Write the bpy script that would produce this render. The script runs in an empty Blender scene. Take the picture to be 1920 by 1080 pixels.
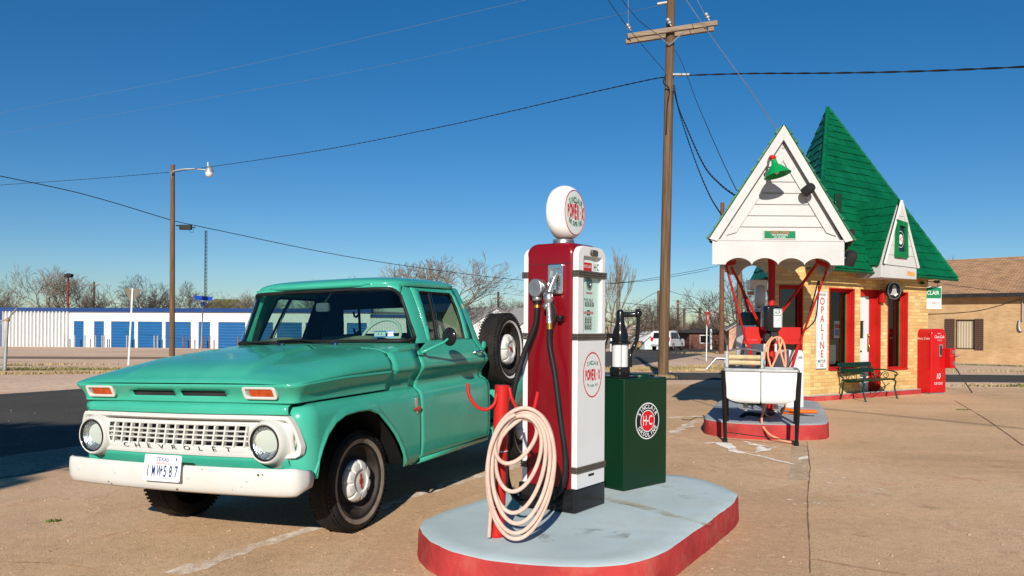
import bpy, bmesh, math, random
from mathutils import Matrix, Vector
from math import sin, cos, pi, radians, sqrt, atan2
random.seed(7)
S = bpy.context.scene
COL = S.collection
# ------------------------------------------------------------------ camera model
F, H, YH, ROLL = 1474.0, 1.413, 608.6, radians(.4)
def g(x, y):
    return .033*max(-5, min(.8, x)) - .018*max(0, min(70, y-20))
def ray(px, py):
    a, b = px-960, py-YH
    return ((a*cos(ROLL)+b*sin(ROLL))/F, (a*sin(ROLL)-b*cos(ROLL))/F)
def at(px, py, d):
    u, w = ray(px, py); return Vector((u*d, d, H+w*d))
def gp(px, py, dz=0.0):
    u, w = ray(px, py)
    lo, hi = .5, 400.
    for _ in range(60):
        m = (lo+hi)/2
        if H+w*m > g(u*m, m)+dz: lo = m
        else: hi = m
    return Vector((u*lo, lo, g(u*lo, lo)+dz))
# ------------------------------------------------------------------ helpers
def lerp(a, b, t): return a+(b-a)*t
def interp(pts, x):
    if x <= pts[0][0]: return pts[0][1]
    for (a, b), (c, d) in zip(pts, pts[1:]):
        if x <= c: return b+(d-b)*(x-a)/(c-a) if c > a else d
    return pts[-1][1]
def smooth(t): t = max(0, min(1, t)); return t*t*(3-2*t)
def frame(o, x, y):
    x = Vector(x).normalized(); y = Vector(y); z = x.cross(y).normalized(); y = z.cross(x)
    m = Matrix((x, y, z)).transposed().to_4x4(); m.translation = Vector(o); return m
def TR(x=0, y=0, z=0): return Matrix.Translation((x, y, z))
def RX(a): return Matrix.Rotation(a, 4, 'X')
def RY(a): return Matrix.Rotation(a, 4, 'Y')
def RZ(a): return Matrix.Rotation(a, 4, 'Z')
def lframe(o, x, y):
    # the same for the truck's left-handed space: local z comes out as the outward side
    x = Vector(x).normalized(); y = Vector(y); z = -(x.cross(y)).normalized(); y = (y-x*y.dot(x)).normalized()
    m = Matrix((x, y, z)).transposed().to_4x4(); m.translation = Vector(o); return m
def rrect(x0, x1, y0, y1, r, n=5):
    out = []
    for cx, cy, a0 in ((x1-r, y1-r, 0), (x0+r, y1-r, pi/2), (x0+r, y0+r, pi), (x1-r, y0+r, 3*pi/2)):
        for i in range(n+1):
            a = a0+pi/2*i/n; out.append((cx+r*cos(a), cy+r*sin(a)))
    return out
def circ(cx, cy, r, n=24, ry=None):
    ry = ry or r
    return [(cx+r*cos(2*pi*i/n), cy+ry*sin(2*pi*i/n)) for i in range(n)]
def chaikin(P, n=2):
    for _ in range(n):
        Q = []
        for a, b in zip(P, P[1:]+P[:1]):
            a, b = Vector(a), Vector(b); Q += [a.lerp(b, .25), a.lerp(b, .75)]
        P = Q
    return P
_txt = {}
def text_mesh(s, bold=0.0, shear=0.0):
    k = (s, bold, shear)
    if k not in _txt:
        c = bpy.data.curves.new('lettering', 'FONT'); c.body = s; c.size = 1; c.align_x = 'CENTER'; c.align_y = 'CENTER'
        c.offset = bold; c.shear = shear; c.resolution_u = 3
        o = bpy.data.objects.new('lettering', c); COL.objects.link(o)
        bpy.context.view_layer.update()
        me = o.to_mesh(); vs = [v.co.copy() for v in me.vertices]; fs = [tuple(p.vertices) for p in me.polygons]
        o.to_mesh_clear(); bpy.data.objects.remove(o); bpy.data.curves.remove(c)
        _txt[k] = (vs, fs)
    return _txt[k]
class MB:
    def __init__(s, flip=False): s.v = []; s.f = []; s.flip = flip; s.mi = []
    def add(s, vs, fs, M=None):
        b = len(s.v)
        for p in vs:
            p = Vector(p)
            if M is not None: p = M @ p
            s.v.append((p.x, -p.y, p.z) if s.flip else (p.x, p.y, p.z))
        for f in fs: s.f.append(tuple(b+i for i in (reversed(f) if s.flip else f)))
        return s
    def box(s, x0, x1, y0, y1, z0, z1, M=None):
        vs = [(x, y, z) for z in (z0, z1) for y in (y0, y1) for x in (x0, x1)]
        return s.add(vs, [(0,2,3,1),(4,5,7,6),(0,1,5,4),(2,6,7,3),(0,4,6,2),(1,3,7,5)], M)
    def prism(s, poly, z0, z1, M=None):
        n = len(poly)
        vs = [(x, y, z0) for x, y in poly]+[(x, y, z1) for x, y in poly]
        return s.add(vs, [tuple(range(n-1, -1, -1)), tuple(range(n, 2*n))]+[(i, (i+1)%n, n+(i+1)%n, n+i) for i in range(n)], M)
    def plate(s, poly, z=0, M=None):
        return s.add([(x, y, z) for x, y in poly], [tuple(range(len(poly)))], M)
    def ring(s, outer, inner, z0, z1, M=None):
        n = len(outer)
        vs = [(x, y, z) for z in (z0, z1) for P in (outer, inner) for x, y in P]
        fs = []
        for i in range(n):
            j = (i+1) % n
            fs += [(2*n+i, 2*n+j, 3*n+j, 3*n+i), (i, n+i, n+j, j), (i, j, 2*n+j, 2*n+i), (n+i, 3*n+i, 3*n+j, n+j)]
        return s.add(vs, fs, M)
    def rows(s, R, closed=False, M=None, skip=None):
        m, n = len(R), len(R[0]); vs = [p for r in R for p in r]; fs = []
        for i in range(m-1):
            for j in range(n if closed else n-1):
                if skip and skip(i, j): continue
                k = (j+1) % n
                fs.append((i*n+j, i*n+k, (i+1)*n+k, (i+1)*n+j))
        return s.add(vs, fs, M)
    def tube(s, path, r, n=8, cap=True, closed=False, M=None):
        P = [Vector(p) for p in path]; m = len(P); R = []
        up = None
        for i in range(m):
            a = P[(i-1) % m] if (i > 0 or closed) else P[i]; b = P[(i+1) % m] if (i < m-1 or closed) else P[i]
            t = (b-a); t = t.normalized() if t.length > 1e-9 else Vector((0, 0, 1))
            if up is None:
                up = Vector((0, 0, 1)) if abs(t.z) < .9 else Vector((1, 0, 0))
            sx = t.cross(up)
            if sx.length < 1e-6: sx = t.orthogonal()
            sx.normalize(); up = sx.cross(t).normalized()
            rr = r(i/(m-1)) if callable(r) else (r[i] if isinstance(r, (list, tuple)) else r)
            R.append([P[i]+sx*rr*cos(2*pi*k/n)+up*rr*sin(2*pi*k/n) for k in range(n)])
        if closed: R.append(R[0])
        s.rows(R, True, M)
        if cap and not closed:
            s.add(R[0], [tuple(range(n))], M); s.add(R[-1], [tuple(range(n-1, -1, -1))], M)
        return s
    def cyl(s, p0, p1, r0, r1=None, n=16, M=None):
        return s.tube([p0, p1], [r0, r0 if r1 is None else r1], n, True, False, M)
    def lathe(s, prof, n=32, M=None, a0=0, a1=2*pi):
        full = abs(a1-a0-2*pi) < 1e-6
        R = []
        for k in range(n if full else n+1):
            a = a0+(a1-a0)*k/n; R.append([(r*cos(a), r*sin(a), z) for r, z in prof])
        if full: R.append(R[0])
        return s.rows(R, False, M)
    def ell(s, c, rx, ry, rz, n=16, m=10, M=None):
        R = [[(c[0]+rx*sin(pi*i/m)*cos(2*pi*k/n), c[1]+ry*sin(pi*i/m)*sin(2*pi*k/n), c[2]+rz*cos(pi*i/m)) for k in range(n)] for i in range(m+1)]
        return s.rows(R, True, M)
    def text(s, t, M, size, bold=0.0, shear=0.0, sx=1.0, depth=0):
        vs, fs = text_mesh(t, bold, shear)
        return s.add([(v.x*size*sx, v.y*size, 0) for v in vs], fs, M)
    def arc_text(s, t, M, R, size, mid, step, inward=False, bold=0.0, sx=1.0):
        # letters round an arc of radius R about the origin of M; mid = angle of the middle letter
        n = len(t)
        for i, ch in enumerate(t):
            if ch == ' ': continue
            k = (i-(n-1)/2)*step
            a = mid+k if inward else mid-k
            rot = a+pi/2 if inward else a-pi/2
            s.text(ch, M @ TR(R*cos(a), R*sin(a), 0) @ RZ(rot), size, bold, 0, sx)
        return s
    def build(s, name, mat, parent=None, smooth_angle=40, bevel=0, solid=0, sub=0, loc=None, rot=None, weld=True, seg=2):
        me = bpy.data.meshes.new(name); me.from_pydata(s.v, [], s.f)
        if weld or smooth_angle:
            bm = bmesh.new(); bm.from_mesh(me)
            if weld: bmesh.ops.remove_doubles(bm, verts=bm.verts, dist=1e-5)
            bmesh.ops.recalc_face_normals(bm, faces=bm.faces)
            bm.to_mesh(me); bm.free()
        if smooth_angle:
            me.polygons.foreach_set('use_smooth', [True]*len(me.polygons)); me.set_sharp_from_angle(angle=radians(smooth_angle))
        me.materials.append(mat)
        o = bpy.data.objects.new(name, me); COL.objects.link(o)
        if parent is not None: o.parent = parent
        if loc is not None: o.location = loc
        if rot is not None: o.rotation_euler = rot
        if solid:
            q = o.modifiers.new('thickness', 'SOLIDIFY'); q.thickness = solid; q.offset = 0
        if sub:
            q = o.modifiers.new('smooth', 'SUBSURF'); q.levels = sub; q.render_levels = sub
        if bevel:
            q = o.modifiers.new('bevel', 'BEVEL'); q.width = bevel; q.segments = seg; q.limit_method = 'ANGLE'; q.angle_limit = radians(35)
            q.harden_normals = False
        return o
def thing(name, label, cat, loc=(0, 0, 0), rz=0, group=None, M=None):
    o = bpy.data.objects.new(name, None); COL.objects.link(o); o.empty_display_size = .2
    if M is not None:
        o.location = M.to_translation(); o.rotation_euler = M.to_euler()
    else:
        o.location = loc; o.rotation_euler = (0, 0, rz)
    tag(o, label, cat, group); return o
def tag(o, label, cat, group=None):
    o['label'] = label; o['category'] = cat
    if group: o['group'] = group
    return o
def kind(o, k): o['kind'] = k; return o
def dup(root, label=None, loc=None, rz=None, scale=None):
    r = root.copy(); COL.objects.link(r)
    if label: r['label'] = label
    if loc is not None: r.location = loc
    if rz is not None: r.rotation_euler = (0, 0, rz)
    if scale is not None: r.scale = scale if isinstance(scale, tuple) else (scale,)*3
    for c in list(root.children):
        k = c.copy(); COL.objects.link(k); k.parent = r
        for d in list(c.children):
            e = d.copy(); COL.objects.link(e); e.parent = k
    return r
# ------------------------------------------------------------------ materials
def newmat(name):
    m = bpy.data.materials.new(name); m.use_nodes = True; nt = m.node_tree
    return m, nt, nt.nodes['Principled BSDF']
def pm(name, col, rough=.5, metal=0, var=.12, scale=3.0, bump=0, bscale=40, coat=0, dirt=None, dscale=1.5, damt=.5, spec=.2, detail=5, stretch=None, trans=0):
    m, nt, b = newmat(name); N, L = nt.nodes.new, nt.links.new
    b.inputs['Roughness'].default_value = rough; b.inputs['Metallic'].default_value = metal
    b.inputs['Specular IOR Level'].default_value = spec
    if coat: b.inputs['Coat Weight'].default_value = coat*.4; b.inputs['Coat Roughness'].default_value = .08
    tc = N('ShaderNodeTexCoord'); src = tc.outputs['Object']
    if stretch:
        mp = N('ShaderNodeMapping'); mp.inputs['Scale'].default_value = stretch; L(src, mp.inputs['Vector']); src = mp.outputs['Vector']
    no = N('ShaderNodeTexNoise'); no.inputs['Scale'].default_value = scale; no.inputs['Detail'].default_value = detail; L(src, no.inputs['Vector'])
    cr = N('ShaderNodeValToRGB'); e = cr.color_ramp.elements
    e[0].position, e[1].position = .32, .68
    e[0].color = [max(0, c*(1-var)) for c in col]+[1]; e[1].color = [min(1, c*(1+var)) for c in col]+[1]
    L(no.outputs['Fac'], cr.inputs['Fac']); out = cr.outputs['Color']
    if dirt:
        n2 = N('ShaderNodeTexNoise'); n2.inputs['Scale'].default_value = dscale; n2.inputs['Detail'].default_value = 8; n2.inputs['Roughness'].default_value = .7; L(src, n2.inputs['Vector'])
        r2 = N('ShaderNodeValToRGB'); r2.color_ramp.elements[0].position = .52; r2.color_ramp.elements[1].position = .75
        r2.color_ramp.elements[0].color = (0, 0, 0, 1); r2.color_ramp.elements[1].color = (damt,)*3+(1,)
        L(n2.outputs['Fac'], r2.inputs['Fac'])
        mx = N('ShaderNodeMix'); mx.data_type = 'RGBA'; L(r2.outputs['Color'], mx.inputs['Factor']); L(out, mx.inputs['A']); mx.inputs['B'].default_value = list(dirt)+[1]
        out = mx.outputs['Result']
    L(out, b.inputs['Base Color'])
    rr = N('ShaderNodeMapRange'); rr.inputs['To Min'].default_value = max(0.02, rough*.8); rr.inputs['To Max'].default_value = min(1, rough*1.25); L(no.outputs['Fac'], rr.inputs['Value']); L(rr.outputs['Result'], b.inputs['Roughness'])
    if bump:
        n3 = N('ShaderNodeTexNoise'); n3.inputs['Scale'].default_value = bscale; n3.inputs['Detail'].default_value = 6; L(src, n3.inputs['Vector'])
        bp = N('ShaderNodeBump'); bp.inputs['Strength'].default_value = bump; bp.inputs['Distance'].default_value = .02; L(n3.outputs['Fac'], bp.inputs['Height']); L(bp.outputs['Normal'], b.inputs['Normal'])
    return m
def glassmat(name, tint=(.75, .85, .8), refl=.9, ior=1.45):
    m = bpy.data.materials.new(name); m.use_nodes = True; nt = m.node_tree; nt.nodes.clear(); N, L = nt.nodes.new, nt.links.new
    o = N('ShaderNodeOutputMaterial'); t = N('ShaderNodeBsdfTransparent'); t.inputs['Color'].default_value = list(tint)+[1]
    gl = N('ShaderNodeBsdfGlossy'); gl.inputs['Roughness'].default_value = .02; gl.inputs['Color'].default_value = (refl,)*3+(1,)
    lw = N('ShaderNodeLayerWeight'); lw.inputs['Blend'].default_value = .5
    pw = N('ShaderNodeMath'); pw.operation = 'POWER'; pw.inputs[1].default_value = 4.5; L(lw.outputs['Facing'], pw.inputs[0])
    fr = N('ShaderNodeMath'); fr.operation = 'MULTIPLY_ADD'; fr.inputs[1].default_value = .9; fr.inputs[2].default_value = ((ior-1)/(ior+1))**2*1.6; L(pw.outputs[0], fr.inputs[0])
    mx = N('ShaderNodeMixShader'); L(fr.outputs[0], mx.inputs['Fac']); L(t.outputs[0], mx.inputs[1]); L(gl.outputs[0], mx.inputs[2]); L(mx.outputs[0], o.inputs['Surface'])
    return m
def brickmat(name, c1, c2, mortar, bw=.21, rh=.068, axis='x', off=.5):
    m, nt, b = newmat(name); N, L = nt.nodes.new, nt.links.new
    tc = N('ShaderNodeTexCoord'); sp = N('ShaderNodeSeparateXYZ'); cb = N('ShaderNodeCombineXYZ'); L(tc.outputs['Object'], sp.inputs[0])
    L(sp.outputs['X' if axis == 'x' else 'Y'], cb.inputs['X']); L(sp.outputs['Z'], cb.inputs['Y'])
    br = N('ShaderNodeTexBrick'); L(cb.outputs[0], br.inputs['Vector']); br.inputs['Scale'].default_value = 1
    br.inputs['Brick Width'].default_value = bw; br.inputs['Row Height'].default_value = rh; br.inputs['Mortar Size'].default_value = .007; br.inputs['Mortar Smooth'].default_value = .2
    br.inputs['Color1'].default_value = list(c1)+[1]; br.inputs['Color2'].default_value = list(c2)+[1]; br.inputs['Mortar'].default_value = list(mortar)+[1]
    br.inputs['Bias'].default_value = -.1
    no = N('ShaderNodeTexNoise'); no.inputs['Scale'].default_value = 1.4; no.inputs['Detail'].default_value = 7; L(tc.outputs['Object'], no.inputs['Vector'])
    cr = N('ShaderNodeValToRGB'); cr.color_ramp.elements[0].position = .3; cr.color_ramp.elements[1].position = .7
    cr.color_ramp.elements[0].color = (.78, .74, .70, 1); cr.color_ramp.elements[1].color = (1, 1, 1, 1); L(no.outputs['Fac'], cr.inputs['Fac'])
    mx = N('ShaderNodeMix'); mx.data_type = 'RGBA'; mx.blend_type = 'MULTIPLY'; mx.inputs['Factor'].default_value = 1
    L(br.outputs['Color'], mx.inputs['A']); L(cr.outputs['Color'], mx.inputs['B']); L(mx.outputs['Result'], b.inputs['Base Color'])
    bp = N('ShaderNodeBump'); bp.inputs['Strength'].default_value = .5; bp.inputs['Distance'].default_value = .008; bp.invert = True
    L(br.outputs['Fac'], bp.inputs['Height']); L(bp.outputs['Normal'], b.inputs['Normal']); b.inputs['Roughness'].default_value = .8
    return m
M_ = {}
M_['teal'] = pm('teal_paint', (.044, .350, .240), .26, 0, .07, 2.2, coat=1.0, dirt=(.11, .38, .28), dscale=1.1, damt=.3)
M_['teal_in'] = pm('teal_interior', (.05, .20, .13), .5, 0, .1)
M_['cream'] = pm('cream_paint', (.545, .54, .505), .35, 0, .04, 4, coat=.2, dirt=(.62, .52, .36), dscale=5, damt=.35)
M_['white'] = pm('white_enamel', (.62, .62, .615), .3, 0, .03, 3, coat=.3)
M_['whitewood'] = pm('white_painted_wood', (.495, .487, .472), .6, 0, .06, 2, bump=.25, bscale=30, dirt=(.62, .58, .5), dscale=2.2, damt=.35)
M_['red'] = pm('red_enamel', (.17, .004, .009), .25, 0, .08, 2, coat=.6)
M_['redpaint'] = pm('red_paint', (.44, .015, .012), .45, 0, .12, 3, bump=.1, bscale=60)
M_['curbred'] = pm('curb_red_paint', (.36, .036, .034), .8, 0, .25, 3, bump=.4, bscale=18, dirt=(.40, .15, .10), dscale=3.5, damt=.6)
M_['islandtop'] = pm('pale_blue_painted_concrete', (.46, .55, .555), .8, 0, .10, 1.3, bump=.10, bscale=9, dirt=(.40, .38, .30), dscale=1.6, damt=.6)
M_['greytop'] = pm('grey_painted_concrete', (.34, .365, .38), .8, 0, .12, 2, bump=.3, bscale=25, dirt=(.33, .29, .24), dscale=1.8, damt=.5)
M_['black'] = pm('black_rubber', (.012, .012, .012), .55, 0, .3, 6)
M_['blackgloss'] = pm('black_enamel', (.010, .010, .011), .2, 0, .2, 5, coat=.6)
M_['tyre'] = pm('tyre_rubber', (.013, .012, .011), .75, 0, .3, 9, bump=.3, bscale=60, dirt=(.055, .040, .028), dscale=4, damt=.6)
M_['tyredust'] = pm('dusty_tyre_band', (.22, .175, .135), .8, 0, .3, 9, dirt=(.06, .05, .04), dscale=6, damt=.6)
M_['whitewall'] = pm('whitewall_rubber', (.58, .56, .52), .7, 0, .12, 9)
M_['shadeblack'] = pm('underside_shade_black', (.006, .006, .006), .9)  # near-black in place of shade in the wheel wells and underside
M_['darkmetal'] = pm('dark_metal', (.02, .02, .02), .6, 0, .3, 6)
M_['rustrim'] = pm('dark_rusty_rim', (.035, .030, .027), .6, .2, .4, 7, dirt=(.16, .08, .045), dscale=5, damt=.6)
M_['chrome'] = pm('chrome', (.75, .75, .75), .16, 1, .06, 8)
M_['steel'] = pm('dull_cast_metal', (.46, .46, .46), .34, .9, .15, 12, bump=.1, bscale=80)
M_['brass'] = pm('brass', (.50, .33, .08), .35, 1, .1, 9)
M_['bronze'] = pm('brown_metal_trim', (.16, .135, .11), .4, .7, .15, 9)
M_['green'] = pm('dark_green_paint', (.003, .026, .010), .35, 0, .1, 2, coat=.25, dirt=(.005, .034, .014), dscale=3, damt=.4)
M_['shingle'] = pm('green_shingle_paint', (.0015, .100, .038), .42, 0, .22, 2.6, bump=.35, bscale=22, dirt=(.0015, .068, .027), dscale=5, damt=.6)
M_['shinglegap'] = pm('dark_roof_deck', (.004, .07, .02), .9)  # deck under the shingles, a darker green than they are
M_['greentrim'] = pm('green_trim_paint', (.004, .15, .045), .4, 0, .1)
M_['lampgreen'] = pm('green_lamp_enamel', (.004, .26, .065), .3, 0, .06, coat=.3)
M_['hose'] = pm('faded_pink_hose', (.55, .40, .33), .7, 0, .10, 12, dirt=(.48, .27, .20), dscale=14, damt=.6)
M_['orangehose'] = pm('orange_hose', (.72, .30, .16), .6, 0, .12, 9)
M_['orange'] = pm('bright_orange_plastic', (.75, .14, .02), .5)
M_['glass'] = glassmat('window_glass', (.62, .74, .70))
M_['cabglass'] = glassmat('cab_glass', (.55, .68, .63), .9, 1.4)
M_['darkglass'] = glassmat('dark_shop_glass', (.30, .33, .32), .9, 1.5)
M_['clearglass'] = glassmat('clear_glass', (.9, .95, .93), .9, 1.35)
M_['lens'] = pm('amber_lens', (.42, .06, .012), .15, 0, .25, 30, coat=.8)
M_['wood'] = pm('weathered_pole_wood', (.135, .082, .046), .85, 0, .35, 4, bump=.6, bscale=18, stretch=(6, 6, .25), dirt=(.055, .034, .02), dscale=3, damt=.8)
M_['greywood'] = pm('grey_weathered_wood', (.24, .18, .125), .85, 0, .3, 5, bump=.5, bscale=20, stretch=(.3, 6, 6))
M_['lettergreen'] = pm('green_lettering', (.008, .17, .07), .5, 0, .03)
M_['letterred'] = pm('red_lettering', (.50, .012, .02), .5, 0, .03)
M_['letterblack'] = pm('black_lettering', (.012, .012, .014), .5, 0, .03)
M_['letterwhite'] = pm('white_lettering', (.66, .66, .645), .5, 0, .03)
M_['letterblue'] = pm('dark_blue_lettering', (.016, .035, .15), .5, 0, .03)
M_['lettercyan'] = pm('blue_sticker', (.05, .18, .50), .5, 0, .1)
M_['palegreen'] = pm('pale_green_dial', (.60, .72, .67), .35, 0, .04, 4)
M_['galv'] = pm('galvanised_steel', (.36, .37, .365), .45, .5, .12, 10)
M_['wire'] = pm('black_cable', (.014, .014, .015), .6)
M_['wiregrey'] = pm('bare_grey_wire', (.20, .22, .25), .5, .3)
M_['seat'] = pm('olive_vinyl', (.24, .25, .17), .6, 0, .1)
M_['tan'] = pm('tan_cloth', (.34, .31, .23), .8, 0, .12)
M_['brickbuff'] = brickmat('buff_brick', (.80, .55, .22), (.57, .32, .095), (.48, .37, .20))
M_['brickbuff2'] = brickmat('buff_house_brick', (.50, .32, .15), (.42, .25, .11), (.50, .38, .24), .24, .075)
M_['brickred'] = brickmat('red_brick', (.17, .055, .035), (.13, .04, .028), (.20, .13, .10), .22, .08)
M_['cocared'] = pm('cooler_red', (.45, .008, .010), .25, 0, .06, 2, coat=.5)
M_['bluedoor'] = pm('blue_roll_door', (.008, .135, .40), .5, 0, .05)
M_['bluetrim'] = pm('dark_blue_trim', (.012, .045, .16), .5, 0, .05)
M_['whitemetal'] = pm('white_metal_siding', (.66, .66, .645), .45, 0, .04)
M_['bark'] = pm('bare_twig_bark', (.11, .082, .06), .9, 0, .25, 2)
M_['barkdark'] = pm('dark_twig_bark', (.075, .058, .046), .9, 0, .25, 2)
M_['barkpale'] = pm('pale_twig_bark', (.17, .135, .10), .9, 0, .2, 2)
M_['leaf'] = pm('dark_evergreen_leaf', (.035, .055, .02), .8, 0, .4, 3)
M_['straw'] = pm('dry_grass', (.36, .265, .13), .9, 0, .35, 2)
M_['grassgreen'] = pm('sparse_green_grass', (.13, .15, .04), .9, 0, .4, 2)
M_['brownroof'] = None
# ------------------------------------------------------------------ camera, light, sky
cam = bpy.data.cameras.new('camera'); co = bpy.data.objects.new('camera', cam); COL.objects.link(co); S.camera = co
cam.sensor_width = 36; cam.lens = F/1920*36; cam.shift_y = (YH-540)/1920; cam.clip_end = 3000; cam.clip_start = .05
co.matrix_world = Matrix.Translation((0, 0, H)) @ RX(pi/2) @ RZ(ROLL)
SUN_EL, SUN_AZ = radians(25), radians(7)
w = bpy.data.worlds.new('World'); S.world = w; w.use_nodes = True; nt = w.node_tree
sky = nt.nodes.new('ShaderNodeTexSky'); sky.sky_type = 'NISHITA'; sky.sun_disc = False
sky.sun_elevation = SUN_EL; sky.sun_rotation = pi+SUN_AZ; sky.air_density = 1.0; sky.dust_density = .05; sky.ozone_density = 1.6; sky.altitude = 900
hs = nt.nodes.new('ShaderNodeHueSaturation'); hs.inputs['Saturation'].default_value = 1.35; nt.links.new(sky.outputs[0], hs.inputs['Color'])
tn = nt.nodes.new('ShaderNodeMix'); tn.data_type = 'RGBA'; tn.blend_type = 'MULTIPLY'; tn.inputs['Factor'].default_value = 1; tcw = nt.nodes.new('ShaderNodeTexCoord'); spw = nt.nodes.new('ShaderNodeSeparateXYZ'); nt.links.new(tcw.outputs['Generated'], spw.inputs[0])
crw = nt.nodes.new('ShaderNodeValToRGB'); crw.color_ramp.elements[0].position = 0; crw.color_ramp.elements[0].color = (.70, .84, 1.10, 1); crw.color_ramp.elements[1].position = .42; crw.color_ramp.elements[1].color = (.46, 1.0, 1.16, 1)
nt.links.new(spw.outputs['Z'], crw.inputs['Fac']); nt.links.new(crw.outputs['Color'], tn.inputs['B']); nt.links.new(hs.outputs[0], tn.inputs['A'])
nt.links.new(tn.outputs['Result'], nt.nodes['Background'].inputs[0]); nt.nodes['Background'].inputs[1].default_value = .061
sl = bpy.data.lights.new('sun', 'SUN'); sl.energy = 5.0; sl.angle = radians(.5); sl.color = (1, .94, .85)
so = bpy.data.objects.new('sun', sl); COL.objects.link(so)
so.rotation_euler = Vector((sin(SUN_AZ)*cos(SUN_EL), cos(SUN_AZ)*cos(SUN_EL), -sin(SUN_EL))).to_track_quat('-Z', 'Y').to_euler()
S.view_settings.view_transform = 'Standard'; S.view_settings.look = 'None'; S.view_settings.gamma = 1; S.view_settings.use_curve_mapping = False
S.view_settings.exposure = 0.30
# ------------------------------------------------------------------ ground
def ramp(nt, src, stops):
    cr = nt.nodes.new('ShaderNodeValToRGB'); e = cr.color_ramp.elements
    while len(e) < len(stops): e.new(.5)
    for k, (p, c) in zip(e, stops): k.position = p; k.color = list(c)+[1]
    nt.links.new(src, cr.inputs['Fac']); return cr.outputs['Color']
def noise(nt, src, scale, detail=6, rough=.6, dist=0):
    n = nt.nodes.new('ShaderNodeTexNoise'); n.inputs['Scale'].default_value = scale; n.inputs['Detail'].default_value = detail
    n.inputs['Roughness'].default_value = rough; n.inputs['Distortion'].default_value = dist; nt.links.new(src, n.inputs['Vector']); return n.outputs['Fac']
def mix(nt, mode, f, a, b):
    m = nt.nodes.new('ShaderNodeMix'); m.data_type = 'RGBA'; m.blend_type = mode
    if isinstance(f, float): m.inputs['Factor'].default_value = f
    else: nt.links.new(f, m.inputs['Factor'])
    for k, v in (('A', a), ('B', b)):
        if isinstance(v, tuple): m.inputs[k].default_value = list(v)+[1]
        else: nt.links.new(v, m.inputs[k])
    return m.outputs['Result']
def groundmat(name, c0, c1, c2, speck, big=.35, fine=60, bump=.5, speckle=.45, mapscale=None, smear=None, rough=.92):
    m, nt, b = newmat(name); L = nt.links.new
    tc = nt.nodes.new('ShaderNodeTexCoord'); src = tc.outputs['Object']
    base = ramp(nt, noise(nt, src, big, 8, .62, .6), [(.32, c0), (.5, c1), (.68, c2)])
    if smear:
        mp = nt.nodes.new('ShaderNodeMapping'); mp.inputs['Scale'].default_value = (.25, 2.2, 1); mp.inputs['Rotation'].default_value = (0, 0, radians(-12)); L(src, mp.inputs['Vector'])
        base = mix(nt, 'MIX', ramp(nt, noise(nt, mp.outputs['Vector'], 1.0, 8, .65, .8), [(.50, (0, 0, 0)), (.66, (.55,)*3), (.8, (.1,)*3)]), base, smear)
    f = ramp(nt, noise(nt, src, fine, 4, .7), [(.36, (1-speckle,)*3), (.46, (1, 1, 1)), (.68, (1+speckle*.35,)*3)])
    col = mix(nt, 'MULTIPLY', 1.0, base, f)
    f2 = ramp(nt, noise(nt, src, fine*.22, 6, .75), [(.33, (.86, .86, .86)), (.6, (1.08, 1.08, 1.08))])
    col = mix(nt, 'MULTIPLY', 1.0, col, f2)
    vo = nt.nodes.new('ShaderNodeTexVoronoi'); vo.inputs['Scale'].default_value = fine*.3; L(src, vo.inputs['Vector'])
    col = mix(nt, 'MIX', ramp(nt, vo.outputs['Distance'], [(.05, (.6,)*3), (.13, (0, 0, 0))]), col, speck)
    L(col, b.inputs['Base Color']); b.inputs['Roughness'].default_value = rough; b.inputs['Specular IOR Level'].default_value = .25
    bp = nt.nodes.new('ShaderNodeBump'); bp.inputs['Strength'].default_value = bump; bp.inputs['Distance'].default_value = .02
    L(noise(nt, src, fine, 5, .7), bp.inputs['Height']); L(bp.outputs['Normal'], b.inputs['Normal'])
    return m
def wornmat(name, col, lo=.45, hi=.62, scale=7.0, rough=.9):
    m, nt, b = newmat(name); L = nt.links.new
    tc = nt.nodes.new('ShaderNodeTexCoord')
    a = ramp(nt, noise(nt, tc.outputs['Object'], scale, 8, .75, .4), [(lo, (0, 0, 0)), (hi, (1, 1, 1))])
    b.inputs['Base Color'].default_value = list(col)+[1]; b.inputs['Roughness'].default_value = rough; L(a, b.inputs['Alpha']); return m
G_ = {}
G_['sand'] = groundmat('sandy_ground', (.60, .40, .26), (.70, .475, .32), (.76, .55, .38), (.80, .64, .50), .16, 14, .6, .35)
G_['lot'] = groundmat('stained_concrete', (.53, .335, .185), (.63, .405, .23), (.71, .475, .28), (.78, .60, .42), .45, 75, .55, .42, smear=(.78, .48, .27))
G_['asphalt'] = groundmat('old_asphalt', (.060, .053, .042), (.074, .065, .053), (.090, .079, .064), (.13, .114, .092), .5, 30, .6, .35)
G_['gravel'] = groundmat('gravel_verge', (.26, .20, .135), (.33, .25, .17), (.40, .31, .21), (.50, .42, .33), .8, 28, .9, .6)
G_['dark_line'] = pm('dark_joint_and_line', (.22, .135, .08), .95, 0, .4, 20)
G_['sandline'] = pm('pale_sand_in_joint', (.50, .33, .19), .95, 0, .2, 20)
G_['worn'] = wornmat('worn_white_paint', (.88, .74, .58), .36, .60, 7)
G_['spill'] = wornmat('white_paint_spill', (.95, .86, .74), .36, .50, 9)
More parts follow.
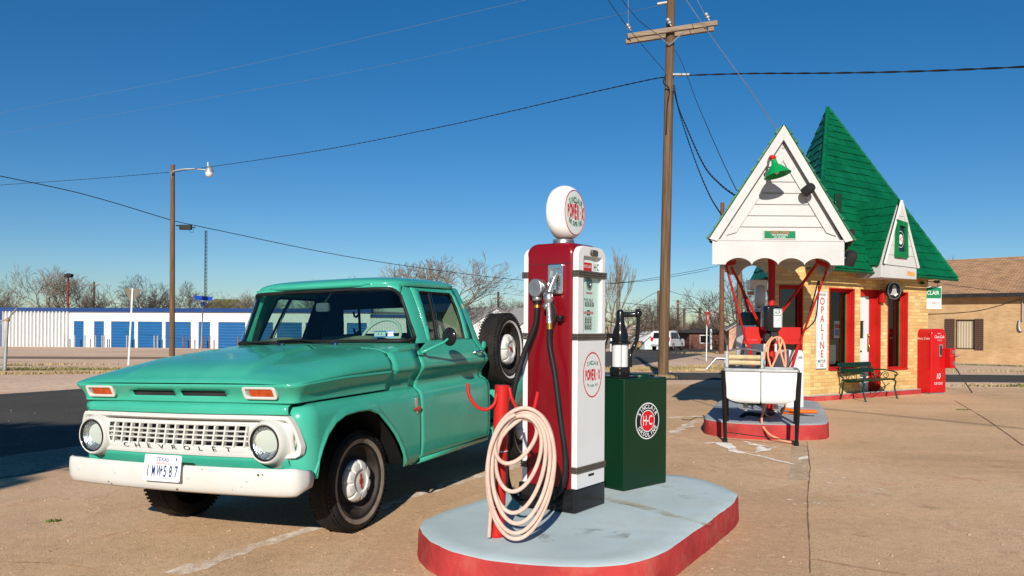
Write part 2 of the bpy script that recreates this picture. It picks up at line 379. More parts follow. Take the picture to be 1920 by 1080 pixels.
def sheet(name, poly, z, mat, k='structure'):
    bm = bmesh.new(); bm.faces.new([bm.verts.new((x, y*1.053, 0)) for x, y in poly])
    for c, n in (((-5, 0, 0), (1, 0, 0)), ((.8, 0, 0), (1, 0, 0)), ((0, 20, 0), (0, 1, 0)), ((0, 90, 0), (0, 1, 0))):
        bmesh.ops.bisect_plane(bm, geom=bm.verts[:]+bm.edges[:]+bm.faces[:], plane_co=c, plane_no=n)
    bmesh.ops.triangulate(bm, faces=bm.faces[:])
    for v in bm.verts: v.co.z = g(v.co.x, v.co.y)+z
    bmesh.ops.recalc_face_normals(bm, faces=bm.faces[:])
    if bm.faces and sum(f.normal.z for f in bm.faces) < 0: bmesh.ops.reverse_faces(bm, faces=bm.faces[:])
    me = bpy.data.meshes.new(name); bm.to_mesh(me); bm.free(); me.materials.append(mat)
    o = bpy.data.objects.new(name, me); COL.objects.link(o)
    if k: o['kind'] = k
    return o
def strip(name, pts, wid, z, mat, jag=0.0, k='structure'):
    # a narrow ribbon along a polyline on the ground, with uneven edges
    P = []
    for a, b in zip(pts, pts[1:]):
        n = max(2, int((Vector(b)-Vector(a)).length/.12))
        P += [Vector(a).lerp(Vector(b), i/n) for i in range(n)]
    P.append(Vector(pts[-1])); mb = MB(); R = []
    for i, p in enumerate(P):
        t = (P[min(i+1, len(P)-1)]-P[max(i-1, 0)]).normalized(); nrm = Vector((-t.y, t.x))
        wl = wid(i/(len(P)-1)) if callable(wid) else wid
        a = p+nrm*(wl*(.5+random.uniform(-jag, jag))); b = p-nrm*(wl*(.5+random.uniform(-jag, jag)))
        R.append([(a.x, a.y, g(a.x, a.y)+z), (b.x, b.y, g(b.x, b.y)+z)])
    mb.rows(R); o = mb.build(name, mat, None, 0)
    if k: o['kind'] = k
    return o
P2 = lambda px, py: tuple(gp(px, py)[:2])
sheet('ground', [(-700, -80), (700, -80), (700, 1600), (-700, 1600)], 0, G_['sand'])
far = [(-30, -14), (-18, 5.6), (-10.4, 17), (-4, 28), (3.5, 47), (12, 78), (22, 115), (40, 180)]
near = [(60, 180), (36, 115), (25, 84), (14, 54), (5.4, 31), (.6, 20), (-5.0, 10.2), (-10, 1.5), (-18, -14)]
sheet('road', far+near, .004, G_['asphalt'])
sheet('side_street', [(-1.0, 18.6), (6, 19.3), (14, 18.9), (90, 18.4), (90, 23.0), (14, 23.2), (8, 23.4), (1.8, 23.2)], .008, G_['asphalt'])
sheet('gravel_verge', [(-5.3, 9.7), (-10.4, .9), (-13, -5), (-11.4, -5), (-8.6, 1.2), (-4.3, 8.9), (-1.6, 13.4), (-2.2, 14.2)], .008, G_['gravel'])
sheet('forecourt', [(-11.3, -5), (40, -5), (40, 16.4), (14, 17.0), (4, 17.6), (-.8, 15.4), (-4.2, 8.8), (-8.5, 1.2)], .012, G_['lot'])
sheet('dirt_road', [(-80, 33.5), (-22, 39), (-8, 44), (-8, 47), (-22, 43.5), (-80, 38.5)], .004, pm('packed_dirt', (.235, .165, .105), .9, 0, .15, 1.2))
# joints, cracks, thin lines and old paint on the forecourt
strip('ground_line', [P2(1520, 1079), P2(1516, 1000), P2(1514, 940), P2(1519, 880), P2(1513, 830)], .009, .016, G_['dark_line'], .45)
sheet('concrete_patch', [tuple(c/(1.053 if i else 1) for i, c in enumerate(P2(*p))) for p in ((1484, 839), (1515, 836), (1515, 902), (1480, 902))], .0145, pm('greyer_concrete', (.50, .35, .22), .9, 0, .2, 9, bump=.3, bscale=60))
def loosesand(name, pts, mat): return sheet(name, [tuple(c/(1.053 if i else 1) for i, c in enumerate(P2(*p))) for p in pts], .0142, mat)
LS = wornmat('loose_sand', (.72, .46, .27), .40, .66, 16)
STN = wornmat('old_oil_stain', (.40, .25, .14), .56, .90, 3.2)
for pts, wd in (([(1560, 905), (1700, 935), (1900, 985)], .45), ([(1560, 830), (1740, 850), (1915, 880)], .6), ([(1600, 1000), (1760, 1030), (1919, 1040)], .3), ([(20, 985), (180, 970), (330, 990)], .35), ([(60, 1040), (240, 1020), (420, 1050)], .25), ([(1260, 760), (1290, 775), (1310, 800)], .7)):
    strip('oil_stain', [P2(*p) for p in pts], wd, .0165, STN, .25)
DRF = wornmat('drifted_sand', (.80, .52, .32), .50, .72, 4)
for pts, wd in (([(1530, 930), (1650, 915), (1800, 905)], .30), ([(1560, 960), (1720, 985), (1919, 1005)], .25), ([(1580, 860), (1700, 875), (1860, 905)], .25), ([(10, 950), (150, 930), (260, 955)], .2), ([(120, 1010), (300, 1000), (480, 1020)], .2)):
    strip('sand_drift', [P2(*p) for p in pts], wd, .0185, DRF, .3)
loosesand('loose_sand', [(1395, 930), (1516, 905), (1517, 1079), (1240, 1079)], LS)
loosesand('loose_sand', [(640, 1079), (740, 985), (860, 925), (905, 925), (800, 960), (770, 985), (790, 1079)], LS)
loosesand('loose_sand', [(1255, 790), (1500, 842), (1510, 905), (1330, 885), (1255, 880)], wornmat('thin_sand', (.70, .47, .29), .50, .76, 5))
strip('ground_line', [P2(1522, 1052), P2(1600, 1066), P2(1700, 1082)], .022, .016, G_['sandline'], .45)
strip('ground_line', [P2(1790, 752), P2(1850, 788), P2(1919, 838)], .016, .016, G_['dark_line'], .4)  # thin dark line running off to the right
strip('ground_line', [P2(0, 1058), P2(110, 1060), P2(210, 1078)], .018, .016, G_['sandline'], .5)
strip('painted_line', [P2(330, 1082), P2(440, 1040), P2(560, 1001), P2(640, 986)], .13, .016, G_['worn'], .3)
strip('painted_line', [P2(690, 962), P2(800, 925), P2(960, 878), P2(1000, 866)], .13, .016, G_['worn'], .3)
strip('paint_spill', [P2(1356, 833), P2(1372, 848), P2(1440, 862), P2(1488, 874)], lambda t: .10*(1-t)+.03, .018, G_['spill'], .4)
strip('paint_spill', [P2(1395, 830), P2(1440, 842), P2(1475, 838)], lambda t: .11*sin(pi*min(1, t+.15)), .018, G_['spill'], .5)
strip('paint_spill', [P2(1415, 852), P2(1442, 840)], lambda t: .16*t+.03, .018, G_['spill'], .4)
strip('paint_spill', [P2(1497, 865), P2(1514, 858)], lambda t: .13*sin(pi*t)+.02, .018, G_['spill'], .3)
strip('paint_spill', [P2(1321, 834), P2(1362, 832)], .05, .018, G_['spill'], .5)
strip('paint_spill', [P2(1262, 815), P2(1300, 795), P2(1318, 790)], .12, .018, G_['worn'], .4)
strip('paint_spill', [P2(1250, 785), P2(1318, 783)], .16, .018, G_['worn'], .4)
for i in range(46):
    a = P2(random.uniform(1465, 1660), random.uniform(868, 950)); r = random.uniform(.008, .028)
    strip('paint_spill', [a, (a[0]+r*2, a[1]+random.uniform(-r, r))], lambda t: r*(sin(pi*t)+.2), .018, G_['spill'], .3)
# pebbles lying on the forecourt: countless, one object
mb = MB()
for i in range(900):
    px, py = random.uniform(0, 1920), random.uniform(770, 1079)
    p = gp(px, py); r = random.choice((.004, .005, .006, .008, .012))
    if random.random() < .92: r *= .8
    mb.ell((p.x, p.y, p.z+.012+r*.4), r, r*.8, r*.6, 5, 3)
kind(mb.build('pebbles', pm('pebble', (.40, .29, .20), .9, 0, .4, 4), None, 60, weld=False), 'stuff')
# grass
def grass(name, mat, patches, hh=(.05, .14)):
    mb = MB()
    for (cx, cy, rx, ry, rot, n) in patches:
        cy *= 1.053 if cy > 12 and cy < 200 and rx > .3 else 1
        for i in range(n):
            a = random.random()*2*pi; r = sqrt(random.random())*random.uniform(.6, 1)
            x0, y0 = rx*r*cos(a), ry*r*sin(a); x = cx+x0*cos(rot)-y0*sin(rot); y = cy+x0*sin(rot)+y0*cos(rot)
            h = random.uniform(*hh); wd = random.uniform(.006, .016)*(1+y/30); t = random.random()*pi; lx, ly = random.uniform(-.5, .5)*h, random.uniform(-.5, .5)*h
            z = g(x, y)
            mb.add([(x-wd*cos(t), y-wd*sin(t), z), (x+wd*cos(t), y+wd*sin(t), z), (x+lx, y+ly, z+h)], [(0, 1, 2)])
    o = mb.build(name, mat, None, 0, weld=False); o['kind'] = 'stuff'; return o
grass('dry_grass', M_['straw'], [(6.6, 25.8, 4.8, 1.9, .12, 7000), (10, 29.5, 4, 1.6, .3, 3000), (-16.5, 27, 7, 1.3, .3, 1500), (-23, 30, 8, .9, .25, 1200), (-14.5, 24, 4, .7, .5, 1500), (-9, 33, 6, 1.2, .5, 2500), (17, 26, 8, 1.2, 0, 900), (14, 17.6, 5, .35, -.02, 500), (-3, 56, 6, 3, .4, 2500), (2, 62, 6, 3, .5, 2500), (20, 60, 9, 5, .6, 4000), (4.0, 20.0, .5, .4, 0, 300)], (.03, .11))
grass('green_grass', M_['grassgreen'], [(7.4, 26.2, 3.4, 1.3, .12, 2500), (-16, 26.6, 4, .8, .3, 1300), (-20, 25, 5, .6, .3, 1000), (-23, 29, 5, .5, .25, 800), (14, 17.6, 4, .25, -.02, 600), (-2, 56, 5, 2, .4, 1200), (-1.5, 65, 9, 4, .5, 2000), (22, 30.5, 6, .4, -1, 900)], (.03, .09))
grass('weed_tuft', M_['grassgreen'], [(gp(100, 981).x, gp(100, 981).y, .07, .03, .2, 130), (gp(1806, 770).x, gp(1806, 770).y, .16, .08, .2, 160)], (.01, .035))
# ------------------------------------------------------------------ the pickup truck
TH_ = radians(23.7)
_x = Vector((sin(TH_), cos(TH_), .033*sin(TH_))).normalized(); _z = Vector((-.033, 0, 1)).normalized(); _y = _z.cross(_x)
TM = Matrix((_x, _y, _z)).transposed().to_4x4(); TM.translation = (-1.805, 5.782, .033*-1.805+.012)
M_['lampglass'] = pm('fluted_lamp_glass', (.50, .52, .54), .24, .85, .35, 22, bump=.5, bscale=30, stretch=(1, 3, .4))
truck = thing('pickup_truck', 'vintage teal pickup truck with cream grille and bumper and a spare wheel on its side', 'pickup truck', M=TM)
def T(): return MB(flip=True)     # truck space: X rearward from the front axle, Y to the driver's side, Z up
YP = [(.36, .90), (.385, .93), (.42, .955), (.50, .966), (.62, .970), (.80, .970), (.87, .966), (.905, .955), (.925, .935), (.938, .905), (.955, .895), (1.00, .905), (1.05, .938), (1.08, .962), (1.10, .968), (1.125, .963), (1.17, .945), (1.22, .918), (1.26, .898), (1.29, .885)]
def yp(z): return interp(YP, z)
ARCH = [(-.78, .49), (-.66, .50), (-.64, .542), (-.585, .65), (-.525, .738), (-.44, .805), (-.329, .843), (-.19, .853), (-.054, .849), (.06, .81), (.182, .713), (.26, .64), (.327, .559), (.385, .47), (.425, .395), (.45, .375)]
def zbot(X): return interp(ARCH, X) if X < .45 else .375
def side_path(x_back, x_front, r, y_end, n_side=60, n_arc=10, n_front=6, ys=.97, extra=()):
    """plan path from the rear along the side, round the corner and across the nose: list of (X, Y, nx, ny)"""
    out = []; xc = x_front+r
    xs = sorted(set([lerp(x_back, xc, i/n_side) for i in range(n_side+1)]+[e for e in extra if xc < e < x_back]), reverse=True)
    for x in xs: out.append((x, ys, 0, 1))
    for i in range(1, n_arc+1):
        a = pi/2*i/n_arc; out.append((xc-r*sin(a), ys-r+r*cos(a), -sin(a), cos(a)))
    for i in range(1, n_front+1): out.append((x_front, lerp(ys-r, y_end, i/n_front), -1, 0))
    return out
def mirror2(fn):
    for sgn in (1, -1): fn(sgn)
def Ys(rows, s): return [[(p[0], p[1]*s, p[2]) for p in r] for r in rows]
# --- front fenders
for s in (1, -1):
    R = []
    for (X, Y, nx, ny) in side_path(.622, -.735, .125, .80, 64, 10, 2, extra=[a for a, b in ARCH]):
        zb = zbot(X) if nx == 0 else .49
        zt = .945
        col = []
        for k in range(19):
            z = lerp(zb, zt, k/18)**1
            o = yp(z)-.97
            # small flare round the wheel opening
            if -.66 < X < .45: o += .012*max(0, 1-(z-zb)/.05)
            col.append((X+nx*o, (Y+ny*o), z))
        R.append(col)
    f = T().rows(Ys(R, s)).build('front_fender', M_['teal'], truck, 50, solid=.012)
    # rolled wheel-arch lip
    lip = T().tube([(X, s*(yp(z)+.004), z) for X, z in ARCH if X > -.70], .008, 6).build('arch_lip', M_['teal'], f, 60)
    # inner wheel well, blackened to stand in for its shade
    w_ = T()
    w_.rows([[(X, s*(.93 if k == 0 else .50), z+.01) for k in (0, 1)] for X, z in ARCH])
    w_.box(-.66, .50, s*.47, s*.50, .48, .95)
    w_.build('wheel_well', M_['shadeblack'], f, 60)
    # vertical cowl seam filler (dark gap behind door/fender joints)
    if s > 0:
        em = T(); em.prism([(-.020, .062), (.020, .066), (.014, -.040), (.022, -.062), (-.014, -.066), (-.012, -.03)], 0, .012, lframe((.558, .970, .812), (1, 0, .06), (0, 0, 1)) )
        e = em.build('fender_badge', M_['chrome'], truck, 30, bevel=.004)
        T().prism([(-.058, .004), (-.03, .014), (-.016, .006), (.016, .010), (.034, .018), (.056, .006), (.03, -.014), (-.03, -.012)], 0, .007, lframe((.560, .983, .785), (1, 0, .06), (0, 0, 1))).build('badge_bar', pm('badge_red', (.42, .06, .035), .4), e, 30)
# --- nose: header strip under the hood lip and valance under the grille
def bow(Y): return -.800+.05*(abs(Y)/.85)**2
nose = T()
R = []
for i in range(41):
    Y = lerp(-.868, .868, i/40); X = bow(Y)+.006
    R.append([(X+.06, Y, .955), (X+.015, Y, .952), (X-.012, Y, .938), (X-.018, Y, .915), (X-.014, Y, .893), (X+.03, Y, .880)])
nose.rows(R)
R = [[(bow(Y)+.0, Y, .645), (bow(Y)-.012, Y, .63), (bow(Y)-.006, Y, .60), (bow(Y)+.03, Y, .55), (bow(Y)+.05, Y, .48)] for Y in [lerp(-.86, .86, i/40) for i in range(41)]]
nose.rows(R)
nose.build('nose_panel', M_['teal'], truck, 50, solid=.006)
# --- grille panel
def gx(Y): a = abs(Y); return -.818+.05*(min(a, .80)/.85)**2+(1.4*(a-.80)**2 if a > .80 else 0)
def outl(pts, n=14):
    out = []
    for i in range(len(pts)):
        a, b = pts[i], pts[(i+1) % len(pts)]
        for k in range(n): out.append((lerp(a[0], b[0], k/n), lerp(a[1], b[1], k/n)))
    return out
outer = outl([(-.955, .70), (-.945, .648), (-.91, .628), (.91, .628), (.945, .648), (.955, .70), (.925, .80), (.895, .860), (.865, .886), (-.865, .886), (-.895, .860), (-.925, .80)])
inner = outl([(-.915, .70), (-.908, .672), (-.88, .655), (.88, .655), (.908, .672), (.915, .70), (.888, .79), (.868, .830), (.84, .846), (-.84, .846), (-.868, .830), (-.888, .79)])
outer = [tuple(p) for p in chaikin([Vector(p) for p in outer[::7]], 2)]; inner = [tuple(p) for p in chaikin([Vector(p) for p in inner[::7]], 2)]
fr = T(); n = len(outer)
L1 = [(gx(y)+.03, y, z) for y, z in outer]; L2 = [(gx(y)-.006, y*.996, z) for y, z in outer]
L3 = [(gx(y)-.010, lerp(y, i_[0], .55), lerp(z, i_[1], .55)) for (y, z), i_ in zip(outer, inner)]
L4 = [(gx(y)+.014, y, z) for y, z in inner]; L5 = [(gx(y)+.075, y*.99, lerp(z, .75, .06)) for y, z in inner]
fr.rows([L1, L2, L3, L4, L5], True)
grille = fr.build('grille_panel', M_['cream'], truck, 50)
# inner face with openings for the grid
ip = T(); gy0, gz0, gz1 = .60, .695, .818
def ix(Y, z): return gx(Y)-.014+.026*((z-.75)/.1)**2+(.010*((abs(Y)-.80)/.1)**2 if abs(Y) > .80 else 0)
ysl = [lerp(-.905, -gy0, i/8) for i in range(9)]+[lerp(-gy0, gy0, i/40) for i in range(1, 41)]+[lerp(gy0, .905, i/8) for i in range(1, 9)]
zsl = [.648, .655, gz0, .735, .775, gz1, .832, .842]
ip.rows([[(ix(y, z), y, z) for z in zsl] for y in ysl], skip=lambda i, j: 8 <= i < 48 and 2 <= j < 5)
ip.build('grille_insert', M_['cream'], grille, 50, solid=.008)
bars = T()
for k in range(15):
    y = lerp(-gy0, gy0, (k+.5)/15)+.02
    bars.box(-.012, .014, -.0065, .0065, -.066, .066, Matrix.Translation((gx(y)-.006, y, .7565)) @ RX(-.22))
for z in (.727, .757, .787):
    R = [[(gx(y)-.014, y, z-.005), (gx(y)-.018, y, z), (gx(y)-.014, y, z+.005), (gx(y)+.012, y, z+.005), (gx(y)+.012, y, z-.005)] for y in [lerp(-gy0, gy0, i/30) for i in range(31)]]
    bars.rows(R, True)
bars.build('grille_bars', M_['cream'], grille, 40)
T().box(-.72, -.68, -.64, .64, .66, .84).build('grille_void', M_['darkmetal'], truck, 0)  # dark box put in for the unlit space behind the grille
lt = T()
for i, ch in enumerate('CHEVROLET'):
    y = lerp(-.44, .44, i/8)
    lt.text(ch, lframe((ix(y, .671)-.0075, y, .671), (0, 1, 0), (-.40, 0, 1)), .046, .004, .0, 1.6)
lt.build('grille_lettering', M_['letterblack'], grille, 0)
# headlights
for s in (1, -1):
    A = lframe((gx(.74)-.012, s*.74, .724), (0, 1, 0), (0, 0, 1))     # local z points forward (out of the nose)
    hl = T().lathe([(.165, -.050), (.146, -.03), (.134, .010), (.126, .032), (.118, .040), (.110, .036), (.106, .02)], 40, A).build('headlight', M_['cream'], truck, 60)
    T().lathe([(.110, .036), (.107, .043), (.100, .040), (.098, .028)], 40, A).build('headlight_ring', M_['blackgloss'], hl, 60)
    T().lathe([(0, .046), (.03, .045), (.06, .041), (.085, .034), (.100, .026)], 40, A).build('lens', M_['clearglass'], hl, 60)
    T().lathe([(0, -.035), (.03, -.03), (.06, -.014), (.085, .008), (.100, .024)], 40, A).build('reflector', M_['lampglass'], hl, 60)
# --- front bumper
def bumper_path():
    P = []
    for i in range(31):
        Y = lerp(-.86, .86, i/30); P.append((-.905+.05*(abs(Y)/.86)**2.2, Y))
    L = [(-.845, .90), (-.830, .935), (-.810, .957), (-.79, .968), (-.74, .972), (-.69, .972)]
    return [(x, -y) for x, y in reversed(L)]+P+L
bp = bumper_path(); R = []
for i, (X, Y) in enumerate(bp):
    a = Vector(bp[max(0, i-1)]); b = Vector(bp[min(len(bp)-1, i+1)]); t = (b-a).normalized(); nx, ny = -abs(t.y), (t.x if Y >= 0 else t.x)
    nx, ny = -t.y, t.x
    if nx > 0 or (abs(nx) < .05 and ny*Y < 0): nx, ny = -nx, -ny
    end = min(i, len(bp)-1-i); k = smooth(end/3)*.35+.65
    prof = [(-.050, .52), (-.012, .572), (.0, .578), (.012, .570), (.017, .54), (.018, .50), (.014, .455), (.004, .425), (-.012, .412), (-.045, .42)]
    R.append([(X+nx*o, Y+ny*o, .495+(z-.495)*k) for o, z in prof])
bumper = T().rows(R).build('front_bumper', M_['cream'], truck, 60, solid=.004)
for y in (-.80, -.42, .22, .66):
    q = T().lathe([(0, .012), (.010, .010), (.016, 0)], 12, lframe((-.905+.05*(abs(y)/.86)**2.2-.018, y, .512), (0, 1, 0), (0, 0, 1))); q.build('bumper_bolt', M_['cream'], bumper, 60)
chips = T()
for y, z, r in ((-.66, .455, .006), (-.50, .44, .007), (-.47, .43, .006), (.12, .43, .009), (.33, .565, .005), (.74, .545, .011), (.77, .548, .007), (.55, .45, .005), (.62, .47, .004), (-.3, .42, .004)):
    chips.plate(circ(0, 0, r, 7, r*.7), 0, lframe((-.905+.05*(abs(y)/.86)**2.2-.0195-(.0 if z > .46 else -.005), y, z), (0, 1, 0), (0, 0, 1)))
chips.build('rust_chip', pm('rust', (.13, .05, .02), .9, 0, .4, 30), bumper, 0)
# licence plate, bent slightly back at the top, bolted to the bumper
PL = lframe((-.944, .030, .562), (0, 1, 0), (.16, 0, 1))
plate = T().prism(rrect(-.155, .155, -.081, .081, .012), 0, .003, PL).build('licence_plate', pm('plate_white', (.72, .74, .76), .4, 0, .03), truck, 0)
q = T(); up = PL @ TR(0, 0, .0042)
q.text('TEXAS', up @ TR(.0, .052, 0), .036, .012, 0, 1.0)
for i, ch in enumerate('1MW'): q.text(ch, up @ TR(-.118+i*.048, -.022, 0), .098, .018, .0, .56 if ch == '1' else .40)
for i, ch in enumerate('587'): q.text(ch, up @ TR(.028+i*.046, -.022, 0), .098, .018, .0, .54)
q.plate([(.013*cos(pi/2+i*pi/5)*(1 if i % 2 == 0 else .45), .013*sin(pi/2+i*pi/5)*(1 if i % 2 == 0 else .45)) for i in range(10)], 0, up @ TR(-.002, -.012, 0))
q.plate([(-.008, .010), (.0, .012), (.0, .0), (.012, -.002), (.010, .010), (.004, .016), (-.004, .016)], 0, up @ TR(.112, .050, 0))
q.build('plate_number', M_['letterblue'], plate, 0)
T().text('FARM TRUCK', up @ TR(0, .027, 0), .021, .0, 0, .9).build('plate_caption', M_['letterred'], plate, 0)
# --- hood
def zc(X): return interp([(-.82, 1.080), (-.79, 1.104), (-.70, 1.142), (-.5, 1.180), (-.2, 1.220), (.1, 1.247), (.35, 1.264)], X)
def hw(X):
    xc = -.815+.12
    return .968 if X > xc else .968-.12+.12*sqrt(max(0, 1-((xc-X)/.12)**2))
def drop(X): return .018*(1-smooth((X+.80)/.55))
def htop(X, Y):
    w_ = hw(X); a = min(1, abs(Y)/w_); ze = 1.094-drop(X)
    pw = lerp(4.5, 12, smooth((X+.82)/1.0)); zz = ze+(zc(X)-ze)*(1-a**pw)**lerp(.6, .5, smooth((X+.82)/1.0)) if a < 1 else ze
    wb = lerp(.52, .25, smooth((X+.85)/1.2)); k = smooth((wb+.022-abs(Y))/.045)*smooth((X+.79)/.22)
    return zz+.028*k
xs = [-.815, -.812, -.806, -.797, -.785, -.77, -.755, -.735]+[lerp(-.715, .260, i/26) for i in range(27)]
us = [-1+.0, -.995, -.985, -.972, -.96, -.945, -.93, -.9]+[lerp(-.88, .88, i/60) for i in range(61)]+[.9, .93, .945, .96, .972, .985, .995, 1.0]
top = [[(X-(0.018*(1-abs(u)**2) if i == 0 else 0)*0+(.0), u*hw(X), htop(X, u*hw(X))) for u in us] for i, X in enumerate(xs)]
hood = T().rows(top).build('hood', M_['teal'], truck, 55, solid=.004)
skirt = T(); cols = []
pth = side_path(.260, -.815, .12, 0, 30, 10, 1)[:-1]
fy = sorted(set([.848, .82, .78, .60, .55, .45, .40, .33, .25, .14, .06, .03, 0]), reverse=True)
full = [(X, Y, nx, ny) for X, Y, nx, ny in pth if nx == 0 or ny > 1e-6]+[(-.815, y, -1, 0) for y in fy]
full = full+[(X, -Y, nx, -ny) for X, Y, nx, ny in reversed(full[:-1])]
HP = [(.958, -.056), (.966, -.058), (.985, -.056), (1.003, -.052), (1.020, -.045), (1.045, -.030), (1.068, -.012), (1.080, -.003), (1.094, -.002)]
for (X, Y, nx, ny) in full: cols.append([(X+nx*o, Y+ny*o, z-drop(X)*(z-.958)/.136) for z, o in HP])
def vent(i, j):
    ys_ = [cols[i][0][1], cols[i+1][0][1]]; xx = cols[i][0][0]
    m_ = (ys_[0]+ys_[1])/2
    return xx < -.72 and j in (3, 4) and .03 < abs(m_) < .40
skirt.rows(cols, skip=vent)
skirt.build('hood_lip', M_['teal'], hood, 50, solid=.006)
T().box(-.76, -.69, -.42, .42, .99, 1.06).build('hood_vent', M_['darkmetal'], hood, 0)
ed = T()
for a, b in ((.03, .40), (-.40, -.03)):
    ed.box(-.757, -.750, a, b, 1.000, 1.006)
ed.build('vent_edge', M_['steel'], hood, 0)
for s in (1, -1):
    A = lframe((-.790, s*.685, 1.026), (0, 1, 0), (-.42, 0, 1))
    o_ = rrect(-.128, .128, -.042, .042, .020); i_ = rrect(-.104, .106, -.027, .027, .012)
    if s < 0: o_ = rrect(-.128, .128, -.042, .042, .020)
    sg = T().ring(o_, i_, -.008, .012, A).build('turn_signal', M_['cream'], truck, 40, bevel=.003)
    T().prism(rrect(-.082*1, .106, -.027, .027, .010), -.006, .004, A).build('signal_lens', M_['lens'], sg, 30, bevel=.003)
    T().prism(rrect(-.106, -.070, -.027, .027, .010), -.007, .000, A).build('signal_socket', M_['galv'], sg, 30)
# --- cowl between hood and windscreen
def ctop(X, Y): a = min(1, abs(Y)/.90); return lerp(lerp(1.262, 1.296, smooth((X-.25)/.5))-.022*a**3, htop(.26, Y), smooth(1-(X-.262)/.18))
cw = T()
prof = [(yp(z), z) for z in (.945, .955, .975, 1.0, 1.03, 1.06, 1.08, 1.1, 1.125, 1.17, 1.22)]
for s in (1, -1):
    cw.rows([[(X if X < .6 else interp([(.94, .626), (.96, .652), (1.1, .660), (1.22, .692)], z), s*y, z) for y, z in prof] for X in (.264, .35, .45, .55, .628)])
cw.rows([[(X, .918*u, ctop(X, .918*u) if abs(u) < 1 else 1.214) for u in [-1, -.985, -.95]+[lerp(-.9, .9, i/24) for i in range(25)]+[.95, .985, 1]] for X in (.264, .30, .35, .40, .45, .55, .65, .72)])
cwl = cw.build('cowl', M_['teal'], truck, 50, solid=.004)
sm = T()
for s in (1, -1): sm.tube([(.262, s*(y+.002), z) for y, z in prof]+[(.262, s*y, htop(.258, y)+.003) for y in (.90, .85, .78, .70)], .004, 5)
sm.build('hood_seam', M_['teal'], cwl, 60)
vv = T()
for i in range(46):
    y = lerp(-.62, .62, i/45); vv.box(.47, .50, y-.006, y+.006, ctop(.48, y)+.0025, ctop(.48, y)+.0045)
vv.build('cowl_vent', M_['darkmetal'], truck, 0)
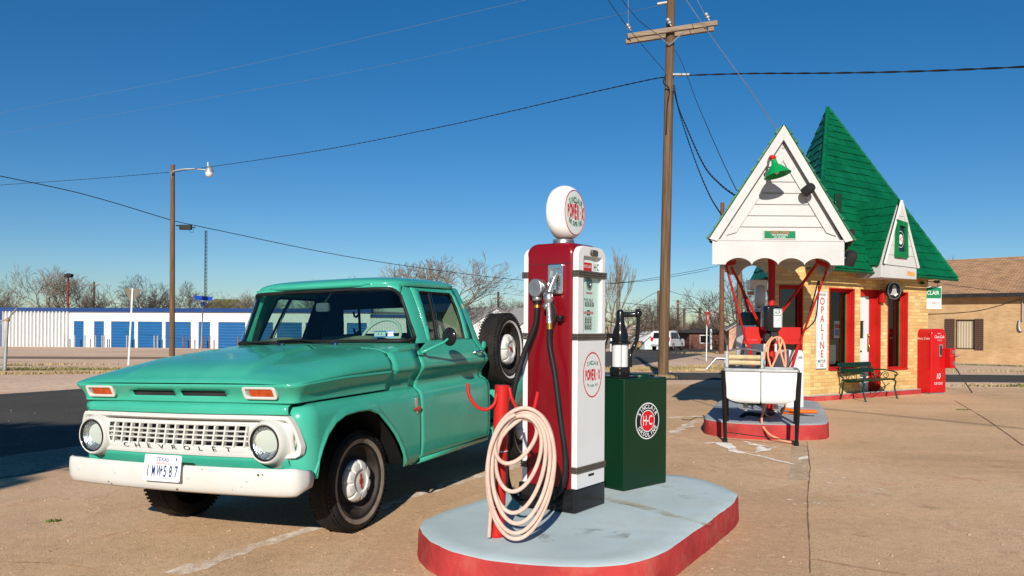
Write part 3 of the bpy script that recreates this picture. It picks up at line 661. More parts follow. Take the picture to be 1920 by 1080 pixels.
# --- cab
BELT = 1.283
def ytop(z): return interp([(1.283, .887), (1.40, .850), (1.55, .795), (1.67, .742), (1.76, .690)], z)   # tumblehome of the upper cab
for s in (1, -1):
    zs = [.405, .42, .45, .50, .56, .62, .70, .78, .84, .87, .89, .905, .918, .93, .938, .946, .955, .975, 1.0, 1.03, 1.055, 1.08, 1.1, 1.125, 1.17, 1.22, 1.26, 1.283]
    door = T()
    X0, X1 = .638, 1.835
    def fx(z): return .634+interp([(.4, -.008), (.93, 0), (.96, .03), (1.09, .035), (1.2, .03), (1.23, .12), (1.283, .262)], z)
    def rx(z): return interp([(.4, 1.83), (.85, 1.845), (.9, 1.84), (.95, 1.79), (1.0, 1.785), (1.09, 1.80), (1.20, 1.74), (1.283, 1.70)], z)
    door.rows([[(lerp(fx(z), rx(z), t), s*(yp(z)+.002), z) for z in zs] for t in [i/24 for i in range(25)]])
    d = door.build('door', M_['teal'], truck, 50, solid=.006)
    sm = T(); sm.tube([(fx(z)-.003, s*(yp(z)+.003), z) for z in zs], .0035, 5).tube([(rx(z)+.002, s*(yp(z)+.003), z) for z in zs], .0035, 5)
    sm.build('door_edge', M_['teal'], d, 60)
    # window frame ring
    def P(x, z): return (x, s*(ytop(z)+.004), z)
    op = outl([(.905, 1.283), (1.70, 1.283), (1.685, 1.50), (1.672, 1.71), (1.655, 1.735), (.96, 1.735), (.935, 1.72), (.915, 1.45)], 6)
    ip_ = outl([(.952, 1.290), (1.560, 1.290), (1.602, 1.50), (1.607, 1.655), (1.585, 1.682), (1.085, 1.690), (1.058, 1.675), (1.000, 1.45)], 6)
    rg = T().rows([[P(x, z) for x, z in op], [P(lerp(a[0], b[0], .8), lerp(a[1], b[1], .8)) for a, b in zip(op, ip_)], [(x, s*(ytop(z)-.014), z) for x, z in ip_]], True)
    rg.build('window_frame', M_['teal'], d, 50, solid=.008)
    T().tube([(x, s*(ytop(z)-.010), z) for x, z in ip_], .011, 6, closed=True).build('window_seal', M_['black'], d, 60)
    gl = T().plate([(x, z) for x, z in ip_], 0)
    gl.v = [(x, -s*(ytop(z)-.018), z) for x, z, _ in [(p[0], -p[1], 0) for p in gl.v]]
    gl.build('side_glass', M_['cabglass'], d, 0)
    T().tube([(1.095, s*(ytop(1.29)-.012), 1.29), (1.165, s*(ytop(1.50)-.012), 1.50), (1.225, s*(ytop(1.69)-.012), 1.69)], .012, 6).build('vent_bar', M_['darkmetal'], d, 60)
    T().tube([(1.135, s*(ytop(1.29)-.008), 1.29), (1.20, s*(ytop(1.50)-.008), 1.50), (1.255, s*(ytop(1.69)-.008), 1.69)], .005, 6).build('vent_bar', M_['chrome'], d, 60)
    h_ = T(); h_.tube([(1.58, s*.948, 1.165), (1.585, s*.985, 1.168), (1.62, s*.998, 1.172), (1.70, s*.992, 1.172), (1.72, s*.965, 1.170)], [.012, .011, .012, .011, .010], 8)
    h_.lathe([(0, .012), (.018, .008), (.022, 0)], 14, lframe((1.56, s*.938, 1.160), (1, 0, 0), (0, 0, 1)))
    h_.build('door_handle', M_['chrome'], d, 60)
    # rocker panel
    T().rows([[(X, s*y, z) for y, z in ((.86, .35), (.915, .358), (.945, .372), (.952, .396), (.940, .402))] for X in (.64, 1.2, 1.84)]).build('rocker_panel', M_['teal'], truck, 50, solid=.006)
    # cab corner behind the door
    cc = T(); R = []
    for t in range(9):
        col = []
        for z in [.40, .46, .55, .7, .85, .9, .925, .945, .97, 1.0, 1.04, 1.08, 1.1, 1.13, 1.18, 1.23, 1.283, 1.35, 1.45, 1.55, 1.65, 1.74]:
            y0 = yp(z) if z <= BELT else ytop(z)
            xr = interp([(.4, 1.875), (.9, 1.88), (1.1, 1.88), (1.283, 1.845), (1.74, 1.79)], z); xf = (rx(z)+.008) if z <= BELT else interp([(1.283, 1.708), (1.74, 1.664)], z)
            a = t/8; rr = .05
            if a < .5: col.append((lerp(xf, xr-rr, a*2), s*y0, z))
            else: b_ = (a-.5)*pi; col.append((xr-rr+rr*sin(b_), s*(y0-rr+rr*cos(b_)), z))
        R.append(col)
    cc.rows(R); cc.build('cab_corner', M_['teal'], truck, 50, solid=.006)
    # windscreen pillar
    ap = T(); R = []
    for z in [1.275, 1.30, 1.36, 1.45, 1.55, 1.65, 1.72, 1.75]:
        yo = ytop(z)
        xf = interp([(1.275, .775), (1.36, .772), (1.72, .80)], z); xb = interp([(1.275, .898), (1.45, .908), (1.72, .93)], z)
        R.append([(xf, s*(yo-.035), z), (xf-.004, s*(yo-.012), z), (xf+.02, s*yo, z), (xb, s*(yo+.002), z), (xb, s*(yo-.05), z), (xf+.03, s*(yo-.07), z)])
    ap.rows(R, True); ap.build('windscreen_pillar', M_['teal'], truck, 50)
# back of the cab with its window
zz = [.42, .95, 1.283]; bk = T()
def bx(z): return interp([(.4, 1.872), (1.1, 1.875), (1.283, 1.845), (1.74, 1.79)], z)
bo = outl([(-.84, 1.29), (.84, 1.29), (.70, 1.735), (-.70, 1.735)], 10); bi = outl([(-.60, 1.335), (.60, 1.335), (.575, 1.60), (-.575, 1.60)], 10)
def rb(pts, r=.0): return pts
bk.rows([[(bx(z), y, z) for y, z in bo], [(bx(z), y, z) for y, z in bi]], True)
bk.add([(bx(.40), -.90, .40), (bx(.40), .90, .40), (bx(1.29), .84, 1.29), (bx(1.29), -.84, 1.29)], [(0, 1, 2, 3)])
b_ = bk.build('cab_back', M_['teal'], truck, 0, solid=.01)
T().tube([(bx(z)-.002, y, z) for y, z in bi], .016, 6, closed=True).build('window_seal', M_['black'], b_, 60)
T().add([(bx(1.335)-.003, -.60, 1.335), (bx(1.335)-.003, .60, 1.335), (bx(1.60)-.003, .575, 1.60), (bx(1.60)-.003, -.575, 1.60)], [(0, 1, 2, 3)]).build('rear_glass', M_['cabglass'], b_, 0)
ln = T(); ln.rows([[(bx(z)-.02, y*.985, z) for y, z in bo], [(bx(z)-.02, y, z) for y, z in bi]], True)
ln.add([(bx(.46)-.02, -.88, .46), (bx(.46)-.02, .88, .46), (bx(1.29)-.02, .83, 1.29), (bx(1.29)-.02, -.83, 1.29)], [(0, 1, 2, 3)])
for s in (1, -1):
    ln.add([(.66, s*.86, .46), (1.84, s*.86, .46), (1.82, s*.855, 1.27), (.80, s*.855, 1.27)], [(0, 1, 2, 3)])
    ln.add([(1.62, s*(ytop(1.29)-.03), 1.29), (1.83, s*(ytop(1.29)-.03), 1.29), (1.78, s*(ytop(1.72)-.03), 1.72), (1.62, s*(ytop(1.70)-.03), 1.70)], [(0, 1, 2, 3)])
ln.build('cab_shade_sheet', pm('cab_shade_dark', (.018, .024, .020), .8), truck, 0)  # dark sheets stand in for the shade inside the cab
gr = T()
for y in (-.36, .36):
    gr.tube([(1.79, y, 1.31), (1.775, y, 1.63)], .014, 6)
    for z in (1.36, 1.52):
        gr.tube([(1.78, y, z+.02), (1.73, y, z-.01), (1.70, y, z), (1.69, y, z+.04)], .011, 6)
gr.build('gun_rack', M_['black'], truck, 60)
# roof
def rhalf(X):
    xm, L = 1.255, .565
    t = min(1, abs(X-xm)/L); return .735*(1-t**7)**(1/5.) if t < 1 else 0
ts = [-1, -.998, -.99, -.975, -.95, -.92, -.88, -.82]+[lerp(-.75, .75, i/20) for i in range(21)]+[.82, .88, .92, .95, .975, .99, .998, 1]
R = []
for t in ts:
    X = 1.255+.565*t; w_ = max(.50, rhalf(X)); row = []
    for u in [-1, -.99, -.97, -.94, -.9, -.85]+[lerp(-.78, .78, i/20) for i in range(21)]+[.85, .9, .94, .97, .99, 1]:
        e = max(0, 1-abs(t)**6)**.5*max(0, 1-abs(u)**5)**.6
        Xb = X-.045*(1-u*u)*(1 if t < 0 else 0)*abs(t)
        row.append((Xb, u*w_, 1.752+.075*e*(1-.25*t*t)))
    R.append(row)
roof = T().rows(R)
roof.rows([[(p[0]+(.0), p[1], p[2]) for p in R[0]], [(p[0]+.012, p[1], p[2]-.020) for p in R[0]], [(p[0]+.075, p[1]*.97, p[2]-.032) for p in R[0]]])
roof.rows([[(p[0], p[1], p[2]) for p in R[-1]], [(p[0]-.010, p[1], p[2]-.022) for p in R[-1]], [(p[0]-.05, p[1]*.97, p[2]-.026) for p in R[-1]]])
for k in (0, -1):
    E_ = [r[k] for r in R]; roof.rows([E_, [(p[0], p[1]*.992, p[2]-.020) for p in E_], [(p[0], p[1]*.94, p[2]-.024) for p in E_]])
roof = roof.build('roof', M_['teal'], truck, 50)
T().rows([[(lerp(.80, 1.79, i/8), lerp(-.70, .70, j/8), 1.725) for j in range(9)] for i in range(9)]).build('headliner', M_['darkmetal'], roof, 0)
# windscreen: wraps at the corners
def ws(u, v):
    v = v*(1-.13*max(0, (abs(u)-.78)/.22)**2.2)+(1-v)*.07*max(0, (abs(u)-.84)/.16)**2
    z = lerp(1.300, 1.712, v)-.006*u*u*(1-v)-.012*abs(u)**3*v
    yb, yt = .862, .700; Y = lerp(yb, yt, v**1.05)*sin(u*pi/2*.97)/sin(pi/2*.97)
    X = lerp(lerp(.60, .69, v), lerp(.775, .80, v), (abs(u)**4.5))
    return (X, Y, z)
uu = [lerp(-1, 1, i/40) for i in range(41)]
wsg = T().rows([[ws(u, v/8) for v in range(9)] for u in uu]).build('windscreen', M_['cabglass'], truck, 60)
rim = [ws(u, 0) for u in uu]+[ws(1, v/8) for v in range(1, 9)]+[ws(u, 1) for u in reversed(uu[:-1])]+[ws(-1, v/8) for v in range(7, 0, -1)]
T().tube([(p[0]-.004, p[1], p[2]) for p in rim], .016, 6, closed=True).build('windscreen_seal', M_['black'], wsg, 60)
# black/teal header above the glass
T().rows([[(ws(u, 1)[0], ws(u, 1)[1], ws(u, 1)[2]) for u in uu], [(ws(u, 1)[0]-.0, ws(u, 1)[1], max(1.742, ws(u, 1)[2])) for u in uu]]).build('windscreen_header', M_['teal'], truck, 60, solid=.006)
for (y0, y1, z0, col, txt) in ((.575, .675, 1.325, 'palegreen', '4  4'), (.69, .745, 1.327, 'lettercyan', '03·14')):
    A = lframe((.5*(ws(y0/.862*.72, .09)[0]+ws(y1/.862*.72, .09)[0])+.012, (y0+y1)/2, 1.352), (.18, 1, 0), (.18, 0, 1))
    st = T().prism(rrect(-(y1-y0)/2, (y1-y0)/2, -.026, .026, .004), 0, .001, A).build('window_sticker', M_['lettercyan'] , wsg, 0)
    T().prism(rrect(-(y1-y0)/2+.004, (y1-y0)/2-.004, -.017, .017, .003), .0012, .002, A).build('sticker_face', M_['palegreen'], st, 0)
    T().text(txt, A @ TR(0, 0, .003), .026, .001, 0, .9).build('sticker_lettering', M_['letterblack'], st, 0)
# wipers
for s, pts in ((1, [(.50, .30, 1.290), (.545, .12, 1.298), (.565, -.10, 1.318), (.572, -.32, 1.312)]), (-1, [(.50, -.22, 1.290), (.548, -.40, 1.298), (.60, -.66, 1.306), (.68, -.80, 1.306)])):
    wp = T().tube(pts[:2], .006, 6).tube([(p[0]-.012, p[1], p[2]+.006) for p in pts[1:]], .007, 6).build('wiper', M_['black'], truck, 60)
    T().lathe([(0, .028), (.012, .024), (.018, .010), (.022, 0)], 14, Matrix.Translation((.50, pts[0][1]*1.0, ctop(.50, .3)))).build('wiper_pivot', M_['chrome'], wp, 60)
# interior
dash = T(); R = [[(.66, .80*u, 1.30), (.72, .80*u, 1.315+.028*max(0, cos((abs(u)-.5)*pi/.62))*(1 if abs(abs(u)-.5) < .31 else 0)), (.80, .80*u, 1.29), (.84, .80*u, 1.20), (.80, .80*u, 1.02)] for u in [lerp(-1, 1, i/40) for i in range(41)]]
dash.rows(R).build('dashboard', M_['seat'], truck, 60)
sw = T().tube([(.0+.185*cos(a), .185*sin(a), 0) for a in [2*pi*i/36 for i in range(36)]], .013, 8, closed=True, M=Matrix.Translation((.98, .40, 1.315)) @ RY(radians(-56)))
sw.cyl((.98, .40, 1.315), (.80, .40, 1.16), .03, .03, 10); sw.box(-.012, .012, -.18, .18, -.008, .008, Matrix.Translation((.98, .40, 1.315)) @ RY(radians(-56)))
sw.build('steering_wheel', pm('pale_mint_plastic', (.55, .70, .62), .4, 0, .05), truck, 60)
st = T(); st.box(1.22, 1.74, -.74, .74, .72, .92); st.box(-.07, .07, -.74, .74, -.02, .44, Matrix.Translation((1.66, 0, .90)) @ RY(.18))
st.build('seat', M_['seat'], truck, 40, bevel=.04, seg=3)
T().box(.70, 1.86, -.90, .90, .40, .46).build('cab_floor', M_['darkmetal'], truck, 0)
T().prism(rrect(-.28, .28, -.16, .16, .05), -.01, .01, Matrix.Translation((1.70, .52, 1.45)) @ RZ(pi/2-.2) @ RX(pi/2-.2)).build('seat_cloth', M_['tan'], truck, 40)
T().prism(rrect(-.065, .065, -.036, .036, .02), -.012, .012, lframe((.83, -.06, 1.585), (0, 1, 0), (.1, 0, 1))).tube([(.80, .05, 1.70), (.82, -.03, 1.63)], .006, 6).build('rear_view_mirror', M_['steel'], truck, 50)
# door mirror on its arm
mr = T().tube([(.70, .955, 1.205), (.70, .985, 1.215), (.84, 1.07, 1.275), (.88, 1.085, 1.30)], [.012, .012, .010, .010], 8).prism(rrect(-.05, .05, -.018, .018, .008), 0, .01, lframe((.70, .945, 1.20), (1, 0, 0), (0, -.25, 1)))
mr = mr.build('door_mirror', M_['teal'], truck, 50)
T().lathe([(0, .02), (.04, .018), (.068, .008), (.074, -.004), (.070, -.008), (0, -.008)], 24, lframe((.895, 1.09, 1.318), (-.25, 1, 0), (0, 0, 1))).build('mirror_head', M_['blackgloss'], mr, 60)
# round marker lamp on the cab corner
T().lathe([(0, .02), (.03, .016), (.04, 0)], 16, frame((1.84, .93, 1.22), (0, 0, 1), (1, 0, 0))).build('side_lamp', M_['teal'], truck, 60)
# --- wheels
def wheel(name, c, s, r=.345, wid=.19, white=False, steer=0):
    # local z = outward
    M = Matrix.Translation((c[0], c[1], c[2])) @ RZ(s*steer) @ (frame((0, 0, 0), (1, 0, 0), (0, 0, -1)) if s > 0 else frame((0, 0, 0), (1, 0, 0), (0, 0, 1)))
    h = wid/2
    ty = T().lathe([(.250, -h*.9), (.30, -h), (r-.015, -h*.86), (r-.002, -h*.72), (r, -h*.3), (r, h*.3), (r-.002, h*.72), (r-.016, h*.88), (.318, h*.98), (.29, h), (.268, h*.93), (.252, h*.80), (.250, h*.6)], 56, M)
    w_ = ty.build(name, M_['tyre'], truck, 35)
    gv = T()
    for k in range(64):                                       # tread blocks across the shoulder
        for q in (-1, 1):
            a = 2*pi*k/64; gv.box(-.010, .010, -.004, .0012, -.018, .018, M @ RZ(a) @ TR(0, r-.002, q*h*.70) @ RX(-q*.32))
    for z in (-.34, -.06, .22, .45):
        gv.lathe([(r+.0035, h*z-.012), (r+.004, h*z), (r+.0035, h*z+.012)], 56, M)
    gv.build('tread', M_['tyre'], w_, 0)
    T().lathe([(.262, h*.935), (.276, h*.985), (.292, h*1.01)] if not white else [(.256, h*.90), (.265, h*.955), (.276, h*.985)], 56, M).build('sidewall_band', M_['whitewall'] if white else M_['tyredust'], w_, 60)
    rim = T().lathe([(.252, h*.78), (.244, h*.86), (.236, h*.80), (.226, h*.45), (.20, h*.15), (.17, h*.12), (.145, h*.42), (.11, h*.45), (0, h*.45)], 48, M).build('rim', M_['rustrim'], w_, 50)
    cp = []
    for (rr, z, amp) in ((.142, h*.42, 0), (.146, h*.62, 0), (.142, h*.78, .010), (.128, h*.96, .012), (.092, h*1.06, .006), (.080, h*1.04, 0), (.074, h*.95, 0), (.060, h*.92, 0), (.040, h*.98, 0), (0, h*1.0, 0)):
        row = []
        for k in range(64):
            a = 2*pi*k/64; n_ = max(0, cos(8*a))**6
            row.append(((rr-amp*n_)*cos(a), (rr-amp*n_)*sin(a), z-(.018*n_ if amp > .008 else 0)))
        cp.append(row)
    cap = T().rows(cp, True, M).build('hubcap', M_['cream'], w_, 35)
    T().prism([(-.05, .004), (-.016, .006), (-.014, .017), (.016, .017), (.018, .006), (.052, .004), (.048, -.008), (.016, -.008), (.014, -.018), (-.016, -.018), (-.018, -.008), (-.054, -.008)], h*.99, h*1.04, M @ RZ(.5 if white else 1.5)).build('hubcap_badge', pm('hub_red', (.33, .035, .02), .5), cap, 0)
    return w_
wheel('front_wheel', (0, .755, .345), 1)
wheel('front_wheel', (0, -.755, .345), -1)
wheel('rear_wheel', (2.95, .75, .345), 1)
wheel('rear_wheel', (2.95, -.75, .345), -1)
wheel('spare_wheel', (2.29, .90, 1.165), 1, .345, .20, True)
# --- step-side bed
bed = T(); bed.box(1.93, 3.75, -.66, -.62, .58, 1.02); bed.box(1.93, 3.75, .62, .66, .58, 1.02); bed.box(1.93, 1.97, -.62, .62, .58, 1.06); bed.box(3.70, 3.75, -.62, .62, .58, 1.02); bed.box(1.93, 3.75, -.64, .64, .54, .585)
bed = bed.build('cargo_bed', M_['teal'], truck, 30, bevel=.01)
for s in (1, -1):
    R = []
    for X, zt in ((2.20, .50), (2.22, .62), (2.28, .76), (2.40, .87), (2.55, .93), (2.75, .96), (2.95, .965), (3.15, .95), (3.35, .90), (3.50, .80), (3.58, .65), (3.60, .52)):
        R.append([(X, s*.66, zt+.01), (X, s*.80, zt+.008), (X, s*.90, zt-.01), (X, s*.955, zt-.05), (X, s*.97, max(.46, zt-.12)), (X, s*.97, max(.44, min(zt-.16, .80 if 2.60 < X < 3.30 else .47)))])
    fn = T().rows(R).build('rear_fender', M_['teal'], truck, 60, solid=.01)
    T().box(1.90, 2.24, s*.66, s*.97, .455, .475).box(1.90, 2.24, s*.962, s*.974, .40, .474).build('side_step', M_['teal'], truck, 30)
T().cyl((2.29, .66, 1.165), (2.29, .84, 1.165), .05, .05, 10).build('spare_bracket', M_['darkmetal'], truck, 60)
# --- chassis, its solid blocks and black colour standing in for underside shade
ch = T()
for y in (-.42, .42): ch.box(-.82, 3.7, y-.04, y+.04, .40, .52)
ch.box(-.70, .62, -.44, .44, .36, .90); ch.cyl((0, -.74, .345), (0, .74, .345), .05, .05, 10); ch.cyl((2.95, -.75, .345), (2.95, .75, .345), .06, .06, 10)
ch.cyl((.6, -.3, .33), (2.9, 0, .36), .04, .04, 8); ch.box(-.68, -.62, -.80, .80, .48, .66)
ch.box(.50, .64, -.90, .90, .42, .93)
ch.build('chassis', M_['shadeblack'], truck, 0)
# ------------------------------------------------------------------ near pump island
def island(name, pts, h, top_mat, label, wob=.006):
    P = chaikin([Vector((p[0], p[1])) for p in pts], 3)
    out = []
    for a, b in zip(P, P[1:]+P[:1]):
        n = max(1, int((b-a).length/.05)); out += [a.lerp(b, i/n) for i in range(n)]
    P = out; c = sum(P, Vector((0, 0)))/len(P); n = len(P)
    root = thing(name, label, 'pump island', (c.x, c.y, g(c.x, c.y)))
    zz = [random.uniform(-1, 1) for _ in P]; zz = [(zz[i-1]+zz[i]+zz[(i+1) % n])/3 for i in range(n)]
    def ringp(off, dz, jag): 
        R = []
        for i, p in enumerate(P):
            t = (P[(i+1) % n]-P[i-1]).normalized(); nr = Vector((t.y, -t.x))
            if nr.dot(p-c) < 0: nr = -nr
            q = p+nr*(off+zz[i]*jag)
            R.append((q.x-c.x, q.y-c.y, g(q.x, q.y)-g(c.x, c.y)+dz))
        return R
    k = MB().rows([ringp(.012, -.06, .004), ringp(.006, .06, .006), ringp(.002, h-.03, .008), ringp(-.006, h-.008, .012)], True).build('kerb_face', M_['curbred'], root, 60)
    ra, rb_, rc = ringp(-.006, h-.008, .012), ringp(-.022, h, .012), ringp(-.12, h+.001, .0)
    m = MB().rows([ra, rb_, rc], True)
    b = len(m.v); m.add(rc, [tuple(range(n))]); 
    t = m.build('top_slab', top_mat, root, 60)
    return root
isl = [gp(*p, dz=.185) for p in ((779, 985), (800, 1012), (870, 1042), (1001, 1060), (1150, 1062), (1235, 1042), (1300, 996), (1372, 946), (1389, 925), (1352, 908), (1300, 893), (1251, 888), (1130, 890), (1010, 900), (904, 936), (812, 962))]
isr = island('pump_island', [(p.x, p.y) for p in isl], .185, M_['islandtop'], 'pale blue topped concrete island with a red kerb under the tall red pump')
def stain(pts, wid, mat, nm):
    # a stain lying on the slab, following its slope
    o = strip(nm, [tuple(gp(px, py, .185)[:2]) for px, py in pts], wid, .1905, mat, .25, None); o.parent = isr; o.location = -isr.location; return o
stain([(1136, 934), (1190, 946), (1260, 968), (1330, 985)], lambda t: .10*(1-.5*t), wornmat('rust_stain', (.48, .40, .22), .40, .72, 5), 'rust_stain')
stain([(1000, 1010), (1080, 1000), (1180, 1005)], .16, wornmat('dirt_stain', (.33, .33, .29), .50, .80, 5), 'dirt_stain')
stain([(1180, 905), (1290, 925), (1350, 950)], .20, wornmat('chalk_stain', (.60, .62, .58), .50, .75, 4), 'chalk_stain')
# ------------------------------------------------------------------ red gas pump
PH = radians(53); PA = gp(1064, 963, dz=.187)+Vector((.045, .0, 0))
pump = thing('gas_pump', 'tall red and white gas pump topped by a round white globe', 'gas pump', PA, PH)
PW, PD, B0 = .365, .435, 0.0
hz = lambda z: z-PA.z
base = MB().prism(rrect(-.012, PW+.012, -.010, PD+.012, .02), 0, hz(.350)).build('base', M_['blackgloss'], pump, 40, bevel=.006)
body = MB(); n_ = 10
prof = []
def sec(z, ins):   # rounded-corner section of the body
    return [(x, y, z) for x, y in rrect(.004+ins*.6, PW-.004-ins*.6, .022+ins, PD-.022-ins, max(.045-ins*.2, .02), 6)]
R = [sec(hz(.350), 0), sec(hz(1.868), 0)]
for i in range(1, 11):
    a = pi/2*i/10; R.append(sec(hz(1.868)+.087*sin(a), .068*(1-cos(a))))
body.rows(R, True); body.add(R[-1], [tuple(range(len(R[-1])))])
body = body.build('body', M_['red'], pump, 50)
MB().ring(rrect(-.0005+.004, PW-.0035, .0215, PD-.0215, .045, 6), rrect(.008, PW-.008, .026, PD-.026, .041, 6), hz(1.812), hz(1.816)).build('lid_seam', M_['darkmetal'], body, 0)
def facepoly(z0, z1, rt, rb=.004, x0=.006, x1=PW-.006, n=7):
    out = []
    for cx, cz, a0, r in ((x1-rt, z1-rt, 0, rt), (x0+rt, z1-rt, pi/2, rt), (x0+rb, z0+rb, pi, rb), (x1-rb, z0+rb, 3*pi/2, rb)):
        for i in range(n+1): a = a0+pi/2*i/n; out.append((cx+r*cos(a), cz+r*sin(a)))
    return out
for side in (0, 1):
    # local frame of a face: x across, y up, z outwards
    A = frame((0, .020, 0), (1, 0, 0), (0, 0, 1)) if side == 0 else frame((PW, PD-.040, 0), (-1, 0, 0), (0, 0, 1))
    nm = 'face_panel'
    lo = MB().prism(facepoly(hz(.352), hz(1.318), .012), -.012, .030, A).build(nm, M_['white'], pump, 40, bevel=.010, seg=3)
    op, ipn = facepoly(hz(1.336), hz(1.930), .075, x0=.006, x1=PW-.006), facepoly(hz(1.362), hz(1.862), .012, .01, x0=.080, x1=PW-.055)
    up = MB().ring(op, ipn, -.012, .030, A).build(nm, M_['white'], pump, 40, bevel=.007, seg=3)
    if side == 0:
        MB().prism(facepoly(hz(1.362), hz(1.862), .012, .01, x0=.078, x1=PW-.053), -.010, .004, A).build('dial_plate', M_['palegreen'], up, 30)
        F_ = A @ TR(0, 0, .0055)
        cx = (.080+PW-.055)/2
        MB().prism(rrect(.095, .215, hz(1.768), hz(1.826), .006), 0, .0015, F_).build('red_banner', M_['letterred'], up, 30)
        MB().text('SINCLAIR', F_ @ TR(.155, hz(1.80), .003), .030, .002, 0, .82).build('banner_lettering', M_['letterwhite'], up, 0)
        MB().text('H·C', F_ @ TR(.272, hz(1.80), .002), .062, .004, 0, .66).build('initials', M_['letterblack'], up, 0)
        dl = MB()
        dl.text('THIS SALE', F_ @ TR(cx-.02, hz(1.578), .001), .030, .0005, 0, .85)
        dl.text('GALLONS', F_ @ TR(cx-.02, hz(1.462), .001), .022, .0004, 0, .9); dl.text('CENTS PER GALLON', F_ @ TR(cx-.02, hz(1.418), .001), .012, .0003, 0, .9)
        for z_, n_, w_ in ((1.550, 4, .020), (1.440, 3, .020), (1.398, 3, .022)):
            for i in range(n_):
                x_ = cx-.05+i*.030
                dl.prism(rrect(x_-w_/2, x_+w_/2, hz(z_)-.014, hz(z_)+.014, .003), 0, .001, F_)
        dl.box(cx-.035, cx+.0, hz(1.508)-.004, hz(1.508)+.004, 0, .001, F_).box(cx-.035, cx+.0, hz(1.482)-.004, hz(1.482)+.004, 0, .001, F_)
        dl.build('dial_lettering', M_['letterblack'], up, 0)
        dg = MB()
        for z_, tx, n_ in ((1.550, '0000', 4), (1.440, '000', 3), (1.398, '238', 3)):
            for i in range(n_): dg.text(tx[i], F_ @ TR(cx-.05+i*.030, hz(z_), .0017), .026, .001)
        dg.build('dial_digit', M_['letterwhite'], up, 0)
        MB().box(cx-.075, cx+.045, hz(1.495)-.008, hz(1.495)+.008, 0, .0008, F_).box(cx-.05, cx+.03, hz(1.626)-.006, hz(1.626)+.006, 0, .0008, F_).build('red_band', pm('faded_red', (.55, .22, .22), .5), up, 0)
        MB().lathe([(.036, 0), (.040, .008), (.034, .010), (.032, .002)], 28, F_ @ TR(cx-.02, hz(1.690), 0)).build('sight_ring', M_['chrome'], up, 60)
        MB().lathe([(0, .012), (.016, .009), (.032, .001)], 24, F_ @ TR(cx-.02, hz(1.690), 0)).build('sight_glass', pm('dark_sight_glass', (.05, .09, .09), .1, coat=.6), up, 60)
        MB().plate([(.082, hz(1.364)), (PW-.057, hz(1.364)), (PW-.057, hz(1.720)), (.082, hz(1.720))], .019, A).build('dial_glass', M_['clearglass'], up, 0)
    bd = MB()
    for z0 in ((1.318), (1.728), (.455)):
        for k in range(3): bd.prism(rrect(-.002, PW+.002, hz(z0)+.0145*k-.002, hz(z0)+.0145*k+.0105, .004, 2), -.012, .038, A)
        bd.build('trim_band', M_['bronze'], pump, 30, bevel=.002); bd = MB()
    if side == 0:
        nb = MB().box(.150, .250, hz(1.890)-.014, hz(1.890)+.014, .0, .036, A).box(.165, .235, hz(1.890)-.020, hz(1.890)+.020, .0, .040, A).build('name_badge', M_['bronze'], pump, 30, bevel=.003)
        B_ = A @ TR(PW/2+.01, hz(1.085), .0312)
        rg = MB().ring(circ(0, 0, .118, 48, .150), circ(0, 0, .111, 48, .142), 0, .0008, B_).build('emblem_ring', M_['letterred'], lo, 0)
        t1 = MB()
        for i, ch in enumerate('SINCLAIR'):
            x_ = lerp(-.062, .062, i/7); t1.text(ch, B_ @ TR(x_, .078-.9*x_*x_*2.2, .001) @ RZ(-x_*2.2), .038, .016, 0, .80)
        t1.build('emblem_upper_lettering', M_['lettergreen'], lo, 0); t1 = MB()
        for i, ch in enumerate('THE SUPER FUEL'):
            x_ = lerp(-.066, .066, i/13)
            if ch != ' ': t1.text(ch, B_ @ TR(x_, -.074+2.0*x_*x_, .001) @ RZ(x_*2.2), .024, .001, 0, .8)
        t1.build('emblem_lower_lettering', M_['lettergreen'], lo, 0)
        t2 = MB()
        for i, ch in enumerate('POWER·X'):
            x_ = lerp(-.082, .084, i/6); t2.text(ch, B_ @ TR(x_, -.004, .001), .100-1.2*abs(x_)**1.5*.5, .040, 0, .42 if ch != 'W' else .36)
        t2.build('emblem_lettering', M_['letterred'], lo, 0)
        MB().box(.15, .22, hz(.425)-.008, hz(.425)+.008, .030, .033, A).build('latch', M_['darkmetal'], lo, 30, bevel=.002)
# globe
GA = Matrix.Translation((PW/2, PD/2, hz(2.170))) @ RZ(radians(6)) @ RX(pi/2)      # local z = towards the front
MB().lathe([(.085, 0), (.080, .012), (.072, .030), (.074, .045)], 32, Matrix.Translation((PW/2, PD/2, hz(1.945)))).build('globe_collar', M_['steel'], pump, 60)
pr = [(0, -.070), (.10, -.069), (.145, -.062), (.172, -.042), (.183, -.012), (.186, .012), (.182, .040), (.170, .066), (.156, .080), (.147, .084)]
glb = MB().lathe(pr, 56, GA).build('globe', pm('milk_glass', (.82, .82, .80), .25, 0, .02, 3, coat=.5), pump, 60)
MB().lathe([(0, .088), (.08, .087), (.146, .084)], 48, GA).build('globe_lens', pm('globe_face', (.70, .76, .70), .3, 0, .03, 3, coat=.6), glb, 60)
MB().lathe([(.146, .0845), (.149, .087), (.152, .0825)], 56, GA).build('globe_rim', M_['letterred'], glb, 60)
G2 = GA @ TR(0, 0, .0895)
t1 = MB()
for i, ch in enumerate('SINCLAIR'):
    x_ = lerp(-.085, .085, i/7); t1.text(ch, G2 @ TR(x_, .082-2.4*x_*x_, 0) @ RZ(-x_*3.2), .056, .022, 0, .74)
t1.build('globe_upper_lettering', M_['lettergreen'], glb, 0); t1 = MB()
for i, ch in enumerate('THE SUPER FUEL'):
    x_ = lerp(-.094, .094, i/13)
    if ch != ' ': t1.text(ch, G2 @ TR(x_, -.078+2.2*x_*x_, 0) @ RZ(x_*3.2), .042, .020, 0, .66)
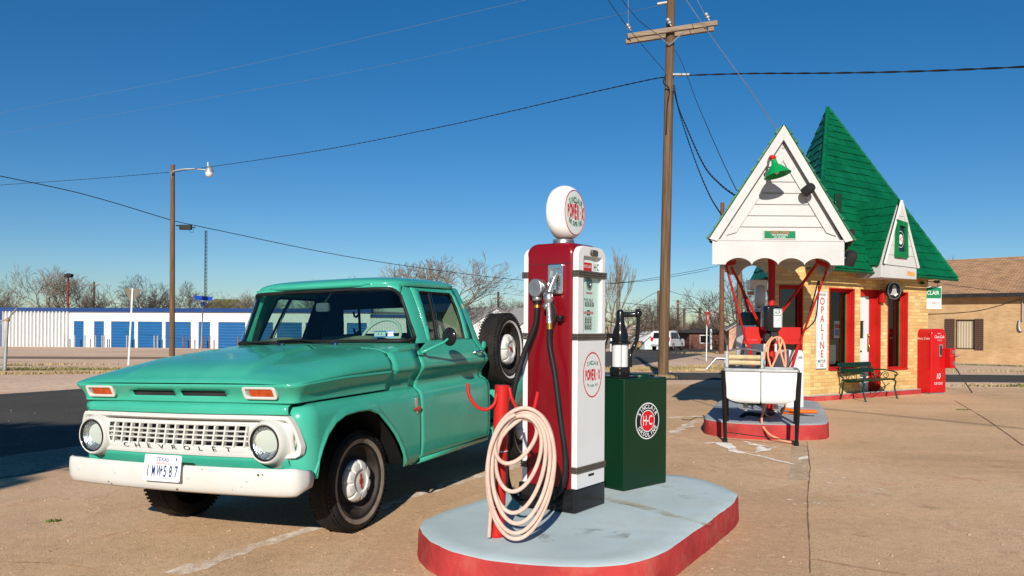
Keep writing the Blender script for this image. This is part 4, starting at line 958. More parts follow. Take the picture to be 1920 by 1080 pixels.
t1.build('globe_lower_lettering', M_['lettergreen'], glb, 0)
t2 = MB()
for i, ch in enumerate('POWER·X'):
    x_ = lerp(-.108, .108, i/6); t2.text(ch, G2 @ TR(x_, 0, 0), .140-.28*abs(x_), .045, 0, .38 if ch != 'W' else .32)
t2.build('globe_lettering', M_['letterred'], glb, 0)
# side fittings: local x < 0 is outside the red face
NZ = frame((0, .150, hz(1.712)), (0, -1, 0), (0, 0, 1))        # z outward (-x)
MB().ring(rrect(-.058, .058, -.098, .098, .012), rrect(-.038, .036, -.070, .066, .008), -.01, .020, NZ).prism(rrect(-.046, .046, -.085, .085, .01), -.012, .002, NZ).build('nozzle_boot', M_['chrome'], pump, 40, bevel=.004)
cap = MB(); CA = frame((0, .275, hz(1.655)), (0, -1, 0), (0, 0, 1))
cap.prism([(x, y) for x, y in rrect(-.055, .055, -.060, .062, .054, 8)], -.006, .075, CA)
cap.cyl((.055, -.045, .04), (.090, -.045, .04), .022, .020, 12, CA).cyl((0, -.060, .042), (0, -.085, .042), .034, .030, 16, CA)
cap.build('hose_outlet', M_['steel'], pump, 40, bevel=.008, seg=3)
nz = MB()      # nozzle hanging in its boot: spout, body, grip, lever guard
pts = [(-.004, .145, hz(1.750)), (-.028, .152, hz(1.715)), (-.052, .160, hz(1.665)), (-.062, .166, hz(1.625))]
nz.tube(pts, [.013, .015, .017, .024], 12)
for k in range(5):
    p = Vector(pts[1]).lerp(Vector(pts[3]), k/5); nz.tube([p-Vector((.001, 0, .004)), p+Vector((.001, 0, .004))], .0195, 12)
nz.ell((-.064, .170, hz(1.585)), .030, .034, .044, 16, 10); nz.ell((-.066, .182, hz(1.535)), .024, .026, .026, 14, 8)
nz.tube([(-.064, .170, hz(1.56)), (-.064, .165, hz(1.50)), (-.062, .162, hz(1.44)), (-.062, .162, hz(1.425))], [.024, .019, .021, .023], 12)
nozzle = nz.build('nozzle', M_['steel'], pump, 50)
MB().tube([(-.064, .145, hz(1.56)), (-.064, .118, hz(1.52)), (-.064, .114, hz(1.47)), (-.064, .135, hz(1.428))], .006, 8).tube([(-.064, .150, hz(1.55)), (-.064, .132, hz(1.50)), (-.064, .128, hz(1.455))], .008, 6).build('lever', M_['darkmetal'], nozzle, 60)
MB().box(-.05, -.0, .085, .115, hz(1.435), hz(1.475)).build('hook', M_['blackgloss'], pump, 30, bevel=.006)
MB().cyl((-.062, .162, hz(1.425)), (-.061, .162, hz(1.385)), .020, .021, 14).build('hose_ferrule', M_['brass'], pump, 60)
def catmull(P, n=8):
    P = [Vector(p) for p in P]; out = []
    for i in range(len(P)-1):
        p0, p1, p2, p3 = P[max(0, i-1)], P[i], P[i+1], P[min(len(P)-1, i+2)]
        for k in range(n):
            t = k/n; out.append(.5*((2*p1)+(-p0+p2)*t+(2*p0-5*p1+4*p2-p3)*t*t+(-p0+3*p1-3*p2+p3)*t*t*t))
    out.append(P[-1]); return out
inv = (Matrix.Translation(PA) @ RZ(PH)).inverted()
hp = [inv @ at(px, py, d) for px, py, d in ((1040, 700, 5.06), (1050, 780, 5.0), (1060, 860, 4.97), (1053, 912, 4.98), (1025, 940, 5.06), (988, 943, 5.2), (961, 925, 5.32), (950, 885, 5.32), (953, 810, 5.26), (964, 730, 5.22), (982, 665, 5.22))]
hp = [Vector((-.061, .162, hz(1.40))), Vector((-.062, .160, hz(1.28)))]+hp+[Vector((-.048, .29, hz(1.40))), Vector((-.043, .275, hz(1.52))), Vector((-.042, .275, hz(1.572)))]
MB().tube(catmull(hp, 8), .0185, 12).build('fuel_hose', M_['black'], pump, 60)
MB().cyl((-.042, .275, hz(1.545)), (-.042, .275, hz(1.525)), .021, .021, 14).build('hose_ferrule', M_['brass'], pump, 60)
# ------------------------------------------------------------------ red post with hooks, and the coiled hose on it
pb = gp(931, 1006, dz=.185); ptop = at(942, 722, pb.y+.01)
post = thing('hose_post', 'red round post with bent hooks standing on the near island beside the red pump', 'post', pb)
lo_ = lambda v: Vector(v)-pb
MB().tube([lo_(pb), lo_(ptop)], .044, 24).build('shaft', M_['redpaint'], post, 50, bevel=.003)
D = pb.y
for pts in (((877, 719, -.04), (880, 742, -.05), (894, 762, -.05), (912, 768, -.04), (927, 757, -.03), (931, 738, -.02)), ((955, 727, -.03), (960, 748, -.05), (972, 768, -.10), (988, 776, -.14), (1000, 768, -.15), (1006, 745, -.15), (1008, 735, -.15))):
    MB().tube(catmull([lo_(at(px, py, D+dd)) for px, py, dd in pts], 6), .010, 8).build('hook', M_['redpaint'], post, 60)
for k, yy in enumerate((845, 948)):
    p = lo_(pb).lerp(lo_(ptop), (1006-yy)/(1006-722))
    MB().lathe([(.0445, -.003), (.047, 0), (.0445, .003)], 24, Matrix.Translation(p)).build('wire_tie', M_['letterwhite'], post, 60)
loops = [(934, 1003, 785, 830), (926, 1012, 780, 905), (930, 1020, 778, 938), (918, 1028, 772, 985), (924, 1036, 768, 978), (911, 1040, 765, 1021), (914, 1030, 775, 1000)]
path = [at(917, 1006, 4.50), at(920, 960, 4.46), at(928, 880, 4.42), at(940, 820, 4.40)]
dt, db = D-.15, 4.36
N_ = 28
for k in range(len(loops)-1):
    for i in range(N_):
        f = k+i/N_; a, b = loops[k], loops[k+1]; t = i/N_
        xl, xr, yt, yb = [lerp(p, q, t) for p, q in zip(a, b)]
        th = -pi/2-.4+2*pi*i/N_*1.0
        s_ = (1-cos(2*pi*i/N_+.0))/2
        cx_, rx_ = (xl+xr)/2, (xr-xl)/2; cy_, ry_ = (yt+yb)/2, (yb-yt)/2
        ang = pi/2-2*pi*i/N_            # start at the top, run clockwise
        x_ = cx_+rx_*cos(ang)*(1.0+.10*sin(ang))+8*sin(ang); y_ = cy_-ry_*sin(ang)
        v = (y_-765)/(1021-765); d_ = lerp(dt, db, v)-.028*(f/len(loops))+.02*sin(5*f)
        path.append(at(x_, y_, d_))
# keep the lowest loops on the slab
path = [Vector((p.x, p.y, max(p.z, g(p.x, p.y)+.185+.014))) for p in path]
hose = MB().tube(catmull(path, 3), .0120, 10).build('coiled_hose', M_['hose'], None, 60)
tag(hose, 'faded pink rubber hose coiled on the hook of the red post', 'hose')
# ------------------------------------------------------------------ green oil cabinet with hand pump
CA_ = gp(1169, 921, dz=.186); CPH = radians(41)
cab = thing('oil_cabinet', 'dark green sheet metal oil cabinet with round badge standing on the near island', 'oil cabinet', CA_, CPH)
ct = 1.022-CA_.z
cb = MB().box(0, .495, 0, .40, 0, ct).build('body', M_['green'], cab, 30, bevel=.008, seg=3)
A = frame((.265, -.0012, .702-CA_.z), (1, 0, 0), (0, 0, 1))
e0 = MB().plate(circ(0, 0, .136, 56), 0, A).build('badge_disc', M_['letterwhite'], cb, 0)
MB().plate(circ(0, 0, .128, 56), .0006, A).build('badge_black_ring', M_['letterblack'], e0, 0)
MB().ring(circ(0, 0, .082, 48), circ(0, 0, .076, 48), .0008, .0012, A).build('badge_white_ring', M_['letterwhite'], e0, 0)
MB().plate(circ(0, 0, .077, 48), .0010, A).build('badge_red_disc', M_['letterred'], e0, 0)
w_ = MB()
w_.arc_text('SINCLAIR', A @ TR(0, 0, .0016), .105, .044, pi/2, .30, False, .020, .95); w_.arc_text('GASOLINE', A @ TR(0, 0, .0016), .105, .044, -pi/2, .30, True, .020, .95)
w_.text('H', A @ TR(-.033, 0, .0016), .105, .004, 0, .62).text('C', A @ TR(.033, 0, .0016), .105, .004, 0, .62).box(-.008, .008, -.005, .005, .0014, .0018, A)
w_.build('badge_lettering', M_['letterwhite'], e0, 0)
MB().lathe([(0, .022), (.075, .020), (.082, .010), (.082, 0)], 32, Matrix.Translation((.36, .16, ct))).build('filler_cap', M_['green'], cb, 60)
MB().box(.44, .47, .10, .20, ct, ct+.014).build('hinge', M_['blackgloss'], cb, 30)
# hand pump
HB = Vector((.135, .16, ct)); hpmp = thing('hand_oil_pump', 'black cast hand pump with a white glass cylinder standing on the green cabinet', 'oil pump', Matrix.Translation(CA_) @ RZ(CPH) @ HB, CPH)
m = MB().prism(rrect(-.105, .105, -.09, .09, .02), 0, .014); 
m.lathe([(.072, .014), (.076, .02), (.076, .075), (.068, .082)], 28); m.build('pump_base', M_['blackgloss'], hpmp, 40, bevel=.004)
MB().lathe([(.060, .080), (.060, .255)], 32).build('oil_cylinder', M_['white'], hpmp, 60)
m = MB()
for k in range(4):
    a = k*pi/2-CPH-pi/2; m.cyl((.062*cos(a), .062*sin(a), .07), (.062*cos(a), .062*sin(a), .268), .003, .003, 6)
m.build('tie_rod', M_['blackgloss'], hpmp, 60)
m = MB().lathe([(.078, .252), (.082, .258), (.078, .270), (.062, .275), (.060, .32), (.052, .355), (.036, .395), (.030, .43), (.030, .485), (.022, .505), (0, .512)], 28)
m.build('pump_head', M_['blackgloss'], hpmp, 50)
m = MB(); R_ = RZ(-CPH)
m.tube([R_ @ Vector(p) for p in ((.0, 0, .470), (.05, 0, .472), (.11, -.0, .474), (.132, 0, .476))], [.022, .020, .018, .026], 12)
m.ell(R_ @ Vector((.135, 0, .478)), .030, .028, .034, 14, 8); m.box(.112, .150, -.02, .02, .50, .515, R_)
m.tube(catmull([R_ @ Vector(p) for p in ((.135, 0, .46), (.135, 0, .40), (.130, 0, .34), (.125, 0, .285), (.105, -.0, .235), (.080, -.02, .19), (.072, -.03, .15), (.072, -.03, .08))], 5), .0165, 12)
m.build('spout_pipe', M_['blackgloss'], hpmp, 60)
m = MB().tube([R_ @ Vector(p) for p in ((-.05, -.03, .31), (-.095, -.05, .315), (-.115, -.06, .29), (-.145, -.07, .13), (-.15, -.072, .08))], [.020, .018, .018, .014, .018], 10)
m.tube([R_ @ Vector(p) for p in ((-.15, -.07, .09), (-.205, -.08, .092))], [.006, .008], 8); m.build('crank_handle', M_['blackgloss'], hpmp, 60)
# ------------------------------------------------------------------ the cottage filling station
C1 = Vector((5.527, 14.548)); BD = Vector((.845, .535)).normalized(); BN = Vector((BD.y, -BD.x)); GZ = g(5.5, 14.5)
def tB(px, d=0.0):
    u, _ = ray(px, 600); p = C1+BN*d
    return (u*p.y-p.x)/(BD.x-u*BD.y)
def zB(px, py, d=0.0):
    t = tB(px, d); p = C1+BN*d+BD*t; return H+ray(px, py)[1]*p.y
SW = Matrix((BD.to_3d(), (-BN).to_3d(), Vector((0, 0, 1)))).transposed().to_4x4(); SW.translation = (C1.x, C1.y, GZ)   # local: x along the shop wall, y into the building, z up
SI = SW.inverted()
station = thing('filling_station', 'small buff brick cottage filling station with steep green shingled roof and red window frames', 'filling station', M=SW)
LB, DB, HW = 3.86, 3.1, 2.53
zt, zsill = 2.13, .56
ops = [(tB(1554), tB(1602), zsill, zt), (tB(1613), tB(1651), .10, zt), (tB(1664), tB(1702), zsill-.04, zt-.02)]
def wall_with_openings(mb, L, Hh, openings, y0=0, x0=0.0):
    xs = sorted({x0, L}|{o[0] for o in openings}|{o[1] for o in openings}); zs = sorted({0, Hh}|{o[2] for o in openings}|{o[3] for o in openings})
    for a, b in zip(xs, xs[1:]):
        for c, d in zip(zs, zs[1:]):
            cx, cz = (a+b)/2, (c+d)/2
            if any(o[0] < cx < o[1] and o[2] < cz < o[3] for o in openings): continue
            mb.add([(a, y0, c), (b, y0, c), (b, y0, d), (a, y0, d)], [(0, 1, 2, 3)])
    for o in openings:
        r = .20
        for a, b in (((o[0], o[2]), (o[1], o[2])), ((o[1], o[2]), (o[1], o[3])), ((o[1], o[3]), (o[0], o[3])), ((o[0], o[3]), (o[0], o[2]))):
            mb.add([(a[0], y0, a[1]), (b[0], y0, b[1]), (b[0], y0+r, b[1]), (a[0], y0+r, a[1])], [(0, 1, 2, 3)])
    return mb
wB = wall_with_openings(MB(), LB, HW, ops).build('front_wall', M_['brickbuff'], station, 0)
# chamfered corner wall facing the pumps, with its own window
A0 = SI @ Vector((C1.x-.655, C1.y-.02, GZ)); ang = atan2(-A0.y, -A0.x)
LA = sqrt(A0.x**2+A0.y**2)
opsA = [(.06, LA-.145, .52, 2.16)]
wA = wall_with_openings(MB(), LA, HW, opsA).build('corner_wall', M_['brickbuff'], station, 0, loc=(A0.x, A0.y, 0), rot=(0, 0, ang))
# the remaining walls
xa, ya = A0.x, A0.y
wC = MB().add([(0, 0, 0), (2.9, 0, 0), (2.9, 0, HW), (0, 0, HW)], [(0, 1, 2, 3)]).build('side_wall', M_['brickbuff'], station, 0, loc=(xa, ya, 0), rot=(0, 0, radians(40)))
wD = MB().add([(0, 0, 0), (DB, 0, 0), (DB, 0, HW), (0, 0, HW)], [(0, 1, 2, 3)]).build('end_wall', M_['brickbuff'], station, 0, loc=(LB, 0, 0), rot=(0, 0, pi/2))
ex = Vector((xa+2.9*cos(radians(40)), ya+2.9*sin(radians(40)), 0))
wE = MB().add([(ex.x, ex.y, 0), (LB, DB, 0), (LB, DB, HW), (ex.x, ex.y, HW)], [(0, 1, 2, 3)]).build('back_wall', M_['brickbuff'], station, 0)
MB().plate([(0, .02), (LB-.02, .02), (LB-.02, DB), (ex.x+.1, ex.y-.05), (xa+.05, ya+.05)], .05).plate([(0, .02), (LB-.02, .02), (LB-.02, DB), (ex.x+.1, ex.y-.05), (xa+.05, ya+.05)], HW-.02).build('floor_and_ceiling', pm('dark_interior', (.05, .045, .04), .8), station, 0)
# painted plinth
pl = [(xa-.05, ya-.10), (-.01, -.10), (LB-.35, -.10), (LB-.35, .10), (0, .06), (xa-.02, ya+.06)]
MB().prism(pl, -.05, .10).build('plinth', M_['curbred'], station, 30, bevel=.008)
MB().prism([(p[0]+(.01 if i < 1 else 0), p[1]+.012 if p[1] < 0 else p[1]) for i, p in enumerate(pl)], .102, .112).build('plinth_top', M_['greytop'], station, 0)
# white frieze board under the eaves
MB().box(-.03, LB+.03, -.03, .0-.002, HW-.10, HW+.03).build('frieze_board', M_['whitewood'], station, 30)
MB().box(0, LA, -.03, -.002, HW-.02, HW+.06).build('frieze_board', M_['whitewood'], station, 30, loc=(A0.x, A0.y, 0), rot=(0, 0, ang))
def window(o, parent_wall, glass='darkglass', deep=.13, mull=True):
    x0, x1, z0, z1 = o
    f = MB().ring([(x1-.003, z1-.003), (x0+.003, z1-.003), (x0+.003, z0+.003), (x1-.003, z0+.003)], [(x1-.055, z1-.075), (x0+.055, z1-.075), (x0+.055, z0+.055), (x1-.055, z0+.055)], 0, .05, frame((0, deep+.05, 0), (1, 0, 0), (0, 0, 1)))
    # reveal boards
    f.box(x1-.02, x1-.002, -.008, deep, z0+.002, z1-.002).box(x0+.002, x0+.02, -.008, deep, z0+.002, z1-.002).box(x0+.02, x1-.02, -.008, deep, z1-.022, z1-.003).box(x0+.02, x1-.02, -.03, deep, z0+.002, z0+.035)
    for k in range(2): f.box(x1-.026, x1-.019, .03+.045*k, .045+.045*k, z0+.04, z1-.03)
    w = f.build('window', M_['redpaint'], parent_wall, 0)
    MB().add([(x0+.05, deep+.025, z0+.05), (x1-.05, deep+.025, z0+.05), (x1-.05, deep+.025, z1-.07), (x0+.05, deep+.025, z1-.07)], [(0, 1, 2, 3)]).build('pane', M_[glass], w, 0)
    if mull: MB().box(x1-.19, x1-.175, deep+.028, deep+.05, z0+.05, z1-.07).box(x1-.075, x1-.056, deep+.01, deep+.022, z0+.05, z1-.07).build('glazing_bar', M_['greentrim'], w, 0)
    return w
w1 = window(ops[0], station); w2 = window(ops[2], station)
wa_ = window((opsA[0][0], opsA[0][1], opsA[0][2], opsA[0][3]), wA, mull=False)
# things seen in the shop window
x0, x1 = ops[0][0], ops[0][1]
sc_ = MB().box(x1-.36, x1-.20, .185, .195, 1.17, 1.50); tag(sc_.build('window_notice', M_['letterwhite'], None, 0), 'white paper notice with red and blue bands in the window behind the bench', 'notice')
o_ = bpy.data.objects['window_notice']; o_.matrix_world = SW
MB().box(x1-.355, x1-.205, .180, .184, 1.36, 1.44).build('notice_band', M_['letterred'], o_, 0); MB().box(x1-.345, x1-.215, .180, .184, 1.22, 1.34).build('notice_band', M_['lettercyan'], o_, 0)
q = MB().prism(rrect(x0+.28, x1-.20, .66, 1.05, .05), -.30, -.26, frame((0, 0, 0), (1, 0, 0), (0, 0, 1))); q = q.build('shop_display', M_['letterwhite'], None, 30); q.matrix_world = SW; tag(q, 'white and green display standing low inside the window behind the bench', 'display')
MB().prism(rrect(x0+.26, x1-.18, 1.04, 1.14, .04), -.31, -.25, frame((0, 0, 0), (1, 0, 0), (0, 0, 1))).box(x0+.20, x0+.27, .25, .31, .60, 1.1).build('display_frame', M_['greentrim'], q, 30)
# door
x0, x1, z0, z1 = ops[1]
d = MB().ring([(x1-.20, z1-.13), (x0+.06, z1-.13), (x0+.06, z0), (x1-.20, z0)], [(x1-.34, z1-.62), (x0+.16, z1-.62), (x0+.16, z0+1.06), (x1-.34, z0+1.06)], 0, .045, frame((0, .17, 0), (1, 0, 0), (0, 0, 1)))
d.box(x0+.14, x1-.32, .128, .136, z0+.55, z0+.60).box(x0+.14, x1-.32, .128, .136, z0+.15, z0+.20)
door = d.build('shop_door', M_['white'], station, 0)
MB().add([(x0+.15, .15, z0+1.05), (x1-.33, .15, z0+1.05), (x1-.33, .15, z1-.61), (x0+.15, .15, z1-.61)], [(0, 1, 2, 3)]).build('pane', M_['darkglass'], door, 0)
h = MB().ell((x1-.235, .095, z0+1.12), .022, .022, .022, 12, 8).box(x1-.25, x1-.22, .118, .126, z0+.80, z0+1.15); h.tube([(x1-.235, .12, z0+.95), (x1-.235, .085, z0+.93), (x1-.235, .085, z0+.82), (x1-.235, .12, z0+.80)], .008, 6); h.build('door_handle', M_['brass'], door, 60)
MB().box(x0+.17, x0+.24, .118, .124, z0+.79, z0+.82).build('letter_slot', M_['darkmetal'], door, 0)
df = MB().box(x1-.20, x1-.003, .10, .19, z0, z1-.13).box(x0+.003, x0+.06, .10, .19, z0, z1-.13).box(x0+.003, x1-.003, .08, .19, z1-.13, z1-.003).box(x1-.02, x1-.002, -.01, .10, z0, z1-.003)
for k in range(3): df.box(x1-.17+k*.05, x1-.15+k*.05, .085, .10, z0, z1-.13)
df.build('door_frame', M_['redpaint'], station, 0)
MB().box(x1-.06, x1+.03, -.09, .0-.003, z1-.26, z1-.02).build('alarm_box', M_['redpaint'], station, 30, bevel=.01)
# dentil course under window two
MB().box(ops[2][0], ops[2][1]+.12, -.012, -.002, .29, .30).build('brick_ledge', M_['brickbuff'], station, 0)
# --- roof
def S3(p): return SI @ Vector(p)
ZE = 2.47-GZ
E1 = S3((9.87, 16.62, 0)); 
er = Vector((LB+.52, -.32, ZE-.02)); el = Vector((-.38, -.38, ZE+.02)); ebr = Vector((LB+.45, DB+.3, ZE)); ebl = Vector((2.3, DB+.3, ZE))
APD = 17.6; apx = SI @ at(1552, 202, APD)
apx = Vector((apx.x, apx.y, apx.z))
def tri_shingles(mb, pts, rows, course_w=.30, th=.022, lift=.0, gapw=.010, seed=1):
    """overlapping wooden shingles laid in courses over a convex roof polygon (pts[0], pts[1] = eave)"""
    rnd = random.Random(seed); a, b = pts[0], pts[1]; ux = (b-a).normalized(); nrm = (b-a).cross(pts[2]-a).normalized(); uy = nrm.cross(ux)
    Q = [((p-a).dot(ux), (p-a).dot(uy)) for p in pts]; hmax = max(q[1] for q in Q); n = len(Q)
    def span(h):
        xs_ = []
        for i in range(n):
            (x1_, y1_), (x2_, y2_) = Q[i], Q[(i+1) % n]
            if (y1_-h)*(y2_-h) <= 0 and abs(y1_-y2_) > 1e-9: xs_.append(x1_+(x2_-x1_)*(h-y1_)/(y2_-y1_))
        return (min(xs_), max(xs_)) if len(xs_) > 1 else None
    rh = hmax/rows
    for r in range(rows):
        h0, h1 = r*rh, min(hmax, (r+1)*rh+.3*rh)
        s0, s1 = span(min(h0+.002, hmax-.001)), span(min(h1, hmax-.001))
        if not s0 or not s1: continue
        x = s0[0]-rnd.random()*course_w*.6
        while x < s0[1]:
            w_ = course_w*rnd.uniform(.55, 1.25); xa_, xb_ = max(x, s0[0]), min(x+w_-gapw*rnd.uniform(.6, 1.6), s0[1]); x += w_
            if xb_-xa_ < .02: continue
            ta, tb_ = min(max(xa_, s1[0]), s1[1]), min(max(xb_, s1[0]), s1[1]); dz = rnd.uniform(-.006, .006); dh = rnd.uniform(-.012, .012)
            P_ = lambda xx, hh, zz: a+ux*xx+uy*hh+nrm*zz
            mb.add([P_(xa_, h0+dh, th+dz+lift), P_(xb_, h0+dh, th+dz+lift), P_(tb_, h1, .003+lift), P_(ta, h1, .003+lift), P_(xa_, h0+dh, lift), P_(xb_, h0+dh, lift)], [(0, 1, 2, 3), (0, 4, 5, 1), (0, 3, 4), (1, 5, 2)])
    return mb
rm = MB().add([er, el, ebl, ebr, apx], [(0, 1, 4), (1, 2, 4), (2, 3, 4), (3, 0, 4), (3, 2, 1, 0)]).build('roof', M_['shinglegap'], station, 0)
sg = MB(); sg2 = tri_shingles(sg, [el, er, apx], 23, .36, .026, .004, .014, 3)
sg2.build('shingles', M_['shingle'], rm, 0, weld=False)
tri_shingles(tri_shingles(MB(), [ebl, el, apx], 20, .36, .026, .004, .014, 5), [er, ebr, apx], 20, .36, .026, .004, .014, 6).build('shingles', M_['shingle'], rm, 0, weld=False)
hc = MB()
for e in (el, er):
    n = 24
    for k in range(n):
        p, q = e.lerp(apx, k/n), e.lerp(apx, (k+1.25)/n if k < n-1 else 1); hc.tube([p, q], [.052, .040], 6)
hc.build('hip_cap', M_['shingle'], rm, 0, weld=False)
MB().tube([el+Vector((0, -.02, -.03)), er+Vector((0, -.02, -.03))], .03, 4).build('eave_trim', M_['shingle'], rm, 0)
MB().lathe([(0, -.06), (.05, -.055), (.06, 0)], 12, Matrix.Translation(er+Vector((-.55, .12, -.05)))).build('soffit_light', M_['darkmetal'], station, 60)
# --- dormer over the door
t0, t1, dd = tB(1604), tB(1718, .53), .53
dz0, dz1 = zB(1653, 520, dd)-GZ, zB(1653, 496, dd)-GZ
dap = Vector(((t0+t1)/2+.02, -dd, zB(1687, 378, dd)-GZ))
dm = MB().box(t0, t1, -dd, .10, dz0, dz1).build('dormer_base', M_['whitewood'], station, 30, bevel=.006)
fl, fr_ = Vector((t0+.04, -dd-.02, dz1+.01)), Vector((t1-.01, -dd-.02, dz1-.015))
gf = MB().add([fl, fr_, dap+Vector((0, -.02, 0))], [(0, 1, 2)]).add([fl+Vector((0, .08, 0)), fr_+Vector((0, .08, 0)), dap+Vector((0, .08, 0))], [(0, 2, 1)])
dg_ = gf.build('dormer_gable', M_['whitewood'], dm, 0)
bw = MB()
for k in range(1, 6):
    z = lerp(fl.z, dap.z, k/6.5); a = fl.lerp(dap, k/6.5); b = fr_.lerp(dap, k/6.5); bw.box(a.x+.05, b.x-.05, -dd-.027, -dd-.021, z-.004, z+.004)
bw.build('board_joint', pm('dark_joint', (.35, .33, .30), .8), dg_, 0)  # thin strips mark the board joints in a darker tone
for a, b in ((fl, dap), (fr_, dap)):        # white edge boards along both rakes
    MB().tube([a+Vector((0, -.022, .0)), b+Vector((0, -.022, .015))], .030, 4).build('bargeboard', M_['whitewood'], dg_, 0)
# its two roof slopes run back into the main roof
def roof_y(z): return lerp(el.y, apx.y, (z-ZE)/(apx.z-ZE))
rdg = Vector((dap.x, roof_y(dap.z)+.1, dap.z))
for nm, ev, sgn in (('l', Vector((t0-.03, -dd+.03, dz1-.02)), 1), ('r', Vector((t1+.03, -dd+.03, dz1-.03)), -1)):
    bb = Vector((ev.x, .12, ev.z)); tp = Vector((dap.x, -dd+.03, dap.z+.07))
    pts = [bb, ev, tp, Vector((rdg.x, rdg.y, dap.z+.07))] if sgn > 0 else [ev, bb, Vector((rdg.x, rdg.y, dap.z+.07)), tp]
    deck = MB().add(pts, [(0, 1, 2, 3)]).build('dormer_roof', M_['shinglegap'], dm, 0)
    tri_shingles(MB(), pts, 8, .24, .022, .003, .012, 9).build('shingles', M_['shingle'], deck, 0, weld=False)
# dormer window with the round badge
wx, wz = dap.x-.03, lerp(dz1, dap.z, .40); WA = frame((wx, -dd-.024, wz), (1, 0, 0), (0, 0, 1))
dwn = MB().ring([(.165, .34), (-.165, .38), (-.20, -.34), (.20, -.34)], [(.10, .25), (-.10, .28), (-.125, -.23), (.125, -.23)], -.01, .05, WA).build('dormer_window', M_['greentrim'], dg_, 0)
MB().plate([(.11, .27), (-.11, .29), (-.135, -.24), (.135, -.24)], .008, WA).build('pane', pm('dark_pane', (.012, .018, .03), .06, coat=.5), dwn, 0)
b0 = MB().plate(circ(-.01, .01, .105, 36, .16), .014, WA).build('badge_disc', M_['letterwhite'], dwn, 0)
MB().plate(circ(-.01, .01, .098, 36, .150), .0150, WA).build('badge_black_ring', M_['letterblack'], b0, 0); MB().plate(circ(-.01, .01, .066, 36, .10), .0158, WA).build('badge_white_disc', M_['letterwhite'], b0, 0)
MB().text('HC', WA @ TR(-.01, .01, .0166), .125, .006, 0, .70).build('badge_lettering', M_['letterred'], b0, 0)
rs = MB().plate([(t0+.85, dz0+.07), (t1-.06, dz0+.06), (t1-.06, dz0+.13), (t0+.85, dz0+.15)], dd+.003, frame((0, 0, 0), (1, 0, 0), (0, 0, 1))).build('bare_wood_patch', pm('bare_wood', (.55, .27, .08), .7, 0, .3, 12), dm, 0)
cm = MB().box(-.05, .06, -.16, -.02, -.03, .03, RZ(.5)).cyl((0, 0, 0), (0, .04, .0), .012, .012, 8).cyl((.03, -.15, 0), (.045, -.18, 0), .028, .024, 12)
cm = cm.build('security_camera', M_['galv'], None, 30, bevel=.004); cm.matrix_world = SW @ Matrix.Translation((t0+.42, -.30, dz1-.03)) @ RZ(-1.2); tag(cm, 'small grey camera bracketed to the white box of the dormer above the door', 'camera')
# hanging bell sign
bx_, bz_ = tB(1676, .22), zB(1676, 545, .22)-GZ
bell = thing('bell_sign', 'round black sign with a pale bell hung over the window beside the door', 'sign', M=SW @ Matrix.Translation((bx_, -.20, bz_)) @ RZ(radians(-12)))
BA = frame((0, 0, 0), (1, 0, 0), (0, 0, 1))
MB().lathe([(0, -.03), (.165, -.03), (.170, 0), (.165, .03), (0, .03)], 40, BA).build('disc', M_['blackgloss'], bell, 40)
MB().ring(circ(0, 0, .172, 40), circ(0, 0, .158, 40), .028, .034, BA).build('rim', M_['steel'], bell, 40)
MB().plate([(-.03, .105), (-.045, .08), (-.055, .0), (-.08, -.055), (-.12, -.085), (.0, -.09), (.085, -.085), (.07, -.05), (.052, .0), (.042, .08), (.02, .105), (0, .125)], .032, BA).build('bell_shape', pm('bell_grey', (.32, .32, .31), .5), bell, 0)
MB().plate([(-.02, -.085), (.055, -.05), (.10, -.065), (.03, -.115), (.0, -.10)], .034, BA).build('bell_clapper', M_['letterwhite'], bell, 0)
MB().tube([(-.14, .05, .02), (-.14, .18, .02)], .012, 6).build('bracket', M_['steel'], bell, 60)
# tall OPALINE sign on the wall left of the window
sx0, sx1 = tB(1528.5), tB(1547.5); sz0, sz1 = zB(1538, 691)-GZ, zB(1538, 546)-GZ
op_ = thing('motor_oil_sign', 'tall narrow white wall sign with red letters running downwards beside the pumps', 'sign', M=SW @ Matrix.Translation((sx0, -.035, sz0)))
W_, H_ = sx1-sx0, sz1-sz0; OA = frame((0, 0, 0), (1, 0, 0), (0, 0, 1))
MB().box(0, W_, -.0, .025, 0, H_).build('board', M_['whitemetal'], op_, 30, bevel=.004)
MB().ring([(W_, H_), (0, H_), (0, 0), (W_, 0)], [(W_-.015, H_-.015), (.015, H_-.015), (.015, .015), (W_-.015, .015)], 0, .006, OA).build('sign_edge', pm('pale_blue_edge', (.45, .55, .65), .5), op_, 0)
tx = MB()
for i, ch in enumerate('OPALINE'): tx.text(ch, OA @ TR(W_*.52, lerp(H_*.865, H_*.185, i/6), .004), .19, .008, 0, .92)
tx.build('sign_lettering', M_['letterred'], op_, 0)
MB().text('SINCLAIR', OA @ TR(W_/2, H_*.955, .004), .060, .001, 0, .80).text('MOTOR', OA @ TR(W_/2, H_*.095, .004), .075, .002, 0, .80).text('OIL', OA @ TR(W_/2, H_*.040, .004), .075, .002, 0, .9).build('small_lettering', M_['letterblack'], op_, 0)
